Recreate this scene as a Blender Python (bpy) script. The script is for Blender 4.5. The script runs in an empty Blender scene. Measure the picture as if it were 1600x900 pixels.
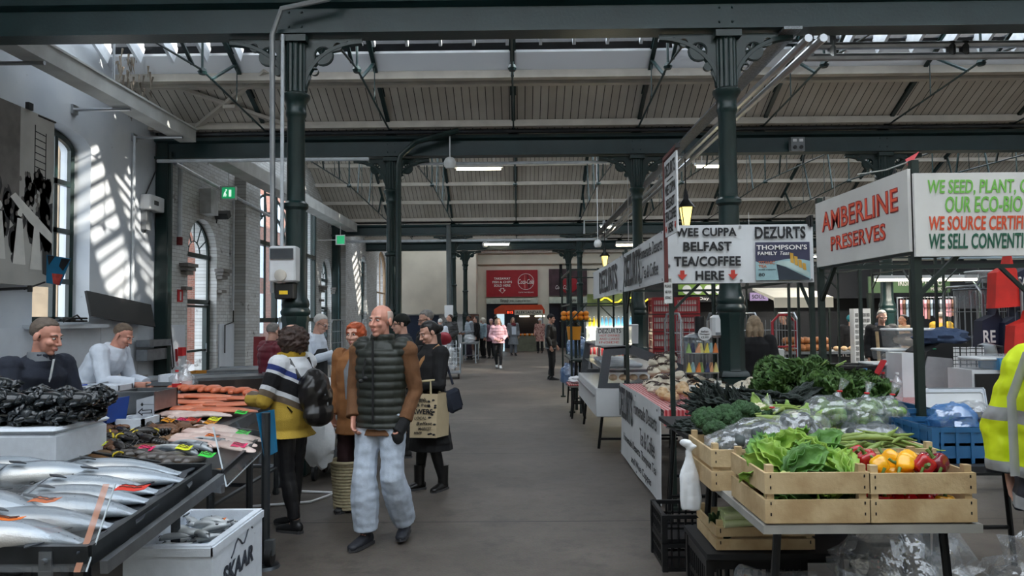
import bpy, bmesh, math, random
from mathutils import Vector as V, Matrix, noise as mnoise
random.seed(7)
PI = math.pi
S = bpy.context.scene
COL = S.collection
# ---------------------------------------------------------------- camera
F = 1155.0
EYE = V((0, 0, 1.66))
_psi = math.atan(10 / F); _th = math.atan(47 / F); _rho = 0.0085
_fh = V((-math.sin(_psi), math.cos(_psi), 0))
FWD = (_fh * math.cos(_th) + V((0, 0, 1)) * math.sin(_th)).normalized()
_r0 = V((math.cos(_psi), math.sin(_psi), 0)); _u0 = _r0.cross(FWD)
RIGHT = _r0 * math.cos(_rho) - _u0 * math.sin(_rho)
UP = _r0 * math.sin(_rho) + _u0 * math.cos(_rho)
cam_d = bpy.data.cameras.new('camera'); cam = bpy.data.objects.new('camera', cam_d); COL.objects.link(cam)
cam_d.sensor_width = 36; cam_d.lens = F / 1600 * 36; cam_d.clip_start = 0.05; cam_d.clip_end = 400
cam.matrix_world = Matrix(((RIGHT.x, UP.x, -FWD.x, EYE.x), (RIGHT.y, UP.y, -FWD.y, EYE.y), (RIGHT.z, UP.z, -FWD.z, EYE.z), (0, 0, 0, 1)))
S.camera = cam
# ---------------------------------------------------------------- world, sun, exposure
W = bpy.data.worlds.new('sky'); S.world = W; W.use_nodes = True
bg = W.node_tree.nodes['Background']
bg.inputs[0].default_value = (0.84, 0.92, 1.0, 1); bg.inputs[1].default_value = 4.2
sd = bpy.data.lights.new('sun', 'SUN'); sd.energy = 10; sd.angle = math.radians(1.0); sd.color = (1, .93, .82)
sun = bpy.data.objects.new('sun', sd); COL.objects.link(sun)
SUN_TO = V((-0.90, 0.25, -0.44)).normalized()
sun.rotation_euler = SUN_TO.to_track_quat('-Z', 'Y').to_euler()
S.view_settings.view_transform = 'Standard'; S.view_settings.look = 'None'
S.view_settings.exposure = 0.12; S.view_settings.gamma = 1; S.view_settings.use_curve_mapping = False
S.cycles.max_bounces = 8; S.cycles.diffuse_bounces = 5; S.cycles.transparent_max_bounces = 24
S.cycles.sample_clamp_indirect = 6
def portal(x0, x1, y0, y1, z, tilt):
 d = bpy.data.lights.new('skylight_portal', 'AREA'); d.shape = 'RECTANGLE'; d.size = x1 - x0; d.size_y = math.hypot(y1 - y0, (y1 - y0) * 0.5)
 d.cycles.is_portal = True
 o = bpy.data.objects.new('skylight_portal', d); COL.objects.link(o)
 o.location = ((x0 + x1) / 2, (y0 + y1) / 2, z); o.rotation_euler = (tilt, 0, 0)
# ---------------------------------------------------------------- helpers
ORG = {}
def at(px, py, Y):
 d = FWD + RIGHT * ((px - 800) / F) + UP * ((450 - py) / F)
 return EYE + d * (Y / d.y)
def on(px, py, Z):
 d = FWD + RIGHT * ((px - 800) / F) + UP * ((450 - py) / F)
 return EYE + d * ((Z - EYE.z) / d.z)
def lin(c):
 c /= 255.0
 return c / 12.92 if c <= .04045 else ((c + .055) / 1.055) ** 2.4
def C(r, g, b): return (lin(r), lin(g), lin(b))
MATS = {}
def mat(name, rgb, rough=.6, metal=0., var=.12, scale=6., bump=0., bscale=60., rgb2=None, emis=0., spec=.5, detail=4, coat=0.):
 if name in MATS: return MATS[name]
 m = bpy.data.materials.new(name); m.use_nodes = True; MATS[name] = m
 nt = m.node_tree; b = nt.nodes['Principled BSDF']; L = nt.links.new
 b.inputs['Roughness'].default_value = rough; b.inputs['Metallic'].default_value = metal
 b.inputs['Specular IOR Level'].default_value = spec
 if coat: b.inputs['Coat Weight'].default_value = coat; b.inputs['Coat Roughness'].default_value = .1
 c = C(*rgb)
 tc = nt.nodes.new('ShaderNodeTexCoord')
 if var or rgb2:
  n = nt.nodes.new('ShaderNodeTexNoise'); n.inputs['Scale'].default_value = scale; n.inputs['Detail'].default_value = detail
  L(tc.outputs['Object'], n.inputs['Vector'])
  r = nt.nodes.new('ShaderNodeValToRGB'); L(n.outputs['Fac'], r.inputs['Fac'])
  c2 = C(*rgb2) if rgb2 else tuple(min(1, x * (1 + var)) for x in c)
  c1 = c if rgb2 else tuple(x * (1 - var) for x in c)
  r.color_ramp.elements[0].position = .35; r.color_ramp.elements[1].position = .65
  r.color_ramp.elements[0].color = (*c1, 1); r.color_ramp.elements[1].color = (*c2, 1)
  L(r.outputs['Color'], b.inputs['Base Color'])
 else: b.inputs['Base Color'].default_value = (*c, 1)
 if bump:
  n2 = nt.nodes.new('ShaderNodeTexNoise'); n2.inputs['Scale'].default_value = bscale; n2.inputs['Detail'].default_value = 3
  L(tc.outputs['Object'], n2.inputs['Vector'])
  bp = nt.nodes.new('ShaderNodeBump'); bp.inputs['Strength'].default_value = min(1, bump); bp.inputs['Distance'].default_value = .01
  L(n2.outputs['Fac'], bp.inputs['Height']); L(bp.outputs['Normal'], b.inputs['Normal'])
 if emis:
  b.inputs['Emission Color'].default_value = (*c, 1); b.inputs['Emission Strength'].default_value = emis
 return m
def film(name, rgb=(235, 240, 245), clear=.75, rough=.12, gloss=.6, bump=.0, bscale=20):
 """clear sheet: part transparent, part glossy, part milky"""
 if name in MATS: return MATS[name]
 m = bpy.data.materials.new(name); m.use_nodes = True; MATS[name] = m
 nt = m.node_tree; nt.nodes.remove(nt.nodes['Principled BSDF']); out = nt.nodes['Material Output']; L = nt.links.new
 t = nt.nodes.new('ShaderNodeBsdfTransparent'); g = nt.nodes.new('ShaderNodeBsdfGlossy'); d = nt.nodes.new('ShaderNodeBsdfDiffuse')
 g.inputs['Roughness'].default_value = rough; d.inputs['Color'].default_value = (*C(*rgb), 1)
 mx = nt.nodes.new('ShaderNodeMixShader'); mx.inputs[0].default_value = 1 - gloss; L(g.outputs[0], mx.inputs[1]); L(d.outputs[0], mx.inputs[2])
 m2 = nt.nodes.new('ShaderNodeMixShader'); m2.inputs[0].default_value = 1 - clear; L(t.outputs[0], m2.inputs[1]); L(mx.outputs[0], m2.inputs[2])
 L(m2.outputs[0], out.inputs['Surface'])
 if bump:
  tc = nt.nodes.new('ShaderNodeTexCoord'); n = nt.nodes.new('ShaderNodeTexNoise'); n.inputs['Scale'].default_value = bscale
  L(tc.outputs['Object'], n.inputs['Vector']); bp = nt.nodes.new('ShaderNodeBump'); bp.inputs['Strength'].default_value = bump; bp.inputs['Distance'].default_value = .02
  L(n.outputs['Fac'], bp.inputs['Height']); L(bp.outputs['Normal'], g.inputs['Normal'])
 return m
def nodes_of(name, rough=.6, metal=0.):
 m = bpy.data.materials.new(name); m.use_nodes = True; MATS[name] = m
 nt = m.node_tree; b = nt.nodes['Principled BSDF']; b.inputs['Roughness'].default_value = rough; b.inputs['Metallic'].default_value = metal
 return m, nt, b
def N(nt, kind, ins=None, **kw):
 n = nt.nodes.new(kind)
 for k, v in kw.items(): setattr(n, k, v)
 for k, v in (ins or {}).items():
  if hasattr(v, 'is_output') or isinstance(v, bpy.types.NodeSocket): nt.links.new(v, n.inputs[k])
  else: n.inputs[k].default_value = v
 return n
def ramp(nt, fac, stops, const=False):
 r = nt.nodes.new('ShaderNodeValToRGB'); nt.links.new(fac, r.inputs['Fac'])
 cr = r.color_ramp
 if const: cr.interpolation = 'CONSTANT'
 while len(cr.elements) < len(stops): cr.elements.new(.5)
 for e, (p, c) in zip(cr.elements, stops): e.position = p; e.color = (*c, 1)
 return r.outputs['Color']
def axes(z, x=None):
 z = V(z).normalized(); x = V(x) if x is not None else (V((0, 0, 1)) if abs(z.z) < .9 else V((1, 0, 0)))
 x = (x - z * x.dot(z)).normalized(); y = z.cross(x)
 return Matrix((x, y, z)).transposed()
def rotz(a): return Matrix.Rotation(a, 3, 'Z')
class MB:
 def __init__(s): s.v = []; s.f = []; s.m = []
 def add(s, vs, fs, m=0):
  o = len(s.v); s.v += [V(p) for p in vs]; s.f += [tuple(i + o for i in f) for f in fs]; s.m += [m] * len(fs); return s
 def box(s, c, d, R=None, m=0, taper=1.0, bev=0.):
  c = V(c); x, y, z = d[0] / 2, d[1] / 2, d[2] / 2
  if bev:
   b = min(bev, x * .9, y * .9, z * .9); vs = [];
   for zz, q in ((-z, b), (-z + b, 0), (z - b, 0), (z, b)):
    for (sx, sy) in ((-1, -1), (1, -1), (1, 1), (-1, 1)):
     ex, ey = x - q, y - q
     if sx == sy: vs += [(sx * ex, sy * (ey - b), zz), (sx * (ex - b), sy * ey, zz)]
     else: vs += [(sx * (ex - b), sy * ey, zz), (sx * ex, sy * (ey - b), zz)]
   # order check: walk around counter-clockwise
   ring = sorted(range(8), key=lambda i: math.atan2(vs[i][1] / y, vs[i][0] / x))
   vs = [vs[8 * k + i] for k in range(4) for i in ring]
   fs = [tuple(range(7, -1, -1)), tuple(range(24, 32))]
   for k in range(3):
    for i in range(8): j = (i + 1) % 8; fs.append((8 * k + i, 8 * k + j, 8 * k + 8 + j, 8 * k + 8 + i))
  else:
   t = taper
   vs = [(-x, -y, -z), (x, -y, -z), (x, y, -z), (-x, y, -z), (-x * t, -y * t, z), (x * t, -y * t, z), (x * t, y * t, z), (-x * t, y * t, z)]
   fs = [(3, 2, 1, 0), (4, 5, 6, 7), (0, 1, 5, 4), (1, 2, 6, 5), (2, 3, 7, 6), (3, 0, 4, 7)]
  vs = [c + ((R @ V(p)) if R is not None else V(p)) for p in vs]
  return s.add(vs, fs, m)
 def b2(s, a, b, m=0, bev=0.):
  a = V(a); b = V(b); return s.box((a + b) / 2, [abs(t) for t in (b - a)], m=m, bev=bev)
 def bar(s, a, b, w, h=None, m=0, up=None):
  a = V(a); b = V(b); R = axes(b - a, up if up is not None else None)
  return s.box((a + b) / 2, (h or w, w, (b - a).length), R, m)
 def tube(s, pts, r, n=8, m=0, cap=True, flat=1.0, upv=None):
  pts = [V(p) for p in pts]; k = len(pts); rs = r if isinstance(r, (list, tuple)) else [r] * k
  vs = []; x = None
  for i, p in enumerate(pts):
   t = (pts[min(i + 1, k - 1)] - pts[max(i - 1, 0)])
   if t.length < 1e-9: t = V((0, 0, 1))
   R = axes(t, x if x is not None else upv); x = R.col[0]
   rr = rs[i]; ra, rb = (rr if isinstance(rr, tuple) else (rr, rr * flat))
   for j in range(n):
    a = 2 * PI * j / n; vs.append(p + R.col[0] * (math.cos(a) * ra) + R.col[1] * (math.sin(a) * rb))
  fs = []
  for i in range(k - 1):
   for j in range(n): q = (j + 1) % n; fs.append((i * n + j, i * n + q, i * n + n + q, i * n + n + j))
  if cap: fs += [tuple(range(n - 1, -1, -1)), tuple(range((k - 1) * n, k * n))]
  return s.add(vs, fs, m)
 def lathe(s, prof, c=(0, 0, 0), n=16, m=0, R=None, sq=1.0):
  c = V(c); vs = []
  for r, z in prof:
   for j in range(n):
    a = 2 * PI * (j + .5) / n; p = V((math.cos(a) * r, math.sin(a) * r * sq, z)); vs.append(c + (R @ p if R is not None else p))
  fs = []; k = len(prof)
  for i in range(k - 1):
   for j in range(n): q = (j + 1) % n; fs.append((i * n + j, i * n + q, i * n + n + q, i * n + n + j))
  fs += [tuple(range(n - 1, -1, -1)), tuple(range((k - 1) * n, k * n))]
  return s.add(vs, fs, m)
 def ell(s, c, r, n=12, k=8, R=None, m=0, nz=0., nf=6., seed=0, fn=None):
  c = V(c); r = (r, r, r) if not hasattr(r, '__len__') else r; vs = []
  for i in range(k + 1):
   th = PI * i / k
   for j in range(n if 0 < i < k else 1):
    a = 2 * PI * j / n; d = V((math.sin(th) * math.cos(a), math.sin(th) * math.sin(a), -math.cos(th)))
    q = 1 + (nz * mnoise.noise(d * nf * .5 + V((seed * 7.3, seed * 1.7, 0))) if nz else 0)
    p = V((d.x * r[0], d.y * r[1], d.z * r[2])) * q
    if fn: p = fn(p, d)
    vs.append(c + (R @ p if R is not None else p))
  fs = []; idx = lambda i, j: 0 if i == 0 else (len(vs) - 1 if i == k else 1 + (i - 1) * n + j % n)
  for i in range(k):
   for j in range(n):
    if i == 0: fs.append((0, idx(1, j + 1), idx(1, j)))
    elif i == k - 1: fs.append((idx(i, j), idx(i, j + 1), idx(k, 0)))
    else: fs.append((idx(i, j), idx(i, j + 1), idx(i + 1, j + 1), idx(i + 1, j)))
  return s.add(vs, fs, m)
 def grid(s, fn, nu, nv, m=0, thick=0., closed=False):
  vs = [V(fn(i / nu, j / nv)) for j in range(nv + 1) for i in range(nu + 1)]
  fs = [(j * (nu + 1) + i, j * (nu + 1) + i + 1, (j + 1) * (nu + 1) + i + 1, (j + 1) * (nu + 1) + i) for j in range(nv) for i in range(nu)]
  if thick:
   n = len(vs);
   nm = []
   for j in range(nv + 1):
    for i in range(nu + 1):
     a = vs[j * (nu + 1) + min(i + 1, nu)] - vs[j * (nu + 1) + max(i - 1, 0)]; b = vs[min(j + 1, nv) * (nu + 1) + i] - vs[max(j - 1, 0) * (nu + 1) + i]
     q = a.cross(b); nm.append(q.normalized() if q.length > 1e-12 else V((0, 0, 1)))
   vs = vs + [p - q * thick for p, q in zip(vs, nm)]
   fs = fs + [tuple(x + n for x in reversed(f)) for f in fs]
   bd = [i for i in range(nu + 1)] + [j * (nu + 1) + nu for j in range(1, nv + 1)] + [nv * (nu + 1) + i for i in range(nu - 1, -1, -1)] + [j * (nu + 1) for j in range(nv - 1, 0, -1)]
   for q in range(len(bd)): a, b = bd[q], bd[(q + 1) % len(bd)]; fs.append((b, a, a + n, b + n))
  return s.add(vs, fs, m)
 def prism(s, poly, o, ux, uy, depth, m=0):
  """poly in (ux,uy) plane at o, extruded along ux x uy by depth"""
  o = V(o); ux = V(ux); uy = V(uy); w = ux.cross(uy).normalized() * depth; n = len(poly)
  a = [o + ux * p[0] + uy * p[1] for p in poly]
  fs = [tuple(range(n - 1, -1, -1)), tuple(range(n, 2 * n))] + [(i, (i + 1) % n, n + (i + 1) % n, n + i) for i in range(n)]
  return s.add(a + [p + w for p in a], fs, m)
 def mesh(s, name, org=V((0, 0, 0)), smooth=True, ang=.7):
  me = bpy.data.meshes.new(name); me.from_pydata([p - org for p in s.v], [], s.f);
  me.polygons.foreach_set('material_index', s.m)
  if smooth:
   me.polygons.foreach_set('use_smooth', [True] * len(me.polygons)); me.update(); me.set_sharp_from_angle(angle=ang)
  me.update(); return me
 def build(s, name, m, parent=None, smooth=True, ang=.7, org=None):
  o_ = ORG.get(parent.name) if parent else (V(org) if org is not None else None)
  if o_ is None: o_ = V((0, 0, 0))
  me = s.mesh(name, o_, smooth, ang)
  return link(name, me, m, parent, o_ if parent is None else None)
def link(name, me, m, parent=None, loc=None):
 for q in (m if isinstance(m, (list, tuple)) else [m]): me.materials.append(q)
 o = bpy.data.objects.new(name, me); COL.objects.link(o)
 if parent: o.parent = parent; ORG[o.name] = ORG[parent.name]
 else:
  if loc is not None: o.location = loc
  ORG[o.name] = V(o.location)
 return o
def tag(o, label, cat, group=None, kind=None):
 o['label'] = label; o['category'] = cat
 if group: o['group'] = group
 if kind: o['kind'] = kind
 return o
def thing(name, label, cat, loc=(0, 0, 0), group=None, kind=None):
 o = bpy.data.objects.new(name, None); COL.objects.link(o); o.location = V(loc); o.empty_display_size = .1; ORG[o.name] = V(loc)
 return tag(o, label, cat, group, kind)
def solo(mb, name, m, label, cat, group=None, kind=None, org=None, smooth=True, ang=.7):
 if org is None:
  n = len(mb.v); org = V((sum(p.x for p in mb.v) / n, sum(p.y for p in mb.v) / n, min(p.z for p in mb.v)))
 return tag(mb.build(name, m, None, smooth, ang, org), label, cat, group, kind)
def dup(o, loc=None, rot=None, sc=None, label=None, group=None):
 def cp(x, par):
  c = x.copy(); COL.objects.link(c)
  if par: c.parent = par
  for ch in x.children: cp(ch, c)
  return c
 c = cp(o, None)
 if loc is not None: c.location = V(loc)
 if rot is not None: c.rotation_euler = rot
 if sc is not None: c.scale = sc if hasattr(sc, '__len__') else (sc, sc, sc)
 if label: c['label'] = label
 if group: c['group'] = group
 return c
def curve_mesh(loops, depth):
 """filled 2D outline with holes, extruded +-depth/2 in local z"""
 cu = bpy.data.curves.new('tmp', 'CURVE'); cu.dimensions = '2D'; cu.fill_mode = 'BOTH'; cu.extrude = depth / 2
 for lp in loops:
  sp = cu.splines.new('POLY'); sp.points.add(len(lp) - 1); sp.use_cyclic_u = True
  for p, q in zip(sp.points, lp): p.co = (q[0], q[1], 0, 1)
 return obj_mesh(cu)
def obj_mesh(data):
 o = bpy.data.objects.new('tmp', data); COL.objects.link(o)
 dg = bpy.context.evaluated_depsgraph_get(); me = bpy.data.meshes.new_from_object(o.evaluated_get(dg))
 bpy.data.objects.remove(o); me.materials.clear()
 return me
def place(me, o, ux, uy):
 """map mesh local x,y,z to o + x*ux + y*uy + z*(ux x uy)"""
 o = V(o); ux = V(ux); uy = V(uy); w = ux.cross(uy).normalized()
 for v in me.vertices: q = v.co.copy(); v.co = o + ux * q.x + uy * q.y + w * q.z
 me.update(); return me
def shape(name, loops, depth, o, ux, uy, m, parent=None):
 me = place(curve_mesh(loops, depth), o, ux, uy)
 if parent:
  for v in me.vertices: v.co -= ORG[parent.name]
 me.update(); return link(name, me, m, parent)
def text_mesh(s, bold=0., shear=0., extrude=.0, align='LEFT', space=1.0):
 cu = bpy.data.curves.new('tmp', 'FONT'); cu.body = s; cu.size = 1; cu.offset = bold; cu.shear = shear; cu.extrude = extrude; cu.align_x = align
 cu.resolution_u = 3; cu.space_line = space; cu.space_character = 1.0 + bold * 1.5
 return obj_mesh(cu)
def text(s, o, ux, uy, w, h, m, parent, name='lettering', bold=.01, shear=0., lift=.004):
 """text stretched to a w x h box whose lower left corner is o, on the plane ux,uy"""
 me = text_mesh(s, bold, shear, .001)
 xs = [v.co.x for v in me.vertices]; ys = [v.co.y for v in me.vertices]
 x0, x1, y0, y1 = min(xs), max(xs), min(ys), max(ys)
 for v in me.vertices: v.co.x = (v.co.x - x0) / (x1 - x0) * w; v.co.y = (v.co.y - y0) / (y1 - y0) * h; v.co.z = v.co.z + lift
 place(me, o, ux, uy)
 for v in me.vertices: v.co -= ORG[parent.name]
 me.update(); return link(name, me, m, parent)
def arc(cx, cy, r, a0, a1, n=12, ry=None):
 ry = r if ry is None else ry
 return [(cx + r * math.cos(math.radians(a0 + (a1 - a0) * i / n)), cy + ry * math.sin(math.radians(a0 + (a1 - a0) * i / n))) for i in range(n + 1)]
ORDW = 'first second third fourth fifth sixth seventh eighth ninth tenth eleventh twelfth thirteenth fourteenth fifteenth sixteenth seventeenth eighteenth nineteenth twentieth'.split()
# ---------------------------------------------------------------- shared materials
GREEN = mat('green_ironwork_paint', (28, 52, 54), .38, 0, .12, 3, .15, 30)
DKGREEN = mat('dark_green_ironwork_paint', (20, 42, 41), .32, 0, .15, 4)
STEEL = mat('brushed_steel', (150, 155, 160), .32, .9, .12, 9)
DKSTEEL = mat('dark_steel', (72, 76, 80), .35, .8, .15, 9)
ALU = mat('aluminium_tube', (175, 178, 182), .3, .85, .1, 5)
BLACK = mat('black_plastic', (22, 23, 25), .45, 0, .1)
BLKMETAL = mat('black_metal', (24, 26, 28), .4, .3, .1)
WHITE = mat('white_plastic', (222, 224, 226), .35, 0, .04)
FOAM = mat('white_polystyrene', (214, 220, 228), .7, 0, .04, 20, .12, 160)
PAPER = mat('white_card', (214, 214, 210), .7, 0, .04)
BANNER = mat('white_banner_vinyl', (214, 216, 218), .5, 0, .05, 2.5, .25, 3)
INK = mat('black_lettering', (24, 24, 28), .5, 0, 0)
RED = mat('red_lettering', (196, 62, 50), .5, 0, 0)
WOODP = mat('pale_crate_wood', (172, 144, 104), .65, 0, .14, 7, .25, 40, rgb2=(200, 176, 136))
CREAM = mat('cream_wall_paint', (214, 208, 192), .7, 0, .06, 1.2)
DARKVOID = mat('dark_interior_panel', (26, 27, 30), .7, 0, .1)
BLUECR = mat('blue_crate_plastic', (44, 96, 140), .42, 0, .1, 5)
FILM = film('clear_polythene', (200, 206, 212), clear=.72, rough=.1, gloss=.6, bump=.8, bscale=16)
BAGW = mat('white_carrier_bag', (226, 229, 232), .4, 0, .04, 8, .5, 22)
GLASS = film('window_glass', clear=.88, rough=.02, gloss=.8)
ACRYL = film('clear_acrylic', clear=.86, rough=.03, gloss=.75)
TUBE = mat('lit_fluorescent_tube', (255, 246, 214), .5, 0, 0, emis=9)
def board_mat():
 m, nt, b = nodes_of('tongue_and_groove_boards', .62)
 tc = N(nt, 'ShaderNodeTexCoord'); sp = N(nt, 'ShaderNodeSeparateXYZ', {0: tc.outputs['Object']})
 d = N(nt, 'ShaderNodeMath', {0: sp.outputs['X'], 1: .142}, operation='DIVIDE')
 fr = N(nt, 'ShaderNodeMath', {0: d.outputs[0]}, operation='FRACT')
 fl = N(nt, 'ShaderNodeMath', {0: d.outputs[0]}, operation='FLOOR')
 wn = N(nt, 'ShaderNodeTexWhiteNoise', {'W': fl.outputs[0]}, noise_dimensions='1D')
 n = N(nt, 'ShaderNodeTexNoise', {'Vector': tc.outputs['Object'], 'Scale': 1.3, 'Detail': 5.0})
 base = ramp(nt, n.outputs['Fac'], [(.3, C(188, 182, 172)), (.7, C(208, 203, 194))])
 h = N(nt, 'ShaderNodeMixRGB', {0: .1, 1: base, 2: wn.outputs['Value']}, blend_type='OVERLAY')
 g = N(nt, 'ShaderNodeMath', {0: fr.outputs[0], 1: .1}, operation='LESS_THAN')
 mx = N(nt, 'ShaderNodeMixRGB', {0: g.outputs[0], 1: h.outputs[0], 2: (*C(46, 42, 38), 1)})
 nt.links.new(mx.outputs[0], b.inputs['Base Color']); return m
BOARDS = board_mat()
TIMBER = mat('painted_roof_timber', (192, 186, 176), .6, 0, .1, 3)
def brick_mat():
 m, nt, b = nodes_of('whitewashed_brick', .7)
 tc = N(nt, 'ShaderNodeTexCoord'); sp = N(nt, 'ShaderNodeSeparateXYZ', {0: tc.outputs['Object']})
 cb = N(nt, 'ShaderNodeCombineXYZ', {0: sp.outputs['Y'], 1: sp.outputs['Z'], 2: 0.0})
 br = N(nt, 'ShaderNodeTexBrick', {'Vector': cb.outputs[0], 'Scale': 1.0, 'Mortar Size': .006, 'Mortar Smooth': .4, 'Brick Width': .23, 'Row Height': .078,
  'Color1': (*C(206, 208, 208), 1), 'Color2': (*C(188, 188, 186), 1), 'Mortar': (*C(150, 150, 148), 1)})
 n = N(nt, 'ShaderNodeTexNoise', {'Vector': tc.outputs['Object'], 'Scale': 3.5, 'Detail': 8.0, 'Roughness': .7})
 wear = ramp(nt, n.outputs['Fac'], [(.60, (1, 1, 1)), (.68, C(120, 112, 106))])
 mx = N(nt, 'ShaderNodeMixRGB', {0: .8, 1: br.outputs['Color'], 2: wear}, blend_type='MULTIPLY')
 nt.links.new(mx.outputs[0], b.inputs['Base Color'])
 bp = N(nt, 'ShaderNodeBump', {'Height': br.outputs['Fac'], 'Strength': .5, 'Distance': -.01}); nt.links.new(bp.outputs[0], b.inputs['Normal']); return m
WBRICK = brick_mat()
def plaster_mat():
 m, nt, b = nodes_of('white_wall_plaster', .6)
 tc = N(nt, 'ShaderNodeTexCoord')
 n = N(nt, 'ShaderNodeTexNoise', {'Vector': tc.outputs['Object'], 'Scale': .9, 'Detail': 6.0})
 n2 = N(nt, 'ShaderNodeTexNoise', {'Vector': tc.outputs['Object'], 'Scale': 7.0, 'Detail': 8.0, 'Roughness': .7})
 base = ramp(nt, n.outputs['Fac'], [(.3, C(186, 194, 204)), (.7, C(212, 216, 220))])
 chips = ramp(nt, n2.outputs['Fac'], [(.66, (1, 1, 1)), (.72, C(140, 138, 136))])
 mx = N(nt, 'ShaderNodeMixRGB', {0: .6, 1: base, 2: chips}, blend_type='MULTIPLY'); nt.links.new(mx.outputs[0], b.inputs['Base Color']); return m
PLASTER = plaster_mat()
def floor_mat():
 m, nt, b = nodes_of('worn_concrete', .55)
 tc = N(nt, 'ShaderNodeTexCoord')
 n = N(nt, 'ShaderNodeTexNoise', {'Vector': tc.outputs['Object'], 'Scale': .55, 'Detail': 7.0, 'Roughness': .65})
 n2 = N(nt, 'ShaderNodeTexNoise', {'Vector': tc.outputs['Object'], 'Scale': 3.2, 'Detail': 8.0, 'Roughness': .75})
 n3 = N(nt, 'ShaderNodeTexNoise', {'Vector': tc.outputs['Object'], 'Scale': 60.0, 'Detail': 3.0})
 a = ramp(nt, n.outputs['Fac'], [(.3, C(66, 60, 54)), (.55, C(90, 83, 76)), (.75, C(110, 102, 94))])
 c = ramp(nt, n2.outputs['Fac'], [(.32, C(140, 136, 130)), (.5, (1, 1, 1)), (.75, C(238, 238, 238))])
 mx = N(nt, 'ShaderNodeMixRGB', {0: .8, 1: a, 2: c}, blend_type='MULTIPLY')
 m3 = N(nt, 'ShaderNodeMixRGB', {0: .25, 1: mx.outputs[0], 2: n3.outputs['Color']}, blend_type='OVERLAY')
 sp = N(nt, 'ShaderNodeSeparateXYZ', {0: tc.outputs['Object']})
 dv = N(nt, 'ShaderNodeMath', {0: sp.outputs['Y'], 1: 3.05}, operation='DIVIDE'); fr = N(nt, 'ShaderNodeMath', {0: dv.outputs[0]}, operation='FRACT')
 lt = N(nt, 'ShaderNodeMath', {0: fr.outputs[0], 1: .006}, operation='LESS_THAN')
 m4 = N(nt, 'ShaderNodeMixRGB', {0: lt.outputs[0], 1: m3.outputs[0], 2: (*C(38, 36, 34), 1)})
 nt.links.new(m4.outputs[0], b.inputs['Base Color'])
 rr = N(nt, 'ShaderNodeMapRange', {0: n2.outputs['Fac'], 3: .42, 4: .72}); nt.links.new(rr.outputs[0], b.inputs['Roughness'])
 bp = N(nt, 'ShaderNodeBump', {'Height': n3.outputs['Fac'], 'Strength': .15, 'Distance': .01}); nt.links.new(bp.outputs[0], b.inputs['Normal']); return m
FLOORM = floor_mat()
RBRICK, _nt, _b = nodes_of('red_brown_brick', .75)
_tc = N(_nt, 'ShaderNodeTexCoord'); _sp = N(_nt, 'ShaderNodeSeparateXYZ', {0: _tc.outputs['Object']}); _ad = N(_nt, 'ShaderNodeMath', {0: _sp.outputs['X'], 1: _sp.outputs['Y']}, operation='ADD')
_cb = N(_nt, 'ShaderNodeCombineXYZ', {0: _ad.outputs[0], 1: _sp.outputs['Z'], 2: 0.0})
_br = N(_nt, 'ShaderNodeTexBrick', {'Vector': _cb.outputs[0], 'Scale': 1.0, 'Mortar Size': .008, 'Brick Width': .23, 'Row Height': .078, 'Color1': (*C(126, 74, 58), 1), 'Color2': (*C(98, 58, 46), 1), 'Mortar': (*C(120, 108, 98), 1)})
_nt.links.new(_br.outputs[0], _b.inputs['Base Color'])
STONE = mat('sandstone_masonry', (176, 152, 124), .8, 0, .2, 2.5)
# ---------------------------------------------------------------- setting
XL, XR, ZV = -6.95, 24.0, 5.2
def struct(mb, name, m, label, cat, smooth=False, **k): return solo(mb, name, m, label, cat, kind='structure', smooth=smooth, org=(0, 0, 0), **k)
struct(MB().b2((XL - .5, -6, -.1), (XR, 42, 0)), 'floor', FLOORM, 'worn dark grey concrete market floor with stains and joints', 'floor')
struct(MB().b2((-60, -30, -.4), (XL - .5, 70, -.15)), 'pavement', mat('pavement', (150, 150, 150), .8), 'grey pavement outside beyond the tall windows', 'pavement')
# side wall, filled outline with holes in the (Y, Z) plane; thickness .5
def wall_side(name, y0, y1, holes, m, label):
 me = curve_mesh([[(y0, -.1), (y1, -.1), (y1, 9.2), (y0, 9.2)]] + holes, .5)
 place(me, (XL - .25, 0, 0), (0, 1, 0), (0, 0, 1))
 return tag(link(name, me, m), label, 'wall', kind='structure')
def arched(y0, y1, z0, zs, rise): return [(y0, z0), (y1, z0)] + [(q[0], q[1]) for q in arc((y0 + y1) / 2, zs, (y1 - y0) / 2, 0, 180, 14, rise)]
wall_side('wall_left', -6, 14.1, [arched(10.5, 11.9, 1.66, 4.42, .26)], PLASTER, 'white plastered wall holding the big old photograph and arched window')
D1 = (15.45, 16.95); D2 = (26.0, 27.4)
wall_side('wall_left_rear', 14.1, 42, [arched(D1[0], D1[1], 0, 3.15, .75), [(19.3, 0), (25.0, 0), (25.0, 5.5), (19.3, 5.5)], arched(D2[0], D2[1], 0, 3.15, .72),
 arched(32.6, 33.7, 1.0, 4.2, .35), arched(36.2, 38.8, 1.9, 3.9, 1.2)], WBRICK, 'whitewashed brick wall with arched doorways beyond the white coated fishmonger')
struct(MB().b2((XL, 41, -.1), (XR, 41.4, 9)), 'wall_far', CREAM, 'cream end wall carrying the red drinks billboard', 'wall')
struct(MB().b2((XR, -6, -.1), (XR + .3, 41.4, 9)), 'wall_right', CREAM, 'cream wall closing the hall behind the stalls', 'wall')
struct(MB().b2((XL, -6.3, -.1), (XR, -6, 9)), 'wall_back', CREAM, 'cream wall behind the viewer', 'wall')
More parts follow.
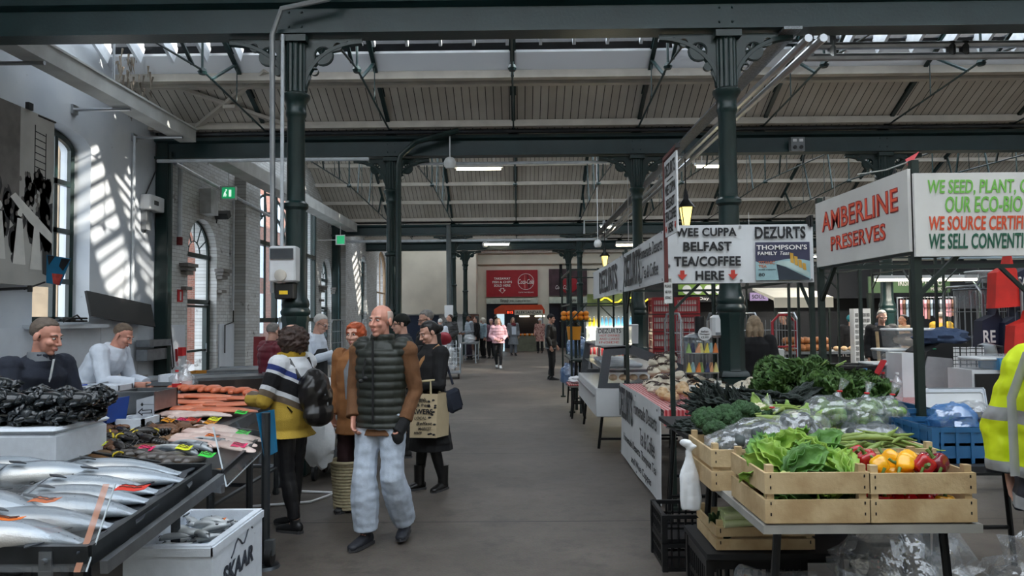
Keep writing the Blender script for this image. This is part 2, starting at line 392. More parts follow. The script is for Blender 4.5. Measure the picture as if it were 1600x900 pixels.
# roof: slopes between valley beams
def slope(y0, sgn, d0, d1, dz=0.): return [(y0 + sgn * d0, ZV + .5 * d0 + dz), (y0 + sgn * d1, ZV + .5 * d1 + dz)]
def roof_bay(k, ya, yb, bd, g0, deep, opens):
 half = (yb - ya) / 2
 for sgn, y0, nm in ((1, ya, 'near'), (-1, yb, 'far')):
  (a, za), (b, zb) = slope(y0, sgn, .12, bd)
  mb = MB(); n = V((0, -sgn * .4472, .8944)) * .06
  p = [V((XL, a, za)), V((XR, a, za)), V((XR, b, zb)), V((XL, b, zb))]
  mb.add(p + [q + n for q in p], [(0, 1, 2, 3), (7, 6, 5, 4), (0, 4, 5, 1), (1, 5, 6, 2), (2, 6, 7, 3), (3, 7, 4, 0)])
  o = struct(mb, 'ceiling', BOARDS, f'boarded {nm} roof slope of the {k} roof bay in grey beige tongue and groove', 'ceiling')
  mb = MB()
  for d in [.33, 1.3, 2.26, 3.2, 4.2, 5.2]:
   if d < bd - .1: (q, z), _ = slope(y0, sgn, d, d); mb.box((8.5, q, z - .05), (XR - XL, .13, .12))
  mb.build('purlin', TIMBER, o, False)
  # white kerb and dark strip
  kb = MB(); (q, z), (q2, z2) = slope(y0, sgn, bd, g0 - .14)
  kb.add([(XL, q, z - .06), (XR, q, z - .06), (XR, q2, z2 - .06), (XL, q2, z2 - .06), (XL, q, z + .1), (XR, q, z + .1), (XR, q2, z2 + .1), (XL, q2, z2 + .1)], [(0, 1, 2, 3), (7, 6, 5, 4), (0, 4, 5, 1), (1, 5, 6, 2), (2, 6, 7, 3), (3, 7, 4, 0)])
  kb.build('frosted_strip', film('frosted_roof_glass', (226, 232, 240), clear=.1, rough=.3, gloss=.2), o, False)
  pl = MB(); (q, z), _ = slope(y0, sgn, bd, bd); pl.box((8.5, q, z - .08), (XR - XL, .16, .14)); pl.build('purlin', TIMBER, o, False)
  st = MB(); (q, z), (q2, z2) = slope(y0, sgn, g0 - .14, g0)
  st.add([(XL, q, z - .02), (XR, q, z - .02), (XR, q2, z2 - .02), (XL, q2, z2 - .02), (XL, q, z + .1), (XR, q, z + .1), (XR, q2, z2 + .1), (XL, q2, z2 + .1)], [(0, 1, 2, 3), (7, 6, 5, 4), (0, 4, 5, 1), (1, 5, 6, 2), (2, 6, 7, 3), (3, 7, 4, 0)])
  st.build('gutter_strip', mat('dark_roof_strip', (40, 44, 50), .6), o, False)
  # glazing
  (q, z), (q2, z2) = slope(y0, sgn, g0, half, .03)
  gl = MB().add([(XL, q, z), (XR, q, z), (XR, q2, z2), (XL, q2, z2)], [(0, 1, 2, 3)])
  w = struct(gl, 'roof_window', GLASS, f'glazed {nm} skylight slope of the {k} roof bay', 'skylight')
  bars = MB(); x = XL + .2
  while x < XR:
   dp = .1 if any(u < x < v for u, v in opens) else deep  # bar depth shaped to block direct sun; shallow in opens to pass streaks
   (q, z), (q2, z2) = slope(y0, sgn, g0 + .02, half, -dp / 2); bars.bar((x, q, z), (x, q2, z2), .05, dp, up=(0, 0, 1)); x += .55
  bars.build('glazing_bar', mat('white_roof_paint', (214, 220, 226)), w, False)
  portal(XL, XR, min(q, q2), max(q, q2), (z + z2) / 2 - .45, -sgn * .4636 * -1)
 rd = MB(); rd.box((8.5, (ya + yb) / 2, ZV + .5 * half - .05), (XR - XL, .16, .3))
 struct(rd, 'ridge_beam', DKGREEN, f'ridge beam along the top of the {k} roof bay', 'beam')
R0, R1, R2, R3, R4 = -5.4, 8.0, 14.1, 27.5, 33.7
roof_bay('nearest', R0, R1, 2.6, 2.9, .36, [])
roof_bay('narrow', R1, R2, 1.48, 2.06, .36, [(-3.2, 2.4)])
roof_bay('wide', R2, R3, 3.9, 4.2, .36, [(13, 15), (17, 18.2), (6.5, 7.2)])
roof_bay('far narrow', R3, R4, 1.48, 2.06, .36, [(-3, 2), (14, 17)])
roof_bay('last', R4, 41.2, 2.2, 2.6, .36, [])
# valley gutters on top of beams
COLX = [-2.42 + 4.71 * i for i in range(-1, 6)]
COLX[0] = XL + .12
rows = ((R1, 'nearest'), (R2, 'second'), (R3, 'third'), (R4, 'farthest'))
for Y, nm in rows:
 z0 = 4.77; pr = [(-.13, 0), (.13, 0), (.13, .04), (.04, .06), (.04, .3), (.14, .33), (.16, .39), (-.16, .39), (-.14, .33), (-.04, .3), (-.04, .06), (-.13, .04)]
 mb = MB().prism(pr, (XL, Y, z0), (0, 1, 0), (0, 0, 1), XR - XL)
 bm_ = struct(mb, 'trim_beam', GREEN, f'{nm} dark green iron valley beam spanning the hall across the columns', 'beam')
 g = MB()
 for x in COLX:
  for s_ in (-1, 1):
   for dz in (.1, .26): g.ell((x + s_ * .07, Y - .045, z0 + dz), .014, 6, 4)
 g.build('rivet', GREEN, bm_)
 gut = MB().b2((XL, Y - .13, 5.24), (XR, Y + .13, 5.28)); gut.build('gutter_sole', DARKVOID, bm_, False)
 ft = MB()
 x = COLX[1] - 2.355 * 2
 while x < XR:
  ft.lathe([(.14, 0), (.13, .05), (.07, .1), (.06, .14)], (x, Y, 5.13), 10); x += 2.355
 ft.build('truss_shoe', DKGREEN, bm_)
# columns
def column(x, Y, label, side_l=True, ped=1.08):
 t = thing('column', label, 'column', (x, Y, 0), kind='structure')
 pd = MB().b2((x - .155, Y - .155, 0), (x + .155, Y + .155, ped - .06), bev=.02).lathe([(.215, ped - .06), (.2, ped - .02), (.18, ped)], (x, Y, 0), 4)
 pd.build('plinth', DKGREEN, t)
 MB().lathe([(.15, ped), (.138, ped + .03), (.138, 1.62), (.15, 1.66), (.15, 1.7)], (x, Y, 0), 8).build('pedestal', DKGREEN, t, ang=.4)
 MB().lathe([(.14, 1.7), (.155, 1.72), (.16, 1.75), (.14, 1.79), (.15, 1.82), (.145, 1.86), (.125, 1.9), (.118, 1.96), (.112, 2.0), (.108, 2.85), (.135, 2.88), (.135, 2.92), (.1, 2.95), (.094, 3.85), (.1, 3.87)], (x, Y, 0), 20).build('shaft', DKGREEN, t)
 MB().lathe([(.1, 3.87), (.112, 3.9), (.112, 3.93), (.105, 3.95), (.108, 4.02), (.13, 4.06), (.15, 4.09), (.15, 4.12), (.12, 4.14)], (x, Y, 0), 20).build('capital', DKGREEN, t)
 pts = []
 for i in range(48):
  a = 2 * PI * i / 48; r = .108 + .008 * math.cos(a * 16); pts.append((r * math.cos(a), r * math.sin(a)))
 MB().prism(pts, (x, Y, 4.13), (1, 0, 0), (0, 1, 0), .58).b2((x - .14, Y - .14, 4.68), (x + .14, Y + .14, 4.75)).build('fluted_neck', DKGREEN, t, ang=.9)
 for s in ((-1, 1) if side_l else (1,)):
  outer = [(.09, 4.16)] + [(.09 + .64 - .64 * math.cos(u), 4.16 + .54 * math.sin(u)) for u in [PI / 2 * i / 14 for i in range(1, 15)]] + [(.73, 4.745), (.09, 4.745)]
  loops = [outer, arc(.30, 4.555, .1, 0, 360, 16)[:-1], arc(.2, 4.385, .047, 0, 360, 12)[:-1], arc(.46, 4.65, .047, 0, 360, 12)[:-1], [(.115, 4.2), (.165, 4.335), (.115, 4.335)], arc(.57, 4.69, .02, 0, 360, 8)[:-1]]
  lp = [[(s * p, q) for p, q in l] for l in loops]
  o = shape('spandrel_bracket', lp, .05, (x, Y, 0), (1, 0, 0), (0, 0, 1), DKGREEN, t)
  q = MB()
  for i in range(8):
   a = 2 * PI * i / 8; q.tube([(x + s * .30, Y, 4.555), (x + s * .30 + .1 * math.cos(a), Y, 4.555 + .1 * math.sin(a))], [.03, .006], 5)
  q.tube([(x + s * .30 + .1 * math.cos(a), Y, 4.555 + .1 * math.sin(a)) for a in [2 * PI * i / 16 for i in range(17)]], .016, 6)
  q.build('rosette', DKGREEN, o)
  rim = MB().tube([(x + s * p, Y, z) for p, z in outer[:15]], [.035] * 15, 6); rim.build('bracket_rim', DKGREEN, o)
 return t
CL = {(0, 1): 'green iron column with white switch box behind the striped sweater woman', (0, 2): 'green iron column behind the tea and coffee banner', (0, 3): 'green iron column nearest the lime vest person',
      (1, 1): 'green iron column with a rain pipe behind the bald man', (1, 2): 'green iron column behind the hanging dessert banners', (1, 3): 'green iron column beside the man in dark open coat near the gift stall',
      (2, 1): 'distant green column with grey pipe behind the bearded queue man', (2, 2): 'distant green column above the oranges', (2, 3): 'distant green column above the black urn table',
      (3, 1): 'farthest slim green column beside the brick pier', (3, 2): 'farthest green column before the second billboard'}
for r, (Y, nm) in enumerate(rows):
 for i, x in enumerate(COLX[1:], 1):
  if i > 3 and r < 1: continue
  column(x, Y, CL.get((r, i), f'green iron column in the {nm} row, {ORDW[i-1]} from the aisle wall'))
for Y, nm in rows[:3]:
 x = COLX[0]; t = MB().b2((x - .1, Y - .09, 0), (x + .12, Y + .09, 5.1)).tube([(x + .18, Y - .1, 0), (x + .18, Y - .1, 4.9)], .05)
 struct(t, 'column', DKGREEN, f'green wall stanchion under the {nm} beam against the white wall', 'column', ang=.6)
# trusses
def truss(x, ya, yb, deepn):
 h = (yb - ya) / 2; ym = (ya + yb) / 2; rz = ZV + .5 * h - .12
 t = thing('truss_beam', 'green iron roof truss with tie rods between two valley beams', 'truss', (x, ym, ZV), 'iron roof trusses', 'structure')
 for s, y0 in ((1, ya), (-1, yb)):
  r = MB().bar((x, y0 + s * .05, ZV + .02), (x, ym, rz), .07, .05).bar((x, y0 + s * .05, ZV + .07), (x, ym, rz + .05), .11, .02); r.build('rafter', GREEN, t, False)
  MB().tube([(x, y0 + s * .1, ZV + .03), (x, y0 + s * h * .98, ZV + .26)], .018, 6).build('tie_rod', GREEN, t)
  n = 1 if h < 4 else 3
  for k in range(1, n + 1):
   d = h * (.55 if n == 1 else (.25, .5, .75)[k - 1]); u = d * .98 + (h * .35 if n == 1 else h * .1)
   u = min(u, h * .98)
   MB().bar((x, y0 + s * d, ZV + .5 * d), (x, y0 + s * u, ZV + .03 + .23 * u / h), .05, .03).build('strut', GREEN, t, False)
   MB().tube([(x, y0 + s * d, ZV + .5 * d), (x, y0 + s * d, ZV + .03 + .23 * d / h)], .01, 5).build('hanger_rod', GREEN, t)
 MB().tube([(x, ym, rz), (x, ym, ZV + .24)], .02, 6).lathe([(.05, 0), (.07, .04), (.05, .09)], (x, ym, ZV + .2), 8).build('king_rod', GREEN, t)
x = COLX[1] - 2.355
while x < XR - 8:
 for a, b in ((R1, R2), (R2, R3), (R3, R4)):
  if x < 16: truss(x, a, b, 1)
 x += 2.355
# ---------------------------------------------------------------- outside buildings seen through the windows
b = thing('building', 'pale blue glazed office block seen through the tall arched window', 'building', (-24, 20, -.15))
MB().b2((-30, 6, -.15), (-24, 34, 7.2)).build('wall', mat('blue_white_cladding', (150, 190, 216), .5, 0, .15, .4), b, False)
fr = MB()
for i in range(13): fr.b2((-24, 7 + i * 2.1, 0), (-23.6, 7.35 + i * 2.1, 7.2))
for z in (1.2, 2.9, 4.6, 6.3): fr.b2((-24, 6, z), (-23.7, 34, z + .35))
fr.build('frame', mat('blue_steel_frame', (70, 92, 140), .5), b, False)
pn = MB()
for i in range(12):
 for z in (1.6, 3.3, 5.0): pn.b2((-24, 7.5 + i * 2.1, z), (-23.95, 8.9 + i * 2.1, z + 1.1))
pn.build('window_panes', mat('sky_tinted_window', (150, 220, 235), .1, 0, .1), b, False)
b = thing('building', 'brown brick building across the lane seen through the doors', 'building', (-14, 40, -.15))
MB().b2((-15, 31, -.15), (-13, 62, 11)).build('wall', RBRICK, b, False)
pn = MB()
for i in range(9): pn.b2((-13, 33 + i * 3, 1), (-12.95, 34.4 + i * 3, 3)); [pn.b2((-13, 33 + i * 3, 3.8 + k), (-12.95, 34.4 + i * 3, 5.4 + k)) for k in (0, 2.6)]
pn.build('window_panes', mat('bluegrey_window', (120, 150, 176), .1), b, False)
solo(MB().b2((-8.3, 11.95, -.15), (-7.5, 12.6, 5.2)), 'masonry_pillar', STONE, 'sandstone pier outside the tall arched window', 'pier', kind='structure', smooth=False)
# ---------------------------------------------------------------- window and door frames
def frame_bars(mb, segs, x, w=.07, d=.08):
 for a, b_ in segs: mb.bar((x, a[0], a[1]), (x, b_[0], b_[1]), d, w, up=(1, 0, 0))
def arch_frame(mb, y0, y1, zs, rise, x, w=.08):
 pts = [(x, q[0], q[1]) for q in arc((y0 + y1) / 2, zs, (y1 - y0) / 2 - w / 2, 0, 180, 16, rise - w / 2)]
 mb.tube([(x, y1 - w / 2, 1.7 if zs > 4 else 0)] + pts + [(x, y0 + w / 2, 1.7 if zs > 4 else 0)], w / 2 * 1.2, 6)
def pane(parent, poly, x, nm='pane'):
 MB().add([(x, p[0], p[1]) for p in poly], [tuple(range(len(poly)))]).build(nm, GLASS, parent, False)
w = thing('window_1', 'tall arched window with dark green frame beside the big old photograph', 'window', (XL - .3, 11.2, 1.66), kind='structure')
f = MB(); X = XL - .3; arch_frame(f, 10.5, 11.9, 4.42, .26, X, .1)
frame_bars(f, [((11.42, 1.66), (11.42, 4.63)), ((10.78, 1.66), (10.78, 4.6)), ((10.5, 1.7), (11.9, 1.7)), ((10.5, 2.3), (11.9, 2.3)), ((10.5, 3.1), (11.9, 3.1)), ((10.5, 3.87), (11.9, 3.87))], X)
f.build('frame', DKGREEN, w); pane(w, arched(10.5, 11.9, 1.66, 4.42, .26), X - .02)
for i, (D, lb) in enumerate(((D1, 'arched fanlight door in the whitewashed brick near the exit sign'), (D2, 'farther arched fanlight door in the whitewashed wall'))):
 d = thing(f'door_{i+1}', lb, 'door', (XL - .2, D[0], 0), kind='structure'); X = XL - .2; y0, y1 = D
 f = MB(); frame_bars(f, [((y0, 2.08), (y1, 2.08)), ((y0 + .05, 0), (y0 + .05, 2.1)), ((y1 - .05, 0), (y1 - .05, 2.1)), ((y0, 3.1), (y1, 3.1))], X, .1, .1)
 arch_frame(f, y0, y1, 3.15, .75, X, .06)
 for a in (30, 60, 90, 120, 150): f.bar((X, (y0 + y1) / 2 + .28 * math.cos(math.radians(a)), 3.12 + .28 * math.sin(math.radians(a))), (X, (y0 + y1) / 2 + .72 * math.cos(math.radians(a)), 3.12 + .72 * math.sin(math.radians(a))), .02)
 f.tube([(X, (y0 + y1) / 2 + p[0], 3.12 + p[1]) for p in arc(0, 0, .3, 0, 180, 8)], .014, 5)
 f.build('frame', DKGREEN, d)
 lf = MB(); frame_bars(lf, [((y0 + .12, .1), (y1 - .12, .1)), ((y0 + .12, 1.0), (y1 - .12, 1.0)), ((y0 + .12, 1.98), (y1 - .12, 1.98)), ((y0 + .16, .05), (y0 + .16, 2.0)), ((y1 - .16, .05), (y1 - .16, 2.0))], X, .1, .05)
 lo = lf.build('door_leaf', DKGREEN, d); MB().tube([(X + .07, y1 - .22, .95), (X + .07, y1 - .22, 1.15)], .015).build('handle', STEEL, lo)
 pane(d, arched(y0, y1, 0.05, 3.15, .75), X - .03)
 for q, nm in ((y0 - .16, 'near'), (y1 + .16, 'far')):
  im = MB()
  for (z, e) in ((2.62, .16), (2.7, .2), (2.78, .24), (2.3, .14)): im.b2((XL - .02, q - e, z), (XL + e * .8, q + e, z + .07))
  im.build('impost', mat('grey_stone_impost', (120, 116, 112), .7), d, False)
w = thing('window_2', 'large dark green glazed lobby front with glass panes behind the switch box column', 'window', (XL, 22, 0), kind='structure')
f = MB(); X = XL + .02; ys = [19.35, 20.9, 22.4, 23.9, 24.95]
frame_bars(f, [((y, 0), (y, 5.5)) for y in ys] + [((19.3, z), (25, z)) for z in (.1, 1.66, 3.75, 5.45)], X, .14, .12)
frame_bars(f, [((y + .75, 1.7), (y + .75, 5.4)) for y in ys[:-1]], X, .05, .05); f.build('frame', DKGREEN, w, False); pane(w, [(19.3, 0), (25, 0), (25, 5.5), (19.3, 5.5)], X - .03)
il = MB()
for r_ in (.75, 1.0): il.tube([(XL - .45, 22.0 + q[0], 3.2 + q[1]) for q in arc(0, 0, r_ * 2.2, 0, 180, 16)], .04, 5)
for a in range(0, 181, 15): il.bar((XL - .45, 22 + 1.6 * math.cos(math.radians(a)), 3.2 + 1.6 * math.sin(math.radians(a))), (XL - .45, 22 + 2.2 * math.cos(math.radians(a)), 3.2 + 2.2 * math.sin(math.radians(a))), .05)
il.build('fanlight', DKGREEN, w)
w = thing('window_3', 'narrow dark framed arched window far along the white wall', 'window', (XL, 33, 1), kind='structure'); f = MB(); X = XL - .2
frame_bars(f, [((32.65, 1), (32.65, 4.3)), ((33.65, 1), (33.65, 4.3)), ((33.15, 1), (33.15, 4.5)), ((32.6, 1.9), (33.7, 1.9)), ((32.6, 2.8), (33.7, 2.8)), ((32.6, 3.7), (33.7, 3.7)), ((32.6, 1.05), (33.7, 1.05))], X, .14, .1)
f.build('frame', DKGREEN, w, False); pane(w, arched(32.6, 33.7, 1, 4.2, .35), X)
w = thing('window_4', 'bright arched window near the end of the white wall', 'window', (XL, 37, 1.9), kind='structure'); f = MB(); X = XL - .1; arch_frame(f, 36.2, 38.8, 3.9, 1.2, X, .12)
frame_bars(f, [((37.5, 1.9), (37.5, 5)), ((36.2, 3), (38.8, 3)), ((36.2, 1.95), (38.8, 1.95))], X, .05); f.build('frame', STONE, w); pane(w, arched(36.2, 38.8, 1.9, 3.9, 1.2), X)
# piers, wainscot, panels
struct(MB().b2((XL, 18.0, 0), (XL + .28, 19.0, 5.2)), 'brick_pillar', WBRICK, 'whitewashed brick pier beside the glazed lobby', 'pier')
struct(MB().b2((XL, 28.6, 0), (XL + .25, 29.6, 5.2)), 'brick_pillar', WBRICK, 'whitewashed brick pier past the farther fanlight door', 'pier')
mb = MB()
y = 5.0
while y < 13.8: mb.b2((XL, y, 0), (XL + .03, min(y + 1.19, 13.8), 1.58)); y += 1.2
for a, b_ in ((14.4, 15.3), (17.05, 17.95), (19.02, 19.2)): mb.b2((XL, a, 0), (XL + .03, b_, 1.58))
struct(mb, 'baseboard_left', mat('white_wall_panel', (206, 212, 220), .35, 0, .03), 'white hygienic cladding panels along the foot of the fishmongers wall', 'wall panel')
struct(MB().b2((XL, 10.3, 1.56), (XL + .22, 12.1, 1.62)), 'trim_sill', PLASTER, 'white sill under the tall arched window', 'sill')
# tilted black menu board
c0 = at(190, 488, 13.3); mb = MB().box((XL + .2, 12.55, 1.85), (.04, 2.05, .42), Matrix.Rotation(-.09, 3, 'X') @ Matrix.Rotation(-.25, 3, 'Y'))
o = solo(mb, 'menu_board', BLACK, 'tilted long black board leaning on the white wall above the white coated man', 'board', smooth=False)
# big historic photograph, generic crowd scene in black and white
x = XL + .14; y0, y1, z0, z1 = 7.6, 10.72, 2.17, 4.62
ph = solo(MB().b2((XL + .06, y0, z0), (x, y1, z1)), 'photo_banner', mat('old_photo_grey', (168, 166, 160), .6, 0, .12, 1.5), 'huge old black and white photograph of a crowd hung on the white wall', 'picture', smooth=False)
dk = mat('old_photo_black', (40, 40, 42), .6, 0, .3, 6); md = mat('old_photo_midtone', (104, 100, 96), .6, 0, .2, 4); lt = mat('old_photo_white', (206, 204, 198), .6, 0, .08, 4)
def flat(nm, polys, m, lift):
 mb = MB()
 for p in polys: mb.add([(x + lift, q[0], q[1]) for q in p], [tuple(range(len(p)))])
 return mb.build(nm, m, ph, False)
rn = random.Random(3)
def blob(cy, cz, ry, rz, n=10): return [(cy + ry * math.cos(2 * PI * i / n) * rn.uniform(.8, 1.15), cz + rz * math.sin(2 * PI * i / n) * rn.uniform(.8, 1.15)) for i in range(n)]
flat('picture_funnel', [[(9.55, 3.2), (9.98, 3.1), (9.98, z1), (9.55, z1)]], md, .001)
flat('picture_crowd', [blob(rn.uniform(y0, 9.6), rn.uniform(3.15, 3.75), .09, .16) for i in range(70)] + [blob(rn.uniform(8.4, 10.65), rn.uniform(2.9, 3.3) - (0 if rn.random() < .5 else .2), .09, .2) for i in range(55)] + [[(10.5, 2.35), (10.7, 2.3), (10.7, 3.4), (10.45, 3.3)]] + [blob(rn.uniform(10.1, 10.65), rn.uniform(3.3, 3.72), .07, .12) for i in range(26)], dk, .002)
lad = [[(10.28, 3.5), (10.3, 3.5), (10.3, 4.45), (10.28, 4.45)], [(10.52, 3.5), (10.54, 3.5), (10.54, 4.38), (10.52, 4.38)]] + [[(10.29, z), (10.53, z - .02), (10.53, z - .005), (10.29, z + .015)] for z in [3.55 + .1 * i for i in range(9)]]
lad += [[(8.9, 4.0), (9.25, 3.92), (9.25, 4.2), (8.9, 4.28)], [(8.7, 3.75), (9.3, 3.6), (9.3, 3.66), (8.7, 3.82)], [(9.35, 3.3), (9.37, 3.3), (9.37, 4.6), (9.35, 4.6)], [(9.1, 2.2), (9.45, 2.2), (9.45, 2.62), (9.1, 2.62)], blob(9.9, 2.52, .07, .07)]
flat('picture_rigging', lad, dk, .002)
flat('picture_davit', [[(9.8, 3.35), (9.9, 3.42), (10.7, 2.95), (10.7, 2.8), (10.2, 3.05)]], lt, .003)
fig = []
for cy, cz in ((8.3, 2.9), (8.9, 2.95), (9.35, 2.9), (9.6, 2.85), (10.0, 2.8), (10.35, 2.75)):
 fig += [blob(cy, cz + .36, .05, .06), [(cy - .05, cz + .28), (cy + .05, cz + .28), (cy + .13, cz - .35), (cy - .13, cz - .35)]]
fig += [[(9.15 + .16 * i, 2.22 + .1 * j), (9.17 + .16 * i, 2.22 + .1 * j), (9.17 + .16 * i, 2.3 + .1 * j), (9.15 + .16 * i, 2.3 + .1 * j)] for i in range(2) for j in range(4)]
flat('picture_figures', fig, lt, .0035); flat('picture_faces', [blob(rn.uniform(y0, 10.65), rn.uniform(2.95, 3.75), .03, .04) for i in range(80)], md, .0028)
MB().tube([(x, 10.35, z1 - .02), (x, 10.74, z1 - .02)], .015).b2((x - .02, 10.1, z1), (x + .03, 10.2, z1 + .1)).build('hanging_clip', BLACK, ph)
# blue placard and lamp arm by the photograph
p = thing('placard', 'small blue placard with red fish picture below the old photograph', 'sign', at(90, 421, 10.0))
c = [at(73, 398, 10.0), at(110, 404, 10.0), at(93, 446, 10.0), at(72, 442, 10.0)]
def slab(nm, pts, m, par, th=.02, dirv=(0, -1, 0)):
 d = V(dirv) * th; n = len(pts); pts = [V(q) for q in pts]
 return MB().add(pts + [q - d for q in pts], [tuple(range(n)), tuple(range(2 * n - 1, n - 1, -1))] + [(i, n + i, n + (i + 1) % n, (i + 1) % n) for i in range(n)]).build(nm, m, par, False)
slab('board', c, mat('blue_placard', (24, 108, 148), .4, 0, .15, 5), p)
slab('fish_print', [at(81, 427, 9.99), at(98, 429, 9.99), at(92, 446, 9.99), at(83, 443, 9.99)], mat('salmon_print', (190, 70, 62), .4, 0, .3, 12), p, .006)
slab('dark_print', [at(74, 399, 9.99), at(86, 400, 9.99), at(76, 414, 9.99)], INK, p, .006); slab('dark_print', [at(96, 404, 9.99), at(110, 405, 9.99), at(98, 423, 9.99), at(92, 416, 9.99)], INK, p, .006)
mb = MB().tube([at(47, 446, 9.6), at(47, 456, 9.6)], .03).tube([at(38, 452, 9.6), at(70, 441, 9.95)], .012).tube([at(47, 450, 9.6), V((XL, 9.8, 2.1))], .02)
solo(mb, 'wall_bracket', BLACK, 'black folding wall bracket below the old photograph', 'bracket')
m2 = MB(); c = V((XL + .25, 11.0, 1.64))
for i in range(9): m2.box(c + V((rn.uniform(-.06, .06), rn.uniform(-.28, .28), .03 + .02 * (i % 3))), (.1, .22, .03), rotz(rn.uniform(-1, 1)), bev=.008)
m2.tube([c + V((.05, -.25, .02)), c + V((.1, 0, .12)), c + V((.02, .28, .03))], .012)
solo(m2, 'folded_straps', BLACK, 'heap of black cables on the sill under the arched window', 'cable')
# wall pipes and boxes
def pipe(nm, pts, r, m, label, cat='pipe'): return solo(MB().tube(pts, r, 8), nm, m, label, cat)
WP = mat('white_painted_pipe', (196, 202, 208), .4)
pipe('wall_pipe', [(XL + .05, 13.15, 1.6), (XL + .05, 13.15, 5.0)], .025, WP, 'thin white vertical pipe on the plaster beside the arched window')
pipe('wall_conduit', [(XL + .03, 13.6, 3.3), (XL + .03, 13.6, 4.0), (XL + .03, 14.0, 4.55), (XL + .03, 14.0, 5.1)], .012, BLACK, 'thin black cable bending up the plaster near the stanchion')
sb = thing('meter_box', 'white electric meter box with grey cover on the wall by the stanchion', 'box', (XL + .12, 13.75, 3.6));
MB().b2((XL, 13.45, 3.72), (XL + .2, 14.0, 4.0), bev=.015).build('casing', WHITE, sb, False); MB().b2((XL + .2, 13.6, 3.82), (XL + .21, 13.75, 3.9)).build('window', BLACK, sb, False); MB().b2((XL, 13.5, 3.35), (XL + .1, 13.7, 3.72)).build('lower_box', mat('grey_box', (120, 124, 128)), sb, False)
pipe('wall_pipe', [(XL + .08, 14.9, 3.35), (XL + .08, 14.9, 4.9)], .05, WP, 'white vertical pipe with red end on the brick beside the fanlight door').data
solo(MB().tube([(XL + .08, 14.9, 3.2), (XL + .08, 14.9, 3.36)], .06), 'alarm_sounder', mat('dark_red_plastic', (120, 28, 30)), 'dark red alarm sounder under the white pipe end', 'alarm')
pipe('wall_pipe', [(XL + .3, 14.2, 4.72), (XL + .3, 19.6, 4.45)], .04, WP, 'white sloping pipe above the fanlight door')
pipe('wall_pipe', [(XL + .07, 17.75, 1.9), (XL + .07, 17.75, 4.6)], .03, WP, 'white pipe on the brick beyond the fanlight door')
pipe('wall_conduit', [(XL + .06, 17.3, 0.9), (XL + .06, 17.3, 1.55), (XL + .06, 17.8, 1.62), (XL + .06, 17.8, 2.1)], .015, BLACK, 'black cable stepping up the brick beside the door')
e = thing('exit_sign', 'green lit running man exit sign hanging by the fanlight door', 'sign', at(357, 300, 16.2)); c = at(357, 302, 16.2)
MB().box(c, (.34, .1, .3)).build('housing', WHITE, e, False); MB().box(c + V((.02, -.055, 0)), (.28, .012, .24)).build('face', mat('exit_green', (40, 170, 110), .4, 0, 0, emis=.55), e, False)
g = MB(); q = c + V((-.06, -.065, 0)); g.tube([q + V((-.02, 0, -.08)), q + V((0, 0, 0)), q + V((.03, 0, .04))], .012).tube([q, q + V((.03, 0, -.04)), q + V((.02, 0, -.08))], .012).ell(q + V((.035, 0, .065)), .018, 6, 4).box(q + V((.12, 0, -.01)), (.05, .004, .15))
g.build('pictogram', mat('exit_white', (235, 255, 245), .4, 0, 0, emis=.8), e)
MB().tube([c + V((0, 0, .15)), c + V((0, 0, .6))], .008).build('hanger', WHITE, e)
e = thing('exit_sign', 'small green exit sign farther along beside the distant fanlight door', 'sign', at(530, 374, 25.5)); c = at(532, 375, 25.5)
MB().box(c, (.32, .1, .34)).build('housing', WHITE, e, False); MB().box(c + V((.02, -.055, 0)), (.26, .012, .28)).build('face', MATS['exit_green'], e, False); MB().tube([c, (c.x, c.y, 5.0)], .01).tube([c, (XL, c.y, c.z)], .015).build('hanger', WHITE, e)
solo(MB().box(at(348, 336, 16.8), (.3, .2, .14), Matrix.Rotation(.5, 3, 'X')).tube([at(340, 335, 16.9), V((XL, 16.9, 3.9))], .02), 'floodlight', BLACK, 'black floodlight fixed on the brick below the exit sign', 'lamp')
solo(MB().b2((XL, 16.0, 4.0), (XL + .25, 16.4, 4.55)), 'junction_box', mat('grey_white_box', (190, 192, 194)), 'pale grey box on the brick above the fanlight arch', 'box', smooth=False)
fs = thing('fire_sign', 'small red fire extinguisher notice on the whitewashed brick', 'sign', (XL + .02, 15.06, 2.15))
MB().b2((XL, 14.98, 2.05), (XL + .02, 15.2, 2.3)).build('plate', mat('fire_red', (190, 30, 36)), fs, False); MB().b2((XL + .02, 15.06, 2.08), (XL + .025, 15.12, 2.26)).build('symbol', PAPER, fs, False)
solo(MB().b2((XL + .03, 14.98, .95), (XL + .12, 15.16, 1.12)).tube([(XL + .1, 14.8, .75), (XL + .1, 14.75, 1.1)], .025), 'hose_nozzle', MATS['fire_red'], 'red hose handle hooked on the cladding by the fanlight door', 'hose')
solo(MB().tube([(XL + .06, 14.55, 1.9), (XL + .06, 14.6, 1.5), (XL + .08, 14.7, .75), (XL + .08, 14.62, .7), (XL + .06, 14.56, 1.2)], .012), 'hanging_strap', BLACK, 'black strap hanging on the cladding by the stanchion', 'strap')
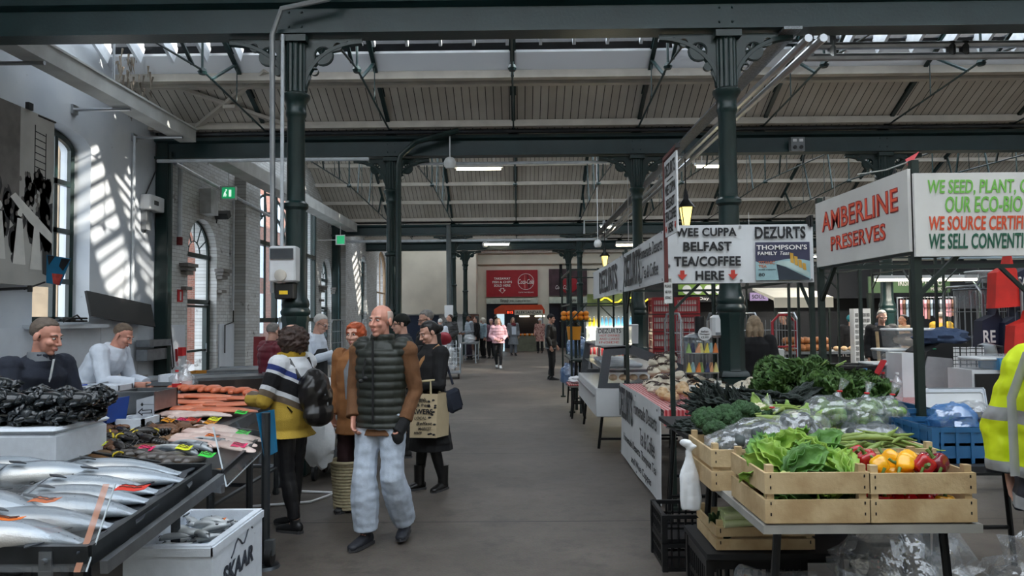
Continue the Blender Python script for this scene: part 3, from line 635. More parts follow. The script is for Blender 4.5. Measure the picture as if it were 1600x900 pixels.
# box beam along the wall with brackets
gm = MB().b2((-6.35, .5, 5.02), (-6.05, 13.75, 5.24)).b2((-6.38, .5, 5.24), (-6.02, 13.75, 5.27))
struct(gm, 'boxed_trim', mat('white_painted_timber', (196, 198, 196), .6, 0, .14, 2), 'white boxed timber gutter running along the fishmongers wall', 'beam')
struct(MB().b2((-6.35, 14.4, 4.9), (-5.95, 27.2, 5.2)), 'boxed_trim', MATS['white_painted_timber'], 'white boxed gutter running past the glazed lobby', 'beam')
for i, y in enumerate((9.3, 11.4, 13.2)): solo(MB().tube([(XL, y, 4.98), (-6.05, y, 4.98)], .028).box((XL + .02, y, 4.98), (.04, .14, .14)), 'wall_bracket', ALU, f'{ORDW[i]} grey metal bracket under the white boxed gutter', 'bracket')
pipe('drop_rod', [(-6.1, 11.0, 5.25), (-6.1, 11.0, 6.2)], .02, ALU, 'thin white rod rising from the boxed gutter', 'rod')
xb = MB()
for a, b_ in (((-6.4, 12.6), (-4.2, 13.8)), ((-4.3, 12.5), (-6.1, 13.8))):
 A, B = [V((q[0], q[1], ZV + .5 * (R2 - q[1]) - .06)) for q in (a, b_)]; xb.bar(A, B, .1, .06)
A = V((-5.2, 13.25, ZV + .5 * .85 - .1)); xb.box(A, (.22, .2, .06)); struct(xb, 'cross_beam', TIMBER, 'timber cross brace under the roof boards over the fishmongers', 'brace')
deb = MB()
for i in range(60):
 q = V((-6.45 + rn.uniform(-.2, .2), 12.4 + rn.uniform(-.5, .3), 6.1 + rn.uniform(-.75, .25))); deb.tube([q, q + V((rn.uniform(-.06, .06), rn.uniform(-.06, .06), -rn.uniform(.1, .35)))], [.02, .004], 4)
tag(deb.build('cobweb_debris', mat('dusty_grey_debris', (120, 110, 98), .9, 0, .3)), 'dusty grey debris hanging in the roof corner above the gutter', 'debris', kind='stuff')
# services
SP = mat('galvanised_conduit', (170, 174, 178), .35, .6, .1)
pipe('cable_tray', [(-6.8, 13.86, 5.2), (9, 13.86, 5.2), (XR - 1, 13.86, 5.2)], .04, DKSTEEL, 'dark cable tray running above the second valley beam')
pipe('conduit_run', [(-6.8, 13.8, 4.68), (-2.8, 13.8, 4.68)], .035, WP, 'white conduit under the second beam beside the switch box column')
pipe('conduit_run', [(-2.2, 14.2, 4.66), (1.9, 14.2, 4.66)], .03, WP, 'white conduit under the second beam over the aisle')
pipe('conduit_run', [(-6.5, 27.3, 4.55), (3.3, 27.3, 4.55)], .05, WP, 'pale conduit under the third beam over the far aisle')
pipe('conduit_run', [(2.45, 27.2, 4.75), (2.45, 27.2, 5.25), (3.2, 27.2, 5.25), (3.2, 27.2, 4.75)], .04, WP, 'white conduit loop on the third beam over the aisle end')
t = thing('lighting_track', 'pair of silver tubes with perforated tray running from the tea sign into the distance', 'track', (3.2, 17, 4.66))
for dx in (0, .16): MB().tube([(3.12 + dx, 7.8, 4.62), (3.12 + dx, 27.3, 4.62)], .045, 8).build('tube', ALU, t)
MB().b2((2.86, 7.8, 4.72), (3.06, 27.3, 4.75)).build('tray', mat('perforated_tray', (120, 124, 128), .4, .6, .4, 60), t, False)
h = MB()
for y in (8.3, 14.2, 20.8, 27): h.bar((2.86, y, 4.77), (3.4, y, 4.77), .05, .03).tube([(3.12, y, 4.78), (3.12, y, 5.2)], .015, 6)
h.build('hanger', ALU, t)
t = thing('lighting_track', 'pair of silver crossing tubes under the nearest beam above the white vegetable sign', 'track', (6, 8.35, 4.66))
for dz in (0, .13): MB().tube([(3.3, 8.35, 4.6 + dz), (8.5, 8.35, 4.6 + dz)], .045, 8).build('tube', ALU, t)
MB().tube([(3.35, 8.35, 4.6), (3.35, 8.35, 5.1)], .05).tube([(3.6, 8.35, 4.6), (3.6, 8.35, 5.1)], .05).build('upright', ALU, t)
for x in (4.95, 5.1): MB().tube([(x, 8.35, 4.6), (x, 8.35, 4.76)], .052).build('coupler', BLACK, t)
pipe('conduit_run', [(-2.62, 7.86, 1.95), (-2.62, 7.8, 4.72), (-2.5, 7.74, 4.98), (-2.0, 7.74, 5.08), (-1.75, 7.74, 5.3)], .03, SP, 'grey conduit climbing the switch box column')
pipe('conduit_run', [(-2.52, 7.84, 2.2), (-2.52, 7.84, 4.74)], .02, WP, 'thin white conduit on the switch box column')
sbx = thing('switch_box', 'white electrical switch box with round socket on the near iron column', 'box', (-2.47, 7.83, 1.95))
MB().b2((-2.62, 7.72, 2.06), (-2.34, 7.9, 2.44), bev=.015).build('casing', WHITE, sbx, False)
MB().b2((-2.6, 7.7, 2.3), (-2.36, 7.725, 2.41)).build('breaker_window', mat('smoked_cover', (70, 74, 78), .2), sbx, False)
MB().lathe([(.06, 0), (.062, .03), (.05, .035)], (-2.49, 7.72, 2.13), 16, R=axes((0, -1, 0))).build('socket', mat('socket_ring', (190, 186, 178)), sbx)
MB().b2((-2.57, 7.76, 1.88), (-2.37, 7.9, 2.05), bev=.01).build('lower_box', BLACK, sbx, False); MB().b2((-2.52, 7.755, 1.93), (-2.43, 7.76, 1.97)).build('yellow_label', mat('yellow_label', (226, 190, 40)), sbx, False)
# pendant lamps, tubes, lantern
def pendant(px, py, Y, top, r, label):
 c = at(px, py, Y); t = thing('pendant_lamp', label, 'lamp', c + V((0, 0, -r)))
 MB().tube([c, (c.x, c.y, top)], .012, 6).build('rod', WHITE, t)
 MB().lathe([(.02, -r * .9), (r * .7, -r * .85), (r * .98, -r * .3), (r, .2 * r), (r * .75, r * .75), (r * .4, r), (.02, r * 1.05)], c, 18).build('shade', mat('opal_glass', (214, 216, 216), .3), t)
pendant(703, 255, 13.84, 5.2, .115, 'white globe pendant lamp hanging from the second beam')
pendant(934, 381, 24.0, 6.92, .13, 'white pendant lamp on long rod above the hanging dessert banners')
pendant(758, 382, 33.4, 5.1, .14, 'small far pendant lamp beside the lit tube over the far beam')
def tube_light(px, py, Y, w, label):
 c = at(px, py, Y); t = thing('tube_light', label, 'lamp', c)
 MB().box(c + V((0, 0, .06)), (w + .1, .12, .06)).build('housing', WHITE, t, False); MB().tube([c - V((w / 2, 0, 0)), c + V((w / 2, 0, 0))], .035, 8).build('tube', TUBE, t)
 MB().tube([c - V((w / 3, 0, -.08)), c + V((-w / 3, 0, 1.9 if Y < 30 else .3))], .008, 5).tube([c + V((w / 3, 0, .08)), c + V((w / 3, 0, 1.9 if Y < 30 else .3))], .008, 5).build('hanger_rod', WHITE, t)
def stall_light(x, y, z, w, e, label, h=1.5):
 t = thing('tube_light', label, 'lamp', (x, y, z)); MB().box((x, y, z + .05), (w, .1, .06)).tube([(x - w / 3, y, z + .05), (x - w / 3, y, z + h)], .008, 5).tube([(x + w / 3, y, z + .05), (x + w / 3, y, z + h)], .008, 5).build('housing', WHITE, t, False); MB().tube([(x - w / 2, y, z), (x + w / 2, y, z)], .025, 8).build('tube', TUBE, t)
 d = bpy.data.lights.new('tube_lamp', 'AREA'); d.shape = 'RECTANGLE'; d.size = w; d.size_y = .1; d.energy = e; d.color = (1, .94, .84); o = bpy.data.objects.new('tube_lamp', d); COL.objects.link(o); o.parent = t; o.location = (0, 0, -.04)
stall_light(10.2, 17.6, 3.4, 2.4, 130, 'lit tube over the clothes rail of the gift stall'); stall_light(7.2, 15.2, 3.2, 2.0, 70, 'lit tube over the bread counter'); stall_light(7.25, 13.2, 2.28, 1.8, 70, 'added lit tube brightening the roll cages beyond the preserves table', .1); stall_light(2.9, 15.8, 3.2, 1.6, 45, 'lit tube over the crimson crates'); stall_light(9, 24.5, 3.6, 4, 160, 'long lit tube before the dark shop fascias'); stall_light(.3, 37.4, 2.0, 1.6, 50, 'lit tube under the orange awning', .1)  # roll cage tube is an added lamp to brighten the dim stalls beyond
tube_light(748, 264, 19.0, 1.15, 'lit fluorescent tube under the boarded roof beside the globe lamp')
tube_light(776, 382, 33.0, 1.1, 'lit fluorescent tube at the far beam above the billboard')
tube_light(1113, 260, 19.0, .8, 'lit fluorescent tube partly behind the tall tea sign')
tube_light(950, 355, 26.0, .5, 'faint lit tube beyond the hanging dessert banners')
def lantern(px, py, Y, s, label):
 c = at(px, py, Y); t = thing('lantern', label, 'lamp', c)
 MB().lathe([(.07 * s, -.2 * s), (.14 * s, .16 * s)], c, 4).build('lit_panes', mat('lit_lantern_glass', (255, 226, 130), .4, 0, .2, 3, emis=2.0), t, False)
 mb = MB().lathe([(.18 * s, .16 * s), (.15 * s, .2 * s), (.05 * s, .32 * s), (.05 * s, .38 * s), (.02 * s, .5 * s)], c, 8)
 for k in range(4):
  a = 2 * PI * (k + .5) / 4; mb.bar(c + V((.075 * s * math.cos(a), .075 * s * math.sin(a), -.2 * s)), c + V((.145 * s * math.cos(a), .145 * s * math.sin(a), .17 * s)), .015 * s)
 mb.build('cap', BLKMETAL, t); MB().tube([c + V((0, 0, .45 * s)), (c.x, c.y, 4.8)], .012, 6).build('hanging_rod', BLKMETAL, t)
lantern(1072, 338, 13.6, 1.0, 'lit yellow lantern hanging behind the tall tea sign'); lantern(945, 408, 24.5, 1.0, 'small lit lantern beyond the hanging dessert banners')
sp = thing('speaker_box', 'grey control box with four round dials on the second beam', 'box', at(1245, 226, 13.92)); c = at(1245, 226, 13.92)
MB().box(c, (.26, .12, .26)).build('casing', mat('grey_box', (120, 124, 128)), sp, False)
for dx in (-.06, .06):
 MB().lathe([(.035, 0), (.035, .02)], c + V((dx, -.06, -.06)), 12, R=axes((0, -1, 0))).build('dial', BLACK, sp); MB().box(c + V((dx, -.065, .07)), (.07, .01, .05)).build('label', WHITE, sp, False)
pipe('rain_pipe', [(-2.25, 13.85, 0), (-2.25, 13.85, 4.55), (-2.2, 13.85, 4.75), (-1.9, 13.8, 5.0), (-1.1, 13.8, 5.2)], .055, DKGREEN, 'dark green rain pipe beside the column behind the bald man')
pipe('rain_pipe', [(-2.55, 27.1, 0), (-2.55, 27.1, 5.1)], .09, mat('grey_pipe', (90, 96, 96)), 'thick grey pipe with a white box on the far third column')
solo(MB().b2((-2.7, 26.95, 1.7), (-2.4, 27.15, 2.15)), 'switch_box', WHITE, 'white switch box on the far grey pipe column', 'box', smooth=False)
# ---------------------------------------------------------------- far end
struct(MB().b2((-6.2, 39.2, 1.9), (-2.25, 41, 7)), 'block_wall', CREAM, 'cream painted block standing out beside the red billboard', 'wall')
struct(MB().b2((-6.2, 39.4, 0), (-2.9, 41, 1.9)).b2((-6.2, 39.3, 1.85), (-2.25, 39.5, 1.95)), 'panel_wall', mat('pale_door_panels', (196, 200, 204)), 'pale closed panels at the foot of the cream block', 'wall')
solo(MB().b2((-6.1, 39.3, 0), (-4.25, 39.4, 1.84)), 'blue_door', mat('navy_door', (28, 42, 66), .5), 'navy blue double door behind the beanie man', 'door', kind='structure', smooth=False)
struct(MB().b2((-2.75, 39.25, 0), (-2.2, 41, 1.88)), 'brick_pillar', RBRICK, 'red brown brick pier below the cream block', 'pier')
solo(MB().b2((-4.0, 39.37, 1.0), (-3.6, 39.39, 1.35)), 'safety_notice', mat('green_notice', (60, 130, 120), .5, 0, .5, 40), 'small green safety notice on the pale far panels', 'sign', smooth=False)
bb = thing('billboard', 'dark red takeaway fish and chips billboard on the cream end wall', 'sign', (0, 40.9, 2.7)); Yb = 40.8
A = at(760, 464, Yb); B = at(840, 421.5, Yb); Wd, Hg = B.x - A.x, B.z - A.z; U, Z_ = V((1, 0, 0)), V((0, 0, 1))
MB().b2((A.x, Yb, A.z), (B.x, 41, B.z)).build('board', mat('billboard_red', (158, 36, 46), .4, 0, .06), bb, False)
SW = mat('sign_white', (240, 236, 232), .5, 0, 0)
Yf = Yb - .012
for i, s_ in enumerate(('TAKEAWAY', 'FISH & CHIPS', 'SOLD HERE')): text(s_, (A.x + Wd * (.15 if i == 0 else .12 if i == 1 else .15), Yf, B.z - Hg * (.36 + .13 * i)), U, Z_, Wd * (.32 if i != 1 else .38), Hg * .085, SW, bb, bold=.02)
ax, az = A.x + Wd * .31, A.z + Hg * .26
ar = [(-.1, .1), (-.1, 0), (-.2, 0), (0, -.2), (.2, 0), (.1, 0), (.1, .1)]; inn = [(-.07, .075), (-.07, -.03), (-.14, -.03), (0, -.165), (.14, -.03), (.07, -.03), (.07, .075)]
shape('arrow', [ar, inn], .01, (ax, Yf, az), U, Z_, SW, bb)
cx, cz = A.x + Wd * .77, A.z + Hg * .56
shape('logo_ring', [arc(cx, cz, .45, 0, 360, 32)[:-1], arc(cx, cz, .43, 0, 360, 32)[:-1]], .01, (0, Yf, 0), U, Z_, SW, bb)
shape('logo_bottle', [[(cx - .1, cz - .38), (cx - .02, cz - .38), (cx - .03, cz), (cx - .05, cz + .38), (cx - .08, cz + .38), (cx - .11, cz)]], .008, (0, Yf, 0), U, Z_, mat('pale_red_print', (200, 110, 104)), bb)
shape('logo_bottle', [[(cx + .14, cz - .36), (cx + .22, cz - .34), (cx + .18, cz), (cx + .12, cz + .38), (cx + .08, cz + .38), (cx + .1, cz)]], .008, (0, Yf, 0), U, Z_, mat('dark_red_print', (90, 20, 28)), bb)
text('Coca-Cola', (cx - .42, Yf - .01, cz - .13), U, Z_, .84, .27, SW, bb, 'script_lettering', .012, .35)
text('TASTE THE FEELING', (cx - .42, Yf, cz - .63), U, Z_, .84, .07, SW, bb)
A2 = at(858, 462, 40.9); B2 = at(900, 420, 40.9); b2 = thing('billboard', 'second dark red drinks poster partly hidden by scaffold poles', 'sign', A2)
MB().b2((A2.x, 40.85, A2.z), (B2.x + .6, 40.95, B2.z)).build('board', mat('poster_dark', (70, 52, 58), .4, 0, .4, 2.5), b2, False)
q = MB()
for a in (.25, .6): q.ell((A2.x + 1.0 + a * .3, 40.83, A2.z + .5 + .2 * a), (.42, .02, .45), 12, 6)
q.build('red_print', MATS['billboard_red'], b2); text('Coca-Cola', (A2.x + .35, 40.8, A2.z + .35), U, Z_, .75, .22, SW, b2, bold=.012, shear=.35)
f2 = thing('shop_fascia', 'pale fascia board over the far chip shop under the red billboard', 'sign', (A.x, 40.8, 2.2)); zz = at(800, 474.5, 40.8).z
MB().b2((A.x, 40.7, zz), (B.x, 40.95, A.z - .08)).build('board', mat('fascia_sage', (176, 184, 172)), f2, False)
text('Simply', (A.x + .75, 40.69, zz + .05), U, Z_, .5, .2, INK, f2, bold=.012, shear=.3); text('FISH, CHIPS & BISTRO', (A.x + 1.32, 40.69, zz + .09), U, Z_, 1.1, .1, INK, f2)
f3 = thing('shop_fascia', 'pale fascia board under the second drinks poster', 'sign', (A2.x, 40.8, 2.2)); MB().b2((A2.x, 40.7, zz), (B2.x + .6, 40.95, A2.z - .08)).build('board', MATS['fascia_sage'], f3, False); text('Simply', (A2.x + 1.0, 40.69, zz + .05), U, Z_, .5, .2, INK, f3, bold=.012, shear=.3)
struct(MB().b2((A.x, 40.9, 0), (B.x, 41, zz)).b2((A2.x, 40.9, 0), (B2.x + 3, 41, zz)), 'shop_door', mat('navy_void', (18, 24, 38), .5), 'dark navy shop entrances under the far fascias', 'door')
struct(MB().tube([(2.35, 40.8, 0), (2.35, 40.8, 4.6)], .08), 'downpipe_trim', BLKMETAL, 'dark downpipe on the cream end wall beside the billboard', 'pipe')
struct(MB().b2((XL, 40.8, 4.65), (XR, 41, 4.9)), 'cornice', CREAM, 'cream ledge along the top of the end wall', 'trim')
# ---------------------------------------------------------------- people
def remesh(mb, name, vox, org, smooth=2, fn=None):
 me0 = mb.mesh(name + '_t', org, False); o = bpy.data.objects.new('tmp', me0); COL.objects.link(o)
 r = o.modifiers.new('r', 'REMESH'); r.mode = 'VOXEL'; r.voxel_size = vox; r.use_smooth_shade = True
 if smooth: k = o.modifiers.new('s', 'SMOOTH'); k.factor = .5; k.iterations = smooth
 dg = bpy.context.evaluated_depsgraph_get(); me = bpy.data.meshes.new_from_object(o.evaluated_get(dg)); bpy.data.objects.remove(o); bpy.data.meshes.remove(me0)
 me.name = name; me.materials.clear()
 if fn:
  co = [v.co.copy() for v in me.vertices]; nm = [v.normal.copy() for v in me.vertices]
  for v, c, n in zip(me.vertices, co, nm): v.co = c + n * fn(c)
 me.polygons.foreach_set('use_smooth', [True] * len(me.polygons)); me.update(); return me
SKIN = {'light': mat('skin_light', (206, 158, 138), .5, 0, .07, 14), 'pink': mat('skin_pink', (208, 148, 128), .5, 0, .1, 10), 'tan': mat('skin_tan', (184, 134, 108), .5, 0, .08, 12), 'brown': mat('skin_brown', (122, 84, 64), .5, 0, .08, 12)}
EYEW = mat('eye_white', (206, 200, 194), .25, 0, 0); EYED = mat('eye_iris', (46, 38, 34), .2, 0, 0); LIP = mat('lips', (168, 104, 96), .45, 0, .05)
JD = dict(pelvis=(0, 0, .95), waist=(0, 0, 1.1), chest=(0, .01, 1.3), neck=(0, .02, 1.47), head=(0, -.015, 1.633), shL=(.185, .015, 1.415), shR=(-.185, .015, 1.415),
 elL=(.245, .04, 1.13), elR=(-.245, .04, 1.13), wrL=(.25, -.05, .89), wrR=(-.25, -.05, .89), hipL=(.088, 0, .93), hipR=(-.088, 0, .93), knL=(.1, -.03, .5), knR=(-.1, -.03, .5), anL=(.105, .03, .085), anR=(-.105, .03, .085))
class Person: pass
def mixp(a, b, t): return a + (b - a) * t
def person(label, pos, yaw, H=1.75, pose=None, head=(0, 0, 0), skin='light', hair=('short', None), top=None, legs=None, shoes=None, hand=None, vox=.008, z=0., footyaw=(0, 0), build=1.0, vest=None, extra_top=None):
 P = Person(); s = H / 1.75; yw = math.radians(yaw); R = rotz(yw); O = V((pos[0], pos[1], z))
 j = {k: V(v) for k, v in JD.items()}
 for k, v in (pose or {}).items(): j[k] = V(v)
 w = lambda p: O + R @ (V(p) * s)
 P.w = w; P.R = R; P.s = s
 J = {k: w(v) for k, v in j.items()}; P.J = J
 lat = R @ V((1, 0, 0)); P.t = t = thing('person', label, 'person', O)
 org = O; sk = SKIN[skin]
 HR = R @ rotz(math.radians(head[0])) @ Matrix.Rotation(math.radians(head[1]), 3, 'X') @ Matrix.Rotation(math.radians(head[2] if len(head) > 2 else 0), 3, 'Y')
 hc = J['head']; hp = lambda p: hc + HR @ (V(p) * s); P.hp = hp; P.HR = HR; B = build
 def torso(mb, off=0., hem=None, flare=0., neck=.06, topz=0.):
  pts = [(mixp(j['hipL'], j['hipR'], .5) + V((0, 0, -.07)), .15 * B, .105 * B), (j['pelvis'], .165 * B, .118 * B), (j['waist'], .15 * B, .112 * B), (j['chest'], .172 * B, .122 * B), (mixp(j['chest'], j['neck'], .55), .165 * B, .105 * B), (mixp(j['chest'], j['neck'], .85), .1, .075), (j['neck'] + V((0, 0, .01)), .058, .06)]
  q = [(w(p), ((a + off) * s, (b_ + off) * s)) for p, a, b_ in pts]
  if hem is not None:
   base = j['pelvis']; q = [x for x, y in zip(q, pts) if y[0].z > hem + .03]
   q = [(w((base.x, base.y, hem)), ((.165 * B + off + flare) * s, (.12 * B + off + flare) * s))] + q
  if neck: q[-1] = (q[-1][0], (q[-1][1][0] + .004, q[-1][1][1] + .004))
  mb.tube([a for a, _ in q], [r for _, r in q], 16, upv=lat)
 def arm(mb, sd, off=0., upto=1.0, cuff=0.):
  a, e, wr = J['sh' + sd], J['el' + sd], J['wr' + sd]
  pts = [mixp(a, J['neck'], .35), a, mixp(a, e, .5), e]; rr = [.05, .062, .052, .045]
  if upto > .5:
   u = (upto - .5) * 2; pts += [mixp(e, wr, .35 * u), mixp(e, wr, u)]; rr += [.042, .03 + cuff]
  mb.tube(pts, [(r + off) * s for r in rr], 10); mb.ell(a, (.066 + off) * s, 10, 7)
  mb.ell(e, (.044 + off) * s, 8, 6)
 def leg(mb, sd, off=0., wide=0., end=1.0):
  h, k, a = J['hip' + sd], J['kn' + sd], J['an' + sd]
  mb.tube([h + V((0, 0, .05 * s)), mixp(h, k, .3), mixp(h, k, .7), k, mixp(k, a, .35), mixp(k, a, end)], [(r + off) * s for r in (.088, .085, .068, .056 + wide * .5, .055 + wide, .038 + wide)], 12)
  mb.ell(k, (.057 + off) * s, 10, 7)
 # body, one continuous skin
 mb = MB(); torso(mb, -.012)
 mb.tube([J['neck'] - V((0, 0, .03 * s)), mixp(J['neck'], hp((0, .02, -.07)), .6), hp((0, .015, -.04))], [.06 * s, .053 * s, .052 * s], 12)
 for c, r in (((0, .014, .035), (.074, .095, .083)), ((0, -.028, -.036), (.057, .063, .078)), ((0, -.062, -.098), (.027, .024, .019)), ((.034, -.062, -.026), (.026, .028, .026)), ((-.034, -.062, -.026), (.026, .028, .026)),
                 ((0, -.09, -.067), (.024, .011, .014)), ((.079, .012, -.008), (.01, .02, .032)), ((-.079, .012, -.008), (.01, .02, .032)), ((.012, -.098, -.034), (.009, .012, .008)), ((-.012, -.098, -.034), (.009, .012, .008))):
  mb.ell(hp(c), [x * s for x in r], 14, 10, HR)
 mb.tube([hp((0, -.086, .02)), hp((0, -.104, -.01)), hp((0, -.117, -.03)), hp((0, -.1, -.04))], [.009 * s, .01 * s, .0125 * s, .008 * s], 8)
 mb.tube([hp((-.05, -.066, .026)), hp((-.025, -.082, .028)), hp((0, -.08, .024)), hp((.025, -.082, .028)), hp((.05, -.066, .026))], [.009 * s, .011 * s, .01 * s, .011 * s, .009 * s], 8)
 hd = hand or {}
 P.hands = {}
 for sd in 'LR':
  arm(mb, sd, -.008); leg(mb, sd, -.01)
  a, f = J['an' + sd], R @ rotz(math.radians(footyaw[0 if sd == 'L' else 1])) @ V((0, -1, 0))
  mb.tube([a + V((0, 0, .05)), a, a - V((0, 0, .04 * s)) + f * .05 * s, V((a.x, a.y, a.z - .055 * s)) + f * .14 * s], [.036 * s, .036 * s, .032 * s, .022 * s], 10)
  d = (J['wr' + sd] - J['el' + sd]).normalized(); o = hd.get(sd, {})
  hdir = (R @ V(o['dir'])).normalized() if 'dir' in o else d
  nrm = (R @ V(o.get('palm', (-1 if sd == 'L' else 1, 0, 0)))); nrm = (nrm - hdir * nrm.dot(hdir)).normalized(); side = hdir.cross(nrm) * (1 if sd == 'L' else -1)
  wr = J['wr' + sd]; curl = o.get('curl', 28)
  mb.tube([wr - hdir * .02 * s, wr + hdir * .03 * s, wr + hdir * .085 * s], [(.026 * s, .019 * s), (.036 * s, .017 * s), (.04 * s, .014 * s)], 10, upv=side)
  for i, L_ in enumerate((.072, .08, .074, .058)):
   q = wr + hdir * .08 * s + side * ((1.5 - i) * .0195 * s); ang = 0; pts = [q - hdir * .012 * s]; dd = hdir
   for kx, fr in enumerate((.42, .33, .25)):
    ang += math.radians(curl * (.7 if kx == 0 else 1)); dd = hdir * math.cos(ang) + nrm * math.sin(ang); q = q + dd * (L_ * fr * s); pts.append(q)
   mb.tube(pts, [.0092 * s, .0088 * s, .0082 * s, .0072 * s], 7)
  q = wr + hdir * .03 * s + side * .03 * s; p2 = q + (side * .6 + hdir * .7 + nrm * .35).normalized() * .04 * s; p3 = p2 + (hdir * .9 + nrm * .5 - side * .1).normalized() * .034 * s
  mb.tube([q - side * .012 * s, q, p2, p3], [.013 * s, .012 * s, .0105 * s, .008 * s], 7)
  P.hands[sd] = wr + hdir * .085 * s + nrm * .02 * s
 body = link('body', remesh(mb, 'body', vox * .72, org, 2), sk, t)
 # face details
 for sx in (-1, 1):
  MB().ell(hp((sx * .030, -.0815, .005)), [x * s for x in (.0135, .009, .0075)], 10, 6, HR, 0).ell(hp((sx * .030, -.0885, .005)), [x * s for x in (.0062, .004, .0062)], 8, 6, HR, 1).build('eye', [EYEW, EYED], t)
  hm = hair[1] or MATS.get('hair_grey') or mat('hair_grey', (120, 116, 112), .7)
  MB().tube([hp((sx * .016, -.092, .026)), hp((sx * .032, -.0915, .031)), hp((sx * .05, -.078, .026))], [.0035 * s, .0042 * s, .002 * s], 6, flat=.7).build('eyebrow', hm, t)
 MB().tube([hp((-.022, -.092, -.064)), hp((0, -.1015, -.062)), hp((.022, -.092, -.064))], [.002 * s, .0052 * s, .002 * s], 6).tube([hp((-.019, -.092, -.068)), hp((0, -.1, -.071)), hp((.019, -.092, -.068))], [.002 * s, .0058 * s, .002 * s], 6).build('lips', LIP, t)
 # hair or hat
 st, hm = hair[0], hair[1] or mat('hair_grey', (120, 116, 112), .7, 0, .2, 30, .4, 90)
 rad = {'short': (.079, .1, .09), 'fringe': (.077, .098, .084), 'curly': (.138, .142, .132), 'long': (.086, .104, .094), 'tied': (.08, .101, .088), 'beanie': (.086, .108, .1), 'bob': (.096, .112, .097), 'hood': (.11, .13, .125), 'hat': (.088, .108, .1), 'balding': (.0775, .099, .086)}[st]
 def keep(d):
  fr = -d.y  # front
  if st == 'fringe': return 1 if (d.z < .45 and fr < .25 and d.z > -.75) else 0
  if st == 'balding': return 1 if ((d.z < .55 and fr < .3) and d.z > -.7) else 0
  if st in ('beanie', 'hat'): return 1 if d.z > -.05 + (.25 * fr) else 0
  if st == 'hood': return 1 if fr < .62 else 0
  if st in ('curly', 'bob'): return 1 if (fr < .3 or d.z > .5) else 0
  if st in ('long', 'tied'): return 1 if (d.z > .42 or fr < .28) else 0
  return 1 if ((d.z > .45 + .15 * max(0, fr)) or (fr < .2 and d.z > -.62)) else 0
 nzA = {'curly': .22, 'short': .05, 'bob': .12}.get(st, .03)
 def hf(p, d):
  kf = keep(d); q = p * (1 + nzA * mnoise.noise(d * 5.5) + (nzA * .5 * mnoise.noise(d * 13))) if kf else p * .86
  return q
 cz = {'curly': -.02, 'bob': .02, 'hood': .01}.get(st, .036)
 hb = MB().ell(hp((0, .016 if st != 'curly' else .022, cz)), [x * s for x in rad], 30, 22, HR, fn=hf)
 if st == 'long':
  for sx in (-1, 0, 1): hb.tube([hp((sx * .06, .06, .03)), hp((sx * .075, .07, -.08)), hp((sx * .08, .06, -.2))], [.04 * s, .045 * s, .02 * s], 10)
 if st == 'tied': hb.ell(hp((0, .115, -.01)), [.045 * s, .06 * s, .045 * s], 12, 8, HR, nz=.1).ell(hp((0, .09, .0)), [.06 * s, .05 * s, .06 * s], 12, 8, HR)
 if st == 'hat': hb.lathe([(.115 * s, 0), (.118 * s, .012 * s), (.088 * s, .02 * s)], hp((0, .01, .055)), 18, R=HR)
 nm = {'beanie': 'beanie', 'hat': 'hat', 'hood': 'hood'}.get(st, 'hair')
 link(nm, remesh(hb, nm, max(vox * .8, .006), org, 1), hm, t)
 P.torso, P.arm, P.leg, P.org = torso, arm, leg, org
 # clothing
 if legs:
  mb = MB(); off = legs.get('off', .012); wd = legs.get('wide', .02)
  if not legs.get('only_legs'):
   q = [mixp(j['hipL'], j['hipR'], .5) + V((0, 0, -.09)), j['pelvis'] + V((0, 0, -.02)), mixp(j['pelvis'], j['waist'], .6)]
   mb.tube([w(x) for x in q], [((.15 * B + off) * s, (.108 * B + off) * s), ((.166 * B + off) * s, (.12 * B + off) * s), ((.152 * B + off) * s, (.112 * B + off) * s)], 16, upv=lat)
  for sd in 'LR': leg(mb, sd, off, wd, legs.get('end', .93))
  wr = legs.get('wrinkle', .006)
  link(legs.get('name', 'trousers'), remesh(mb, 'trousers', vox, org, 2, (lambda c: wr * mnoise.noise(V((c.x * 14, c.y * 14, c.z * 22)))) if wr else None), legs['m'], t)
 if top:
  mb = MB(); off = top.get('off', .016); torso(mb, off, top.get('hem', .85), top.get('flare', .01))
  if top.get('skirt'):
   b_ = j['pelvis']; hm_ = top['skirt']; mb.tube([w((b_.x, b_.y, hm_)), w((b_.x, b_.y, hm_ + .25)), w(b_)], [((.17 + off + .05) * s, (.14 + off + .06) * s), ((.175 + off + .02) * s, (.14 + off + .02) * s), ((.165 + off) * s, (.12 + off) * s)], 16, upv=lat)
  for sd in 'LR': arm(mb, sd, off * .75, top.get('sleeve', .97), top.get('cuff', .006))
  if top.get('collar'): mb.tube([J['neck'] - V((0, 0, .05 * s)), J['neck'] + (V((0, 0, .025)) + (hp((0, .0, -.06)) - J['neck']) * .2) * s], [.088 * s, .075 * s], 14)
  wr = top.get('wrinkle', .007); qz = top.get('quilt')
  def fn(c):
   v = wr * mnoise.noise(V((c.x * 11, c.y * 11, c.z * 16)))
   if qz: v += .009 * abs(math.sin(c.z * PI / qz)) - .006
   return v
  P.top = link(top.get('name', 'jacket'), remesh(mb, 'top', vox, org, 2, fn), top['m'], t)
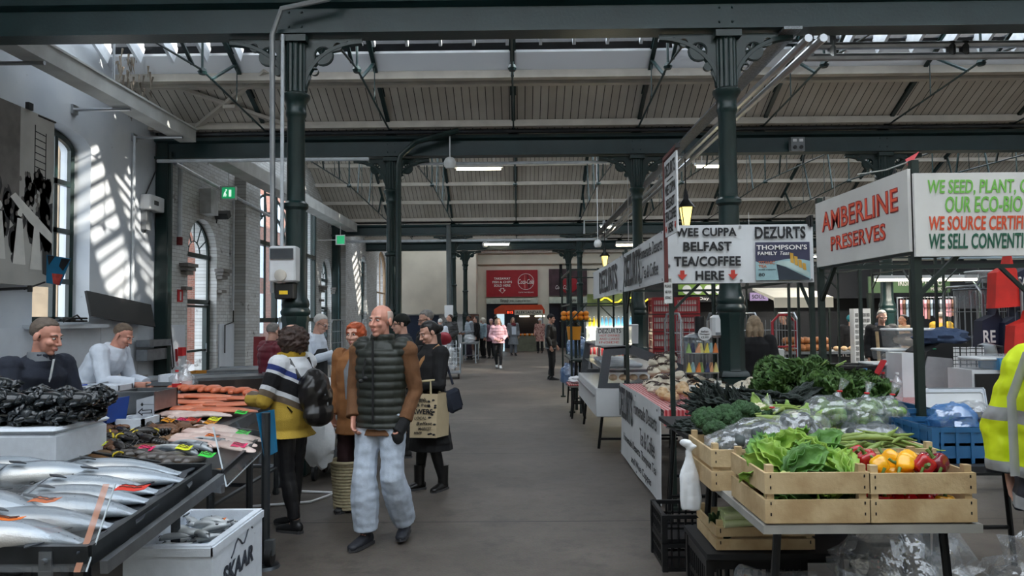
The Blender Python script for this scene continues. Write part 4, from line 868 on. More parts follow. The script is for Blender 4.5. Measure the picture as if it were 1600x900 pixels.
 if vest:
  mb = MB(); torso(mb, vest['off'], vest.get('hem', .8), vest.get('flare', .01));
  for sd in 'LR': mb.ell(mixp(J['sh' + sd], J['neck'], .22), (.068 + vest['off'] * .7) * s, 12, 8)
  if vest.get('collar'): mb.tube([J['neck'] - V((0, 0, .06 * s)), J['neck'] + V((0, 0, .05 * s)) + (hp((0, .0, -.06)) - J['neck']) * .15], [.1 * s, .084 * s], 14)
  qz = vest.get('quilt', .055)
  link(vest.get('name', 'gilet'), remesh(mb, 'vest', vox, org, 2, lambda c: .011 * (abs(math.sin(c.z * PI / qz)) ** .6) - .006 + .004 * mnoise.noise(c * 14)), vest['m'], t)
 if shoes is not False:
  sm = shoes or BLACK
  for i, sd in enumerate('LR'):
   a = J['an' + sd]; k_ = J['kn' + sd]; fy = R @ rotz(math.radians(footyaw[i])); f = fy @ V((0, -1, 0)); up = V((0, 0, 1))
   tilt = (a.z - z) / s - .085
   if tilt > .03: f = (f - up * min(.9, tilt * 4)).normalized(); up = (up - f * up.dot(f)).normalized()
   bq = a - up * .04 * s
   mb = MB().tube([bq - f * .07 * s, bq - f * .05 * s, bq + f * .02 * s, bq + f * .1 * s - up * .01 * s, bq + f * .17 * s - up * .02 * s, bq + f * .195 * s - up * .025 * s], [(.02 * s, .03 * s), (.037 * s, .046 * s), (.042 * s, .046 * s), (.047 * s, .034 * s), (.042 * s, .026 * s), (.02 * s, .016 * s)], 12, upv=f.cross(up))
   mb.tube([bq, a + up * .03 * s], [.042 * s, .043 * s], 12)
   so = link('shoe', remesh(mb, 'shoe', max(.007, vox), org, 2), sm, t)
   sp = [(-.072, -.02), (-.06, -.036), (0, -.036), (.1, -.046), (.17, -.038), (.2, 0), (.17, .038), (.1, .046), (0, .036), (-.06, .036), (-.072, .02)]
   MB().prism([(p[0] * s, p[1] * s) for p in sp], bq - up * .045 * s, f, up.cross(f), .022 * s).build('sole', MATS.get('shoe_sole') or mat('shoe_sole', (40, 40, 42), .6), so, False)
 return P
HG = mat('hair_grey', (122, 118, 114), .7, 0, .2, 30, .5, 90); HW = mat('hair_white', (196, 194, 190), .7, 0, .12, 30, .5, 90); HBR = mat('hair_dark_brown', (50, 32, 24), .6, 0, .3, 20, .6, 60); HBK = mat('hair_black', (18, 16, 17), .4, 0, .2, 30, .3, 90)
HOR = mat('hair_copper', (166, 74, 36), .6, 0, .25, 25, .5, 80); HBL = mat('hair_ash_blond', (150, 130, 106), .6, 0, .2, 30, .5, 90)
def cloth(nm, rgb, rough=.85, var=.1, sc=20): return mat(nm, rgb, rough, 0, var, sc, .25, 180)
NAVY = cloth('navy_cloth', (28, 34, 48)); BLK = cloth('black_cloth', (20, 20, 23)); BROWN = cloth('rust_brown_fleece', (108, 72, 44)); OLIVE = mat('dark_olive_quilting', (38, 42, 36), .5, 0, .12, 9); STONEJ = cloth('pale_stone_denim', (176, 186, 200)); TANC = cloth('tan_suede', (146, 96, 54), .8, .12, 6)
BURG = mat('burgundy_quilting', (104, 26, 42), .5, 0, .12, 9); COATW = cloth('white_coat_cotton', (214, 222, 234), .7, .04); DGREY = cloth('charcoal_cloth', (50, 52, 54)); DENIM = cloth('blue_denim', (60, 76, 104)); GREY = cloth('grey_cloth', (120, 124, 130))
LEATHER = mat('black_leather', (22, 20, 20), .3, 0, .1); SOLEW = mat('shoe_sole', (60, 60, 62), .6)
# --- bald man walking, body turned to the aisle
pb = person('bald man walking in dark quilted gilet with rust sleeves and pale jeans', (-1.03, 5.55), -12, 1.765,
 pose=dict(anR=(-.09, -.08, .09), knR=(-.095, -.1, .5), hipR=(-.09, 0, .93), anL=(.12, .16, .11), knL=(.11, -.07, .5), shL=(.2, .01, 1.41), elL=(.25, .04, 1.12), wrL=(.2, -.06, .9), elR=(-.22, .0, 1.12), wrR=(-.18, -.1, .92)),
 head=(-13, 0, 0), skin='pink', hair=('fringe', mat('hair_thin_white', (196, 176, 164), .7)), top=dict(m=BROWN, off=.016, hem=.8, name='fleece_jacket', cuff=.012), vest=dict(m=OLIVE, off=.03, hem=.86, quilt=.06, collar=True), legs=dict(m=STONEJ, off=.018, wide=.034, wrinkle=.006), shoes=mat('navy_shoe', (26, 28, 36), .6), footyaw=(10, -12), hand={'L': dict(curl=40), 'R': dict(curl=40)}, vox=.0075, build=1.02)
MB().tube([pb.w((.0, -.165, z)) for z in (1.5, 1.4, 1.2, 1.0, .9)], [.008] * 5, 6).build('zip', INK, pb.t)
mb = MB().tube([pb.w((-.06, -.155, 1.36)), pb.w((-.07, -.18, 1.26)), pb.w((-.06, -.178, 1.2))], .008).ell(pb.w((-.05, -.182, 1.22)), (.02, .008, .016)).ell(pb.w((-.085, -.18, 1.2)), (.02, .008, .016)); mb.build('hung_glasses', BLACK, pb.t)
q = pb.hands['L']
gl = remesh(MB().tube([pb.J['wrL'] - (pb.J['wrL'] - pb.J['elL']).normalized() * .03, pb.J['wrL'], q], [.045, .046, .05], 10).ell(q + V((0, 0, -.03)), (.046, .04, .06), nz=.1).tube([q, q + V((-.04, -.03, -.02))], [.018, .014]), 'glove', .007, pb.org)
link('glove', gl, BLK, pb.t)
# --- woman in striped sweater with black rucksack
m, nt, bs = nodes_of('striped_knit', .9); tc = N(nt, 'ShaderNodeTexCoord'); sp_ = N(nt, 'ShaderNodeSeparateXYZ', {0: tc.outputs['Object']})
sl = N(nt, 'ShaderNodeMath', {0: sp_.outputs['Y'], 1: .42}, operation='MULTIPLY'); zz = N(nt, 'ShaderNodeMath', {0: sp_.outputs['Z'], 1: sl.outputs[0]}, operation='ADD'); sx_ = N(nt, 'ShaderNodeMath', {0: sp_.outputs['X'], 1: .3}, operation='MULTIPLY'); zz2 = N(nt, 'ShaderNodeMath', {0: zz.outputs[0], 1: sx_.outputs[0]}, operation='ADD')
nz_ = N(nt, 'ShaderNodeMath', {0: zz2.outputs[0], 1: 1.6}, operation='DIVIDE')
col = ramp(nt, nz_.outputs[0], [(0, C(176, 146, 54)), (.585, C(104, 90, 76)), (.615, C(206, 208, 212)), (.635, C(206, 208, 212)), (.64, C(20, 20, 24)), (.705, C(206, 208, 212)), (.722, C(42, 58, 120)), (.748, C(206, 208, 212)), (.9, C(212, 214, 216))], True)
nt.links.new(col, bs.inputs['Base Color']); n2 = N(nt, 'ShaderNodeTexNoise', {'Vector': tc.outputs['Object'], 'Scale': 120.0}); bp = N(nt, 'ShaderNodeBump', {'Height': n2.outputs['Fac'], 'Strength': .5, 'Distance': .006}); nt.links.new(bp.outputs[0], bs.inputs['Normal']); KNIT = m
pw = person('woman in white sweater with blue black and mustard stripes at the fish stall', (-1.82, 5.92), -112, 1.62,
 pose=dict(elR=(-.26, -.1, 1.13), wrR=(-.22, -.36, 1.15), elL=(.25, -.08, 1.12), wrL=(.16, -.3, 1.12), anL=(.07, .1, .085), anR=(-.09, -.06, .085), knL=(.08, .02, .5)), head=(-6, 8, 0), skin='light', hair=('curly', HBR),
 top=dict(m=KNIT, off=.035, hem=.8, flare=.03, name='striped_sweater', cuff=.012), legs=dict(m=mat('black_leggings', (18, 18, 22), .45), off=.006, wide=.006, wrinkle=.006), shoes=BLACK, vox=.0075, build=1.05)
MB().tube([pw.w((-.09, -.05, 1.485)), pw.w((0, -.1, 1.47)), pw.w((.09, -.05, 1.485)), pw.w((.06, .06, 1.5)), pw.w((-.06, .06, 1.5)), pw.w((-.09, -.05, 1.485))], .032, 8).build('mustard_scarf', mat('mustard_knit', (180, 146, 40), .9), pw.t)
MB().tube([pw.hp((sx * .035, -.098, .005)) for sx in (-1.9, -1, 0, 1, 1.9)], .003, 5).tube([pw.hp((-.07, -.09, .006)), pw.hp((-.078, .0, .005))], .003, 5).tube([pw.hp((.07, -.09, .006)), pw.hp((.078, .0, .005))], .003, 5).build('glasses', BLACK, pw.t)
bk = MB().ell(pw.w((0, .25, 1.16)), (.15, .12, .2), 16, 12, pw.R @ Matrix.Rotation(.2, 3, 'X'), nz=.18, nf=5).ell(pw.w((0.02, .3, 1.0)), (.15, .1, .1), 14, 9, pw.R, nz=.15)
rt = thing('rucksack', 'black leather rucksack on the back of the striped sweater woman', 'bag', pw.w((0, .25, 1.0)))
link('body', remesh(bk, 'rucksack', .009, ORG[rt.name], 2), LEATHER, rt)
for sx in (-1, 1): MB().tube([pw.w((sx * .1, .16, 1.3)), pw.w((sx * .13, .08, 1.45)), pw.w((sx * .15, -.06, 1.42)), pw.w((sx * .16, -.14, 1.25)), pw.w((sx * .14, .12, 1.02))], .02, 8, flat=.4).build('strap', LEATHER, rt)
MB().tube([pw.w((-.05, .36, 1.2)), pw.w((.04, .37, 1.16))], .008).ell(pw.w((0, .37, 1.08)), (.014, .008, .02)).build('buckle', STEEL, rt)
# --- black dress woman with tote
pk = person('dark haired woman in black coat looking down into her hands with printed shopping bag', (-.87, 7.25), -50, 1.635,
 pose=dict(elL=(.235, -.04, 1.1), wrL=(.06, -.28, 1.09), elR=(-.235, -.06, 1.1), wrR=(-.1, -.3, 1.1), anL=(.08, .1, .085), anR=(-.09, -.08, .085)), head=(-12, 24, 0), skin='light', hair=('tied', HBK),
 top=dict(m=BLK, off=.03, hem=.5, flare=.06, name='black_coat', collar=True, skirt=.42), legs=dict(m=mat('black_tights', (14, 14, 16), .6), off=.004, wide=.0, wrinkle=.002), shoes=LEATHER, footyaw=(20, -10), vox=.0075, hand={'L': dict(dir=(-.6, -.6, .1), palm=(0, .3, 1), curl=40), 'R': dict(dir=(.5, -.8, .1), palm=(0, .3, 1), curl=45)})
for sd in 'LR': MB().tube([pk.J['an' + sd] + V((0, 0, -.03)), pk.J['an' + sd] + V((0, 0, .16))], [.05, .054], 12).build('boot_shaft', LEATHER, pk.t)
MB().tube([pk.w((.12, .04, 1.5)), pk.w((.06, -.13, 1.36)), pk.w((-.06, -.185, 1.15)), pk.w((-.17, -.1, .98)), pk.w((-.19, 0, .9))], .018, 6, flat=.3).build('tan_strap', mat('tan_leather', (176, 128, 84), .5), pk.t)
hb = thing('handbag', 'small navy shoulder bag behind the woman in black coat', 'bag', pk.w((.3, .02, .85))); MB().box(pk.w((.28, .1, .94)), (.08, .17, .22), pk.R @ Matrix.Rotation(.3, 3, 'X'), bev=.03).build('body', NAVY, hb); MB().tube([pk.w((.27, .1, 1.1)), pk.w((.22, .06, 1.3)), pk.w((.2, .02, 1.44))], .012).build('strap', NAVY, hb)
def carrier(c, w_, d_, h_, label, R=None, group=None, knot=True, m=None, name='carrier_bag', seed=1):
 mb = MB().ell(V(c) + V((0, 0, h_ * .42)), (w_ / 2, d_ / 2, h_ * .44), 18, 12, R, nz=.3, nf=6, seed=seed)
 if knot: mb.tube([V(c) + V((0, 0, h_ * .75)), V(c) + V((0, 0, h_ * .92)), V(c) + V((.01, 0, h_))], [w_ * .22, w_ * .09, w_ * .13], 9);
 if knot:
  for sx in (-1, 1): mb.tube([V(c) + V((sx * w_ * .06, 0, h_ * .92)), V(c) + V((sx * w_ * .25, .01, h_ * 1.12)), V(c) + V((sx * w_ * .1, 0, h_ * 1.2))], [w_ * .08, w_ * .07, w_ * .04], 6)
 return solo(mb, name, m or BAGW, label, 'bag', group)
hl = mixp(pk.hands['L'], pk.hands['R'], .5)
carrier(hl + V((-.02, .0, -.2)), .16, .13, .24, 'small white carrier bag bunched in the hands of the woman in black', seed=3)
solo(MB().tube([hl + V((-.05, 0, .02)), hl + V((-.09, -.02, .12)), hl + V((-.03, -.02, .2)), hl + V((.02, 0, .1)), hl + V((-.02, 0, .01))], [.03, .04, .03, .03, .02], 8), 'carrier_bag', BAGW, 'white carrier bag handles standing up above the hands of the woman in black', 'bag')
# printed paper tote
tb = thing('tote_bag', 'printed paper shopping bag with black lettering held by the woman in black', 'bag', at(667, 684, 6.95))
o0 = at(640, 684, 6.95); ux = (at(682, 686, 6.95) - o0); ux.z = 0; Wt = ux.length; ux = V((.96, -.1, 0)).normalized(); uz = V((.04, 0, 1)).normalized(); dpt = V((.1, .17, 0)); Ht = .41
KRAFT = mat('kraft_paper', (188, 170, 138), .8, 0, .06, 8);
p = [o0, o0 + ux * Wt, o0 + ux * Wt + dpt, o0 + dpt]; tp = [q + uz * Ht for q in p]
MB().add(p + tp, [(0, 1, 5, 4), (1, 2, 6, 5), (2, 3, 7, 6), (3, 0, 4, 7), (3, 2, 1, 0)]).build('body', KRAFT, tb, False)
text('AWERS', o0 + uz * .22 + ux * .01 - V((0, .004, 0)), ux, uz, Wt * .8, .05, INK, tb, bold=.03);
for i, (s_, zq, ww) in enumerate((('delicious', .33, .55), ('& fresh', .29, .5), ('foods', .345, .25), ('LOCAL', .17, .45), ('Belfast', .12, .6), ('MARKET', .07, .5), ('since', .035, .3))): text(s_, o0 + uz * zq + ux * (.04 + .02 * (i % 3)) - V((0, .004, 0)), ux, uz, Wt * ww, .03, INK, tb, bold=.01, shear=.2)
dm = MB(); rn = random.Random(5)
for i in range(14): dm.ell(o0 + uz * rn.uniform(.03, .37) + ux * (Wt * rn.uniform(.65, .95)) - V((0, .004, 0)), (.014, .003, .009), 7, 5, nz=.5, seed=i)
dm.build('printed_doodles', INK, tb); hx = hl + V((.02, 0, -.01))
for dy in (0, .7): MB().tube([o0 + ux * Wt * .3 + dpt * dy + uz * Ht, o0 + ux * Wt * .3 + dpt * dy + uz * (Ht + .1), mixp(hx, o0 + ux * Wt * .5 + uz * (Ht + .13), .45) + dpt * dy * .5, o0 + ux * Wt * .72 + dpt * dy + uz * (Ht + .12), o0 + ux * Wt * .74 + dpt * dy + uz * Ht], .011, 7).build('handle', mat('paper_rope', (190, 176, 140), .8), tb)
# --- copper haired woman behind the bald man
pc = person('copper haired woman in tan suede coat half hidden behind the bald man', (-1.42, 6.45), -25, 1.64, pose=dict(wrR=(-.25, -.02, .87)), head=(10, 4, 0), skin='light', hair=('bob', HOR), top=dict(m=TANC, off=.035, hem=.72, name='tan_coat', collar=True), legs=dict(m=mat('dark_maroon_cloth', (52, 28, 32), .8), off=.014, wide=.02), vox=.0085, hand={'R': dict(curl=60)})
MB().tube([pc.w((0.07, -.09, 1.46)), pc.w((.04, -.15, 1.3)), pc.w((.05, -.17, 1.05))], [.04, .05, .03], 8, flat=.5).build('grey_scarf', GREY, pc.t)
carrier((-1.72, 6.35, .41), .3, .2, .5, 'bulging white carrier bag hanging beside the bald man', seed=9)
# woven basket
bs_ = thing('basket', 'tall cream woven rope basket standing beside the bald man', 'basket', (-1.5, 6.5, 0)); cx = V((-1.5, 6.5, 0))
mb = MB(); pr = []
for i in range(15): z = .02 + i * .027; r = .115 + .028 * (i / 14); pr += [(r, z), (r + .011, z + .007), (r + .011, z + .02), (r, z + .027)]
mb.lathe([(.02, .015)] + pr + [(.13, .43), (.1, .06), (.02, .05)], cx, 24); mb.build('woven_body', mat('cream_rope', (176, 164, 134), .85, 0, .15, 40), bs_)
MB().tube([cx + V((.15 * math.cos(a), .15 * math.sin(a), .43)) for a in [2 * PI * i / 24 for i in range(25)]], .014, 7).build('rim', mat('cream_rope_rim', (186, 172, 140), .85), bs_)
MB().tube([cx + V((.1, -.11, .43)), cx + V((.13, -.0, .62)), cx + V((.1, .11, .43))], .01).build('handle', LEATHER, bs_)
# --- fishmongers
py = person('fishmonger in dark navy fleece leaning over the mussels', (-3.36, 5.0), 68, 1.74, pose=dict(chest=(0, -.1, 1.28), neck=(0, -.17, 1.42), head=(0, -.22, 1.575), shL=(.19, -.13, 1.37), shR=(-.19, -.13, 1.37), elL=(.25, -.2, 1.1), wrL=(.18, -.42, 1.0), elR=(-.24, -.26, 1.12), wrR=(-.12, -.5, 1.02)), head=(18, 16, 0), skin='pink', hair=('short', mat('hair_grey_brown', (96, 84, 74), .7, 0, .2, 30, .4, 90)), top=dict(m=NAVY, off=.024, hem=.82, name='navy_fleece', collar=True), legs=dict(m=DGREY), vox=.0085, build=1.12)
MB().tube([py.J['neck'] - V((0, 0, .01)), py.J['neck'] + V((0, 0, .05))], [.085, .078], 14).build('grey_collar', GREY, py.t)
MB().tube([py.w((.0, -.3, 1.42)), py.w((0, -.27, 1.3)), py.w((0, -.17, 1.12))], .007, 5).build('white_zip', WHITE, py.t)
pt = person('fishmonger in long white coat bent over the cutting bench', (-4.3, 7.45), 88, 1.72, pose=dict(chest=(0, -.13, 1.28), neck=(0, -.23, 1.43), head=(0, -.31, 1.545), shL=(.19, -.18, 1.38), shR=(-.19, -.18, 1.38), elL=(.26, -.24, 1.08), wrL=(.16, -.48, 1.03), elR=(-.26, -.27, 1.1), wrR=(-.12, -.52, 1.05)), head=(0, 30, 0), skin='pink', hair=('short', mat('hair_brown_grey', (104, 88, 74), .7, 0, .2, 30, .4, 90)), top=dict(m=COATW, off=.035, hem=.42, flare=.07, name='white_coat', cuff=.014), legs=dict(m=WHITE), vox=.0085, build=1.12, hand={'R': dict(curl=60), 'L': dict(curl=40)})
solo(MB().tube([pt.hands['R'], pt.hands['R'] + V((.06, 0, .01))], .012).box(pt.hands['R'] + V((.17, 0, .015)), (.22, .004, .035)), 'knife', STEEL, 'filleting knife in the hand of the white coated fishmonger', 'knife')
pr_ = person('grey haired person in burgundy padded jacket seen from behind', (-3.1, 9.3), 140, 1.62, hair=('short', HG), top=dict(m=BURG, off=.045, hem=.78, name='padded_jacket', quilt=.09, collar=True), legs=dict(m=BLK), vox=.01, build=1.1, head=(10, 10, 0), pose=dict(wrL=(.15, -.3, 1.05), elL=(.25, -.06, 1.12)))
pv = person('white haired fishmonger in white shirt and dark apron packing a bag', (-2.72, 9.75), 75, 1.76, pose=dict(neck=(0, -.06, 1.46), chest=(0, -.03, 1.3), head=(0, -.12, 1.6), elL=(.24, -.08, 1.1), wrL=(.1, -.34, 1.1), elR=(-.25, -.1, 1.12), wrR=(-.1, -.38, 1.22)), head=(0, 25, 0), skin='light', hair=('short', HW), top=dict(m=COATW, off=.02, hem=.85, name='white_shirt', cuff=.01), legs=dict(m=DGREY), vox=.009, hand={'L': dict(curl=50), 'R': dict(curl=55)})
link('dark_apron', remesh(MB().tube([pv.w((0, -.03, .55)), pv.w((0, -.035, .95)), pv.w((0, -.05, 1.28))], [(.2, .16), (.19, .155), (.15, .15)], 14, upv=pv.R @ V((1, 0, 0))), 'apron', .012, pv.org), DGREY, pv.t)
MB().tube([pv.hp((sx * .035, -.098, .005)) for sx in (-1.9, -1, 0, 1, 1.9)], .0035, 5).tube([pv.hp((-.07, -.09, .006)), pv.hp((-.078, 0, .01))], .003, 5).build('glasses', BLACK, pv.t)
# --- shoppers behind
def glasses(p): MB().tube([p.hp((sx * .035, -.099, .004)) for sx in (-1.9, -1, 0, 1, 1.9)], .004, 5).tube([p.hp((-.07, -.09, .006)), p.hp((-.078, 0, .01))], .0035, 5).tube([p.hp((.07, -.09, .006)), p.hp((.078, 0, .01))], .0035, 5).build('glasses', BLACK, p.t)
a = person('man in dark beanie and black jacket beside the iron column', (-1.42, 9.0), -72, 1.71, hair=('beanie', mat('black_green_knit', (26, 30, 26), .9, 0, .15, 60)), top=dict(m=DGREY, off=.035, hem=.8, collar=True), legs=dict(m=BLK), vox=.01, head=(-5, 6, 0)); glasses(a)
MB().ell(a.w((-.16, -.14, 1.27)), (.08, .05, .2), 10, 8, a.R, nz=.3).build('white_scarf', COATW, a.t)
a = person('grey haired man in black jacket and glasses behind the woman in black', (-1.2, 9.7), -60, 1.77, hair=('short', HG), top=dict(m=BLK, off=.035, hem=.8, collar=True), legs=dict(m=DENIM), vox=.01, head=(-8, 20, 0), build=1.1); glasses(a)
person('white haired shopper in pale jacket beside a red bag', (-2.6, 24.5), -160, 1.66, hair=('short', HW), top=dict(m=COATW, off=.03), legs=dict(m=NAVY), vox=.014)
solo(MB().ell((-2.1, 20.95, 1.1), (.2, .14, .18), 12, 8, nz=.2), 'shopping_bag', mat('crimson_bag', (150, 30, 48), .5), 'crimson bag on a trolley near the white haired shopper', 'bag')
person('man in dark padded jacket leaning on a trolley in the far aisle', (-2.4, 25.8), -30, 1.8, pose=dict(anR=(-.1, .2, .1), anL=(.1, -.25, .085), knL=(.1, -.2, .5), wrL=(.2, -.3, 1.0), wrR=(-.2, -.3, 1.0)), head=(-40, 0, 0), hair=('short', HBR), top=dict(m=mat('dark_puffer', (48, 48, 48), .5), off=.05, hem=.82, quilt=.09, collar=True), legs=dict(m=mat('grey_denim', (116, 122, 130), .8)), vox=.013)
a = person('bearded man in pale grey gilet in the far queue', (-2.0, 29.8), -60, 1.78, hair=('short', HBK), skin='brown', top=dict(m=GREY, off=.03, hem=.85), vest=dict(m=mat('pale_gilet', (160, 172, 182), .6), off=.05, quilt=.1), legs=dict(m=mat('plum_trousers', (44, 34, 48), .8)), vox=.014, pose=dict(wrL=(.2, -.3, 1.05), wrR=(-.15, -.3, 1.05)))
MB().ell(a.hp((0, -.055, -.085)), (.055, .05, .05), 10, 8, a.HR, nz=.1).build('beard', HBK, a.t)
person('queueing person in black behind the bearded man', (-1.75, 30.6), -80, 1.75, hair=('long', HBK), top=dict(m=BLK, off=.03), legs=dict(m=BLK), vox=.015)
person('queueing woman in pale blue jacket and cream bobble hood', (-1.5, 31.0), -60, 1.68, hair=('hood', mat('cream_hood', (206, 198, 184), .9)), top=dict(m=mat('pale_blue_puffer', (150, 172, 184), .6), off=.045), legs=dict(m=BLK), vox=.015)
person('queueing woman in mauve coat and pink woolly hat', (-1.15, 30.8), -20, 1.63, hair=('beanie', mat('pink_wool', (196, 160, 164), .9)), top=dict(m=mat('mauve_coat', (122, 84, 98), .8), off=.045, hem=.75), legs=dict(m=BLK), vox=.015)
person('queueing person with brown hair at the end of the far queue', (-1.0, 32.5), 160, 1.75, hair=('short', HBR), top=dict(m=mat('plum_coat', (80, 44, 60), .8), off=.045), legs=dict(m=BLK), vox=.016)
person('woman in pale pink jacket and black leggings walking down the aisle', (-.68, 24.6), 8, 1.66, pose=dict(anL=(.05, -.16, .085), anR=(-.05, .12, .1), knL=(.07, -.14, .5), wrL=(.1, -.18, 1.0), wrR=(-.12, -.18, 1.0), elL=(.27, .05, 1.14), elR=(-.27, .05, 1.14)), hair=('long', HBL), top=dict(m=mat('pale_pink_puffer', (216, 168, 176), .6), off=.05, hem=.88, quilt=.1, collar=True), legs=dict(m=BLK, off=.006, wide=.004), shoes=WHITE, vox=.012)
a = person('woman in long grey coat with dark red scarf by the orange awning stall', (-.25, 33.0), 15, 1.68, pose=dict(anL=(.07, -.12, .085), anR=(-.07, .1, .1)), hair=('long', HBL), top=dict(m=GREY, off=.04, hem=.5, flare=.05), legs=dict(m=mat('grey_denim', (116, 122, 130)), off=.01), vox=.015)
MB().ell(a.w((0, -.06, 1.42)), (.13, .1, .09), 12, 8, nz=.2).build('red_scarf', mat('dark_red_wool', (110, 34, 40), .9), a.t); MB().box(a.w((0, -.15, 1.15)), (.2, .03, .35), a.R).build('white_top', COATW, a.t)
m, nt, bs = nodes_of('red_patterned_cloth', .8); tc = N(nt, 'ShaderNodeTexCoord'); vo = N(nt, 'ShaderNodeTexVoronoi', {'Vector': tc.outputs['Object'], 'Scale': 14.0}); nt.links.new(ramp(nt, vo.outputs['Distance'], [(.2, C(110, 30, 40)), (.5, C(190, 150, 140))]), bs.inputs['Base Color'])
person('person in white hat and red patterned coat by the far stall', (1.0, 35.0), -10, 1.62, hair=('hat', COATW), top=dict(m=m, off=.04, hem=.6, flare=.03), legs=dict(m=BLK), vox=.016)
person('man in black leather jacket and beanie standing in the aisle', (.86, 19.9), 75, 1.75, hair=('beanie', BLK), top=dict(m=LEATHER, off=.04, hem=.82), legs=dict(m=BLK, wide=.012), vox=.011, pose=dict(wrL=(.24, -.1, .9), anL=(.1, .06, .085), anR=(-.1, -.04, .085)), head=(-15, 0, 0))
person('person in long black coat with ash blond hair seen from behind', (2.95, 9.3), 170, 1.66, hair=('long', HBL), top=dict(m=BLK, off=.045, hem=.55, flare=.04), legs=dict(m=BLK), vox=.01)
person('grey haired man in dark open coat facing the veg stall', (6.45, 13.2), -8, 1.74, hair=('short', HG), top=dict(m=BLK, off=.045, hem=.75), legs=dict(m=BLK), vox=.012, head=(0, 18, 0), build=1.1)
person('bald person in mustard jacket seen from behind at the clothes stall', (10.5, 18.5), 175, 1.72, hair=('balding', HG), top=dict(m=mat('mustard_jacket', (184, 146, 36), .7), off=.05), legs=dict(m=NAVY), vox=.014)
person('person in dark jacket by the clothes rail', (9.6, 19.5), 150, 1.7, hair=('short', HBR), top=dict(m=NAVY, off=.04), legs=dict(m=BLK), vox=.016)
person('dark haired trader in black top at the bread stall', (6.2, 17.4), -60, 1.72, hair=('short', HBK), top=dict(m=BLK, off=.03), legs=dict(m=BLK), vox=.014)
person('person in teal scarf and black coat at the bread stall', (7.6, 17.0), 160, 1.68, hair=('bob', mat('teal_headscarf', (40, 120, 128), .8)), top=dict(m=BLK, off=.045), legs=dict(m=BLK), vox=.014)
person('person in beige coat serving behind the bread counter', (8.8, 17.0), -90, 1.66, hair=('short', HBK), top=dict(m=mat('beige_coat', (170, 142, 112), .8), off=.04), legs=dict(m=BLK), vox=.014, skin='tan')
# --- lime high visibility jacket at the edge
m, nt, bs = nodes_of('lime_high_visibility_cloth', .55); tc = N(nt, 'ShaderNodeTexCoord'); sp_ = N(nt, 'ShaderNodeSeparateXYZ', {0: tc.outputs['Object']})
LIME = C(206, 224, 20); SILV = C(150, 152, 154); NV = C(24, 28, 40)
nz_ = N(nt, 'ShaderNodeMath', {0: sp_.outputs['Z'], 1: 1.6}, operation='DIVIDE'); nt.links.new(ramp(nt, nz_.outputs[0], [(0, NV), (.545, SILV), (.575, NV), (.625, SILV), (.65, LIME), (.755, SILV), (.79, LIME)], True), bs.inputs['Base Color'])
n2 = N(nt, 'ShaderNodeTexNoise', {'Vector': tc.outputs['Object'], 'Scale': 12.0}); bp = N(nt, 'ShaderNodeBump', {'Height': n2.outputs['Fac'], 'Strength': .6, 'Distance': .02}); nt.links.new(bp.outputs[0], bs.inputs['Normal'])
ph_ = person('trader in lime yellow high visibility jacket at the frame edge by the veg', (2.2, 2.95), -66, 1.78, pose=dict(elR=(-.29, -.02, 1.14), wrR=(-.26, -.01, .965), elL=(.28, -.02, 1.15), wrL=(.2, .13, 1.02)), hair=('short', HBR), top=dict(m=m, off=.045, hem=.85, name='high_visibility_jacket', cuff=.02, wrinkle=.012), legs=dict(m=NAVY, off=.02), vox=.0085, build=1.1)
MB().tube([ph_.w((-.12, -.1, 1.47)), ph_.w((-.13, -.19, 1.3)), ph_.w((-.12, -.2, 1.0))], .026, 6, flat=.25).build('reflective_braces', mat('silver_tape', (150, 152, 154), .4), ph_.t)
# ---------------------------------------------------------------- fish stalls
rn = random.Random(11)
def steel_table(name, label, O, u, v, th=.06, legs=True, m=None, lip=.035, low=True, group=None):
 """O one corner, u,v edge vectors of the top plane"""
 O, u, v = V(O), V(u), V(v); n = u.cross(v).normalized(); n = n if n.z > 0 else -n
 if u.cross(v).z < 0: O, u, v = O, v, u
 m = m or STEEL; t = thing(name, label, 'table', (O + u / 2 + v / 2) * 1); t.location.z = 0; ORG[t.name] = V(t.location)
 U, Vv = u.normalized(), v.normalized()
 p = [O, O + u, O + u + v, O + v]; MB().add([q - n * th for q in p] + p, [(3, 2, 1, 0), (4, 5, 6, 7), (0, 1, 5, 4), (1, 2, 6, 5), (2, 3, 7, 6), (3, 0, 4, 7)]).build('table_top', m, t, False)
 if lip:
  for a, b_ in ((p[0], p[1]), (p[1], p[2]), (p[2], p[3]), (p[3], p[0])): MB().bar(a + n * (lip / 2 - .02), b_ + n * (lip / 2 - .02), .022, lip + .04, up=n).build('rim', m, t, False)
 if legs:
  for q in ((.08, .08), (.92, .08), (.92, .92), (.08, .92)):
   c = O + u * q[0] + v * q[1] - n * th; MB().tube([c, (c.x, c.y, .06)], .024, 8).lathe([(.03, 0), (.035, .02), (.02, .07)], (c.x, c.y, 0), 8).build('leg', m, t)
  if low:
   for q in (((.08, .08), (.08, .92)), ((.92, .08), (.92, .92)), ((.08, .5), (.92, .5))):
    a, b_ = [O + u * e[0] + v * e[1] for e in q]; MB().tube([(a.x, a.y, .25), (b_.x, b_.y, .25)], .018, 6).build('stretcher', m, t)
 return t
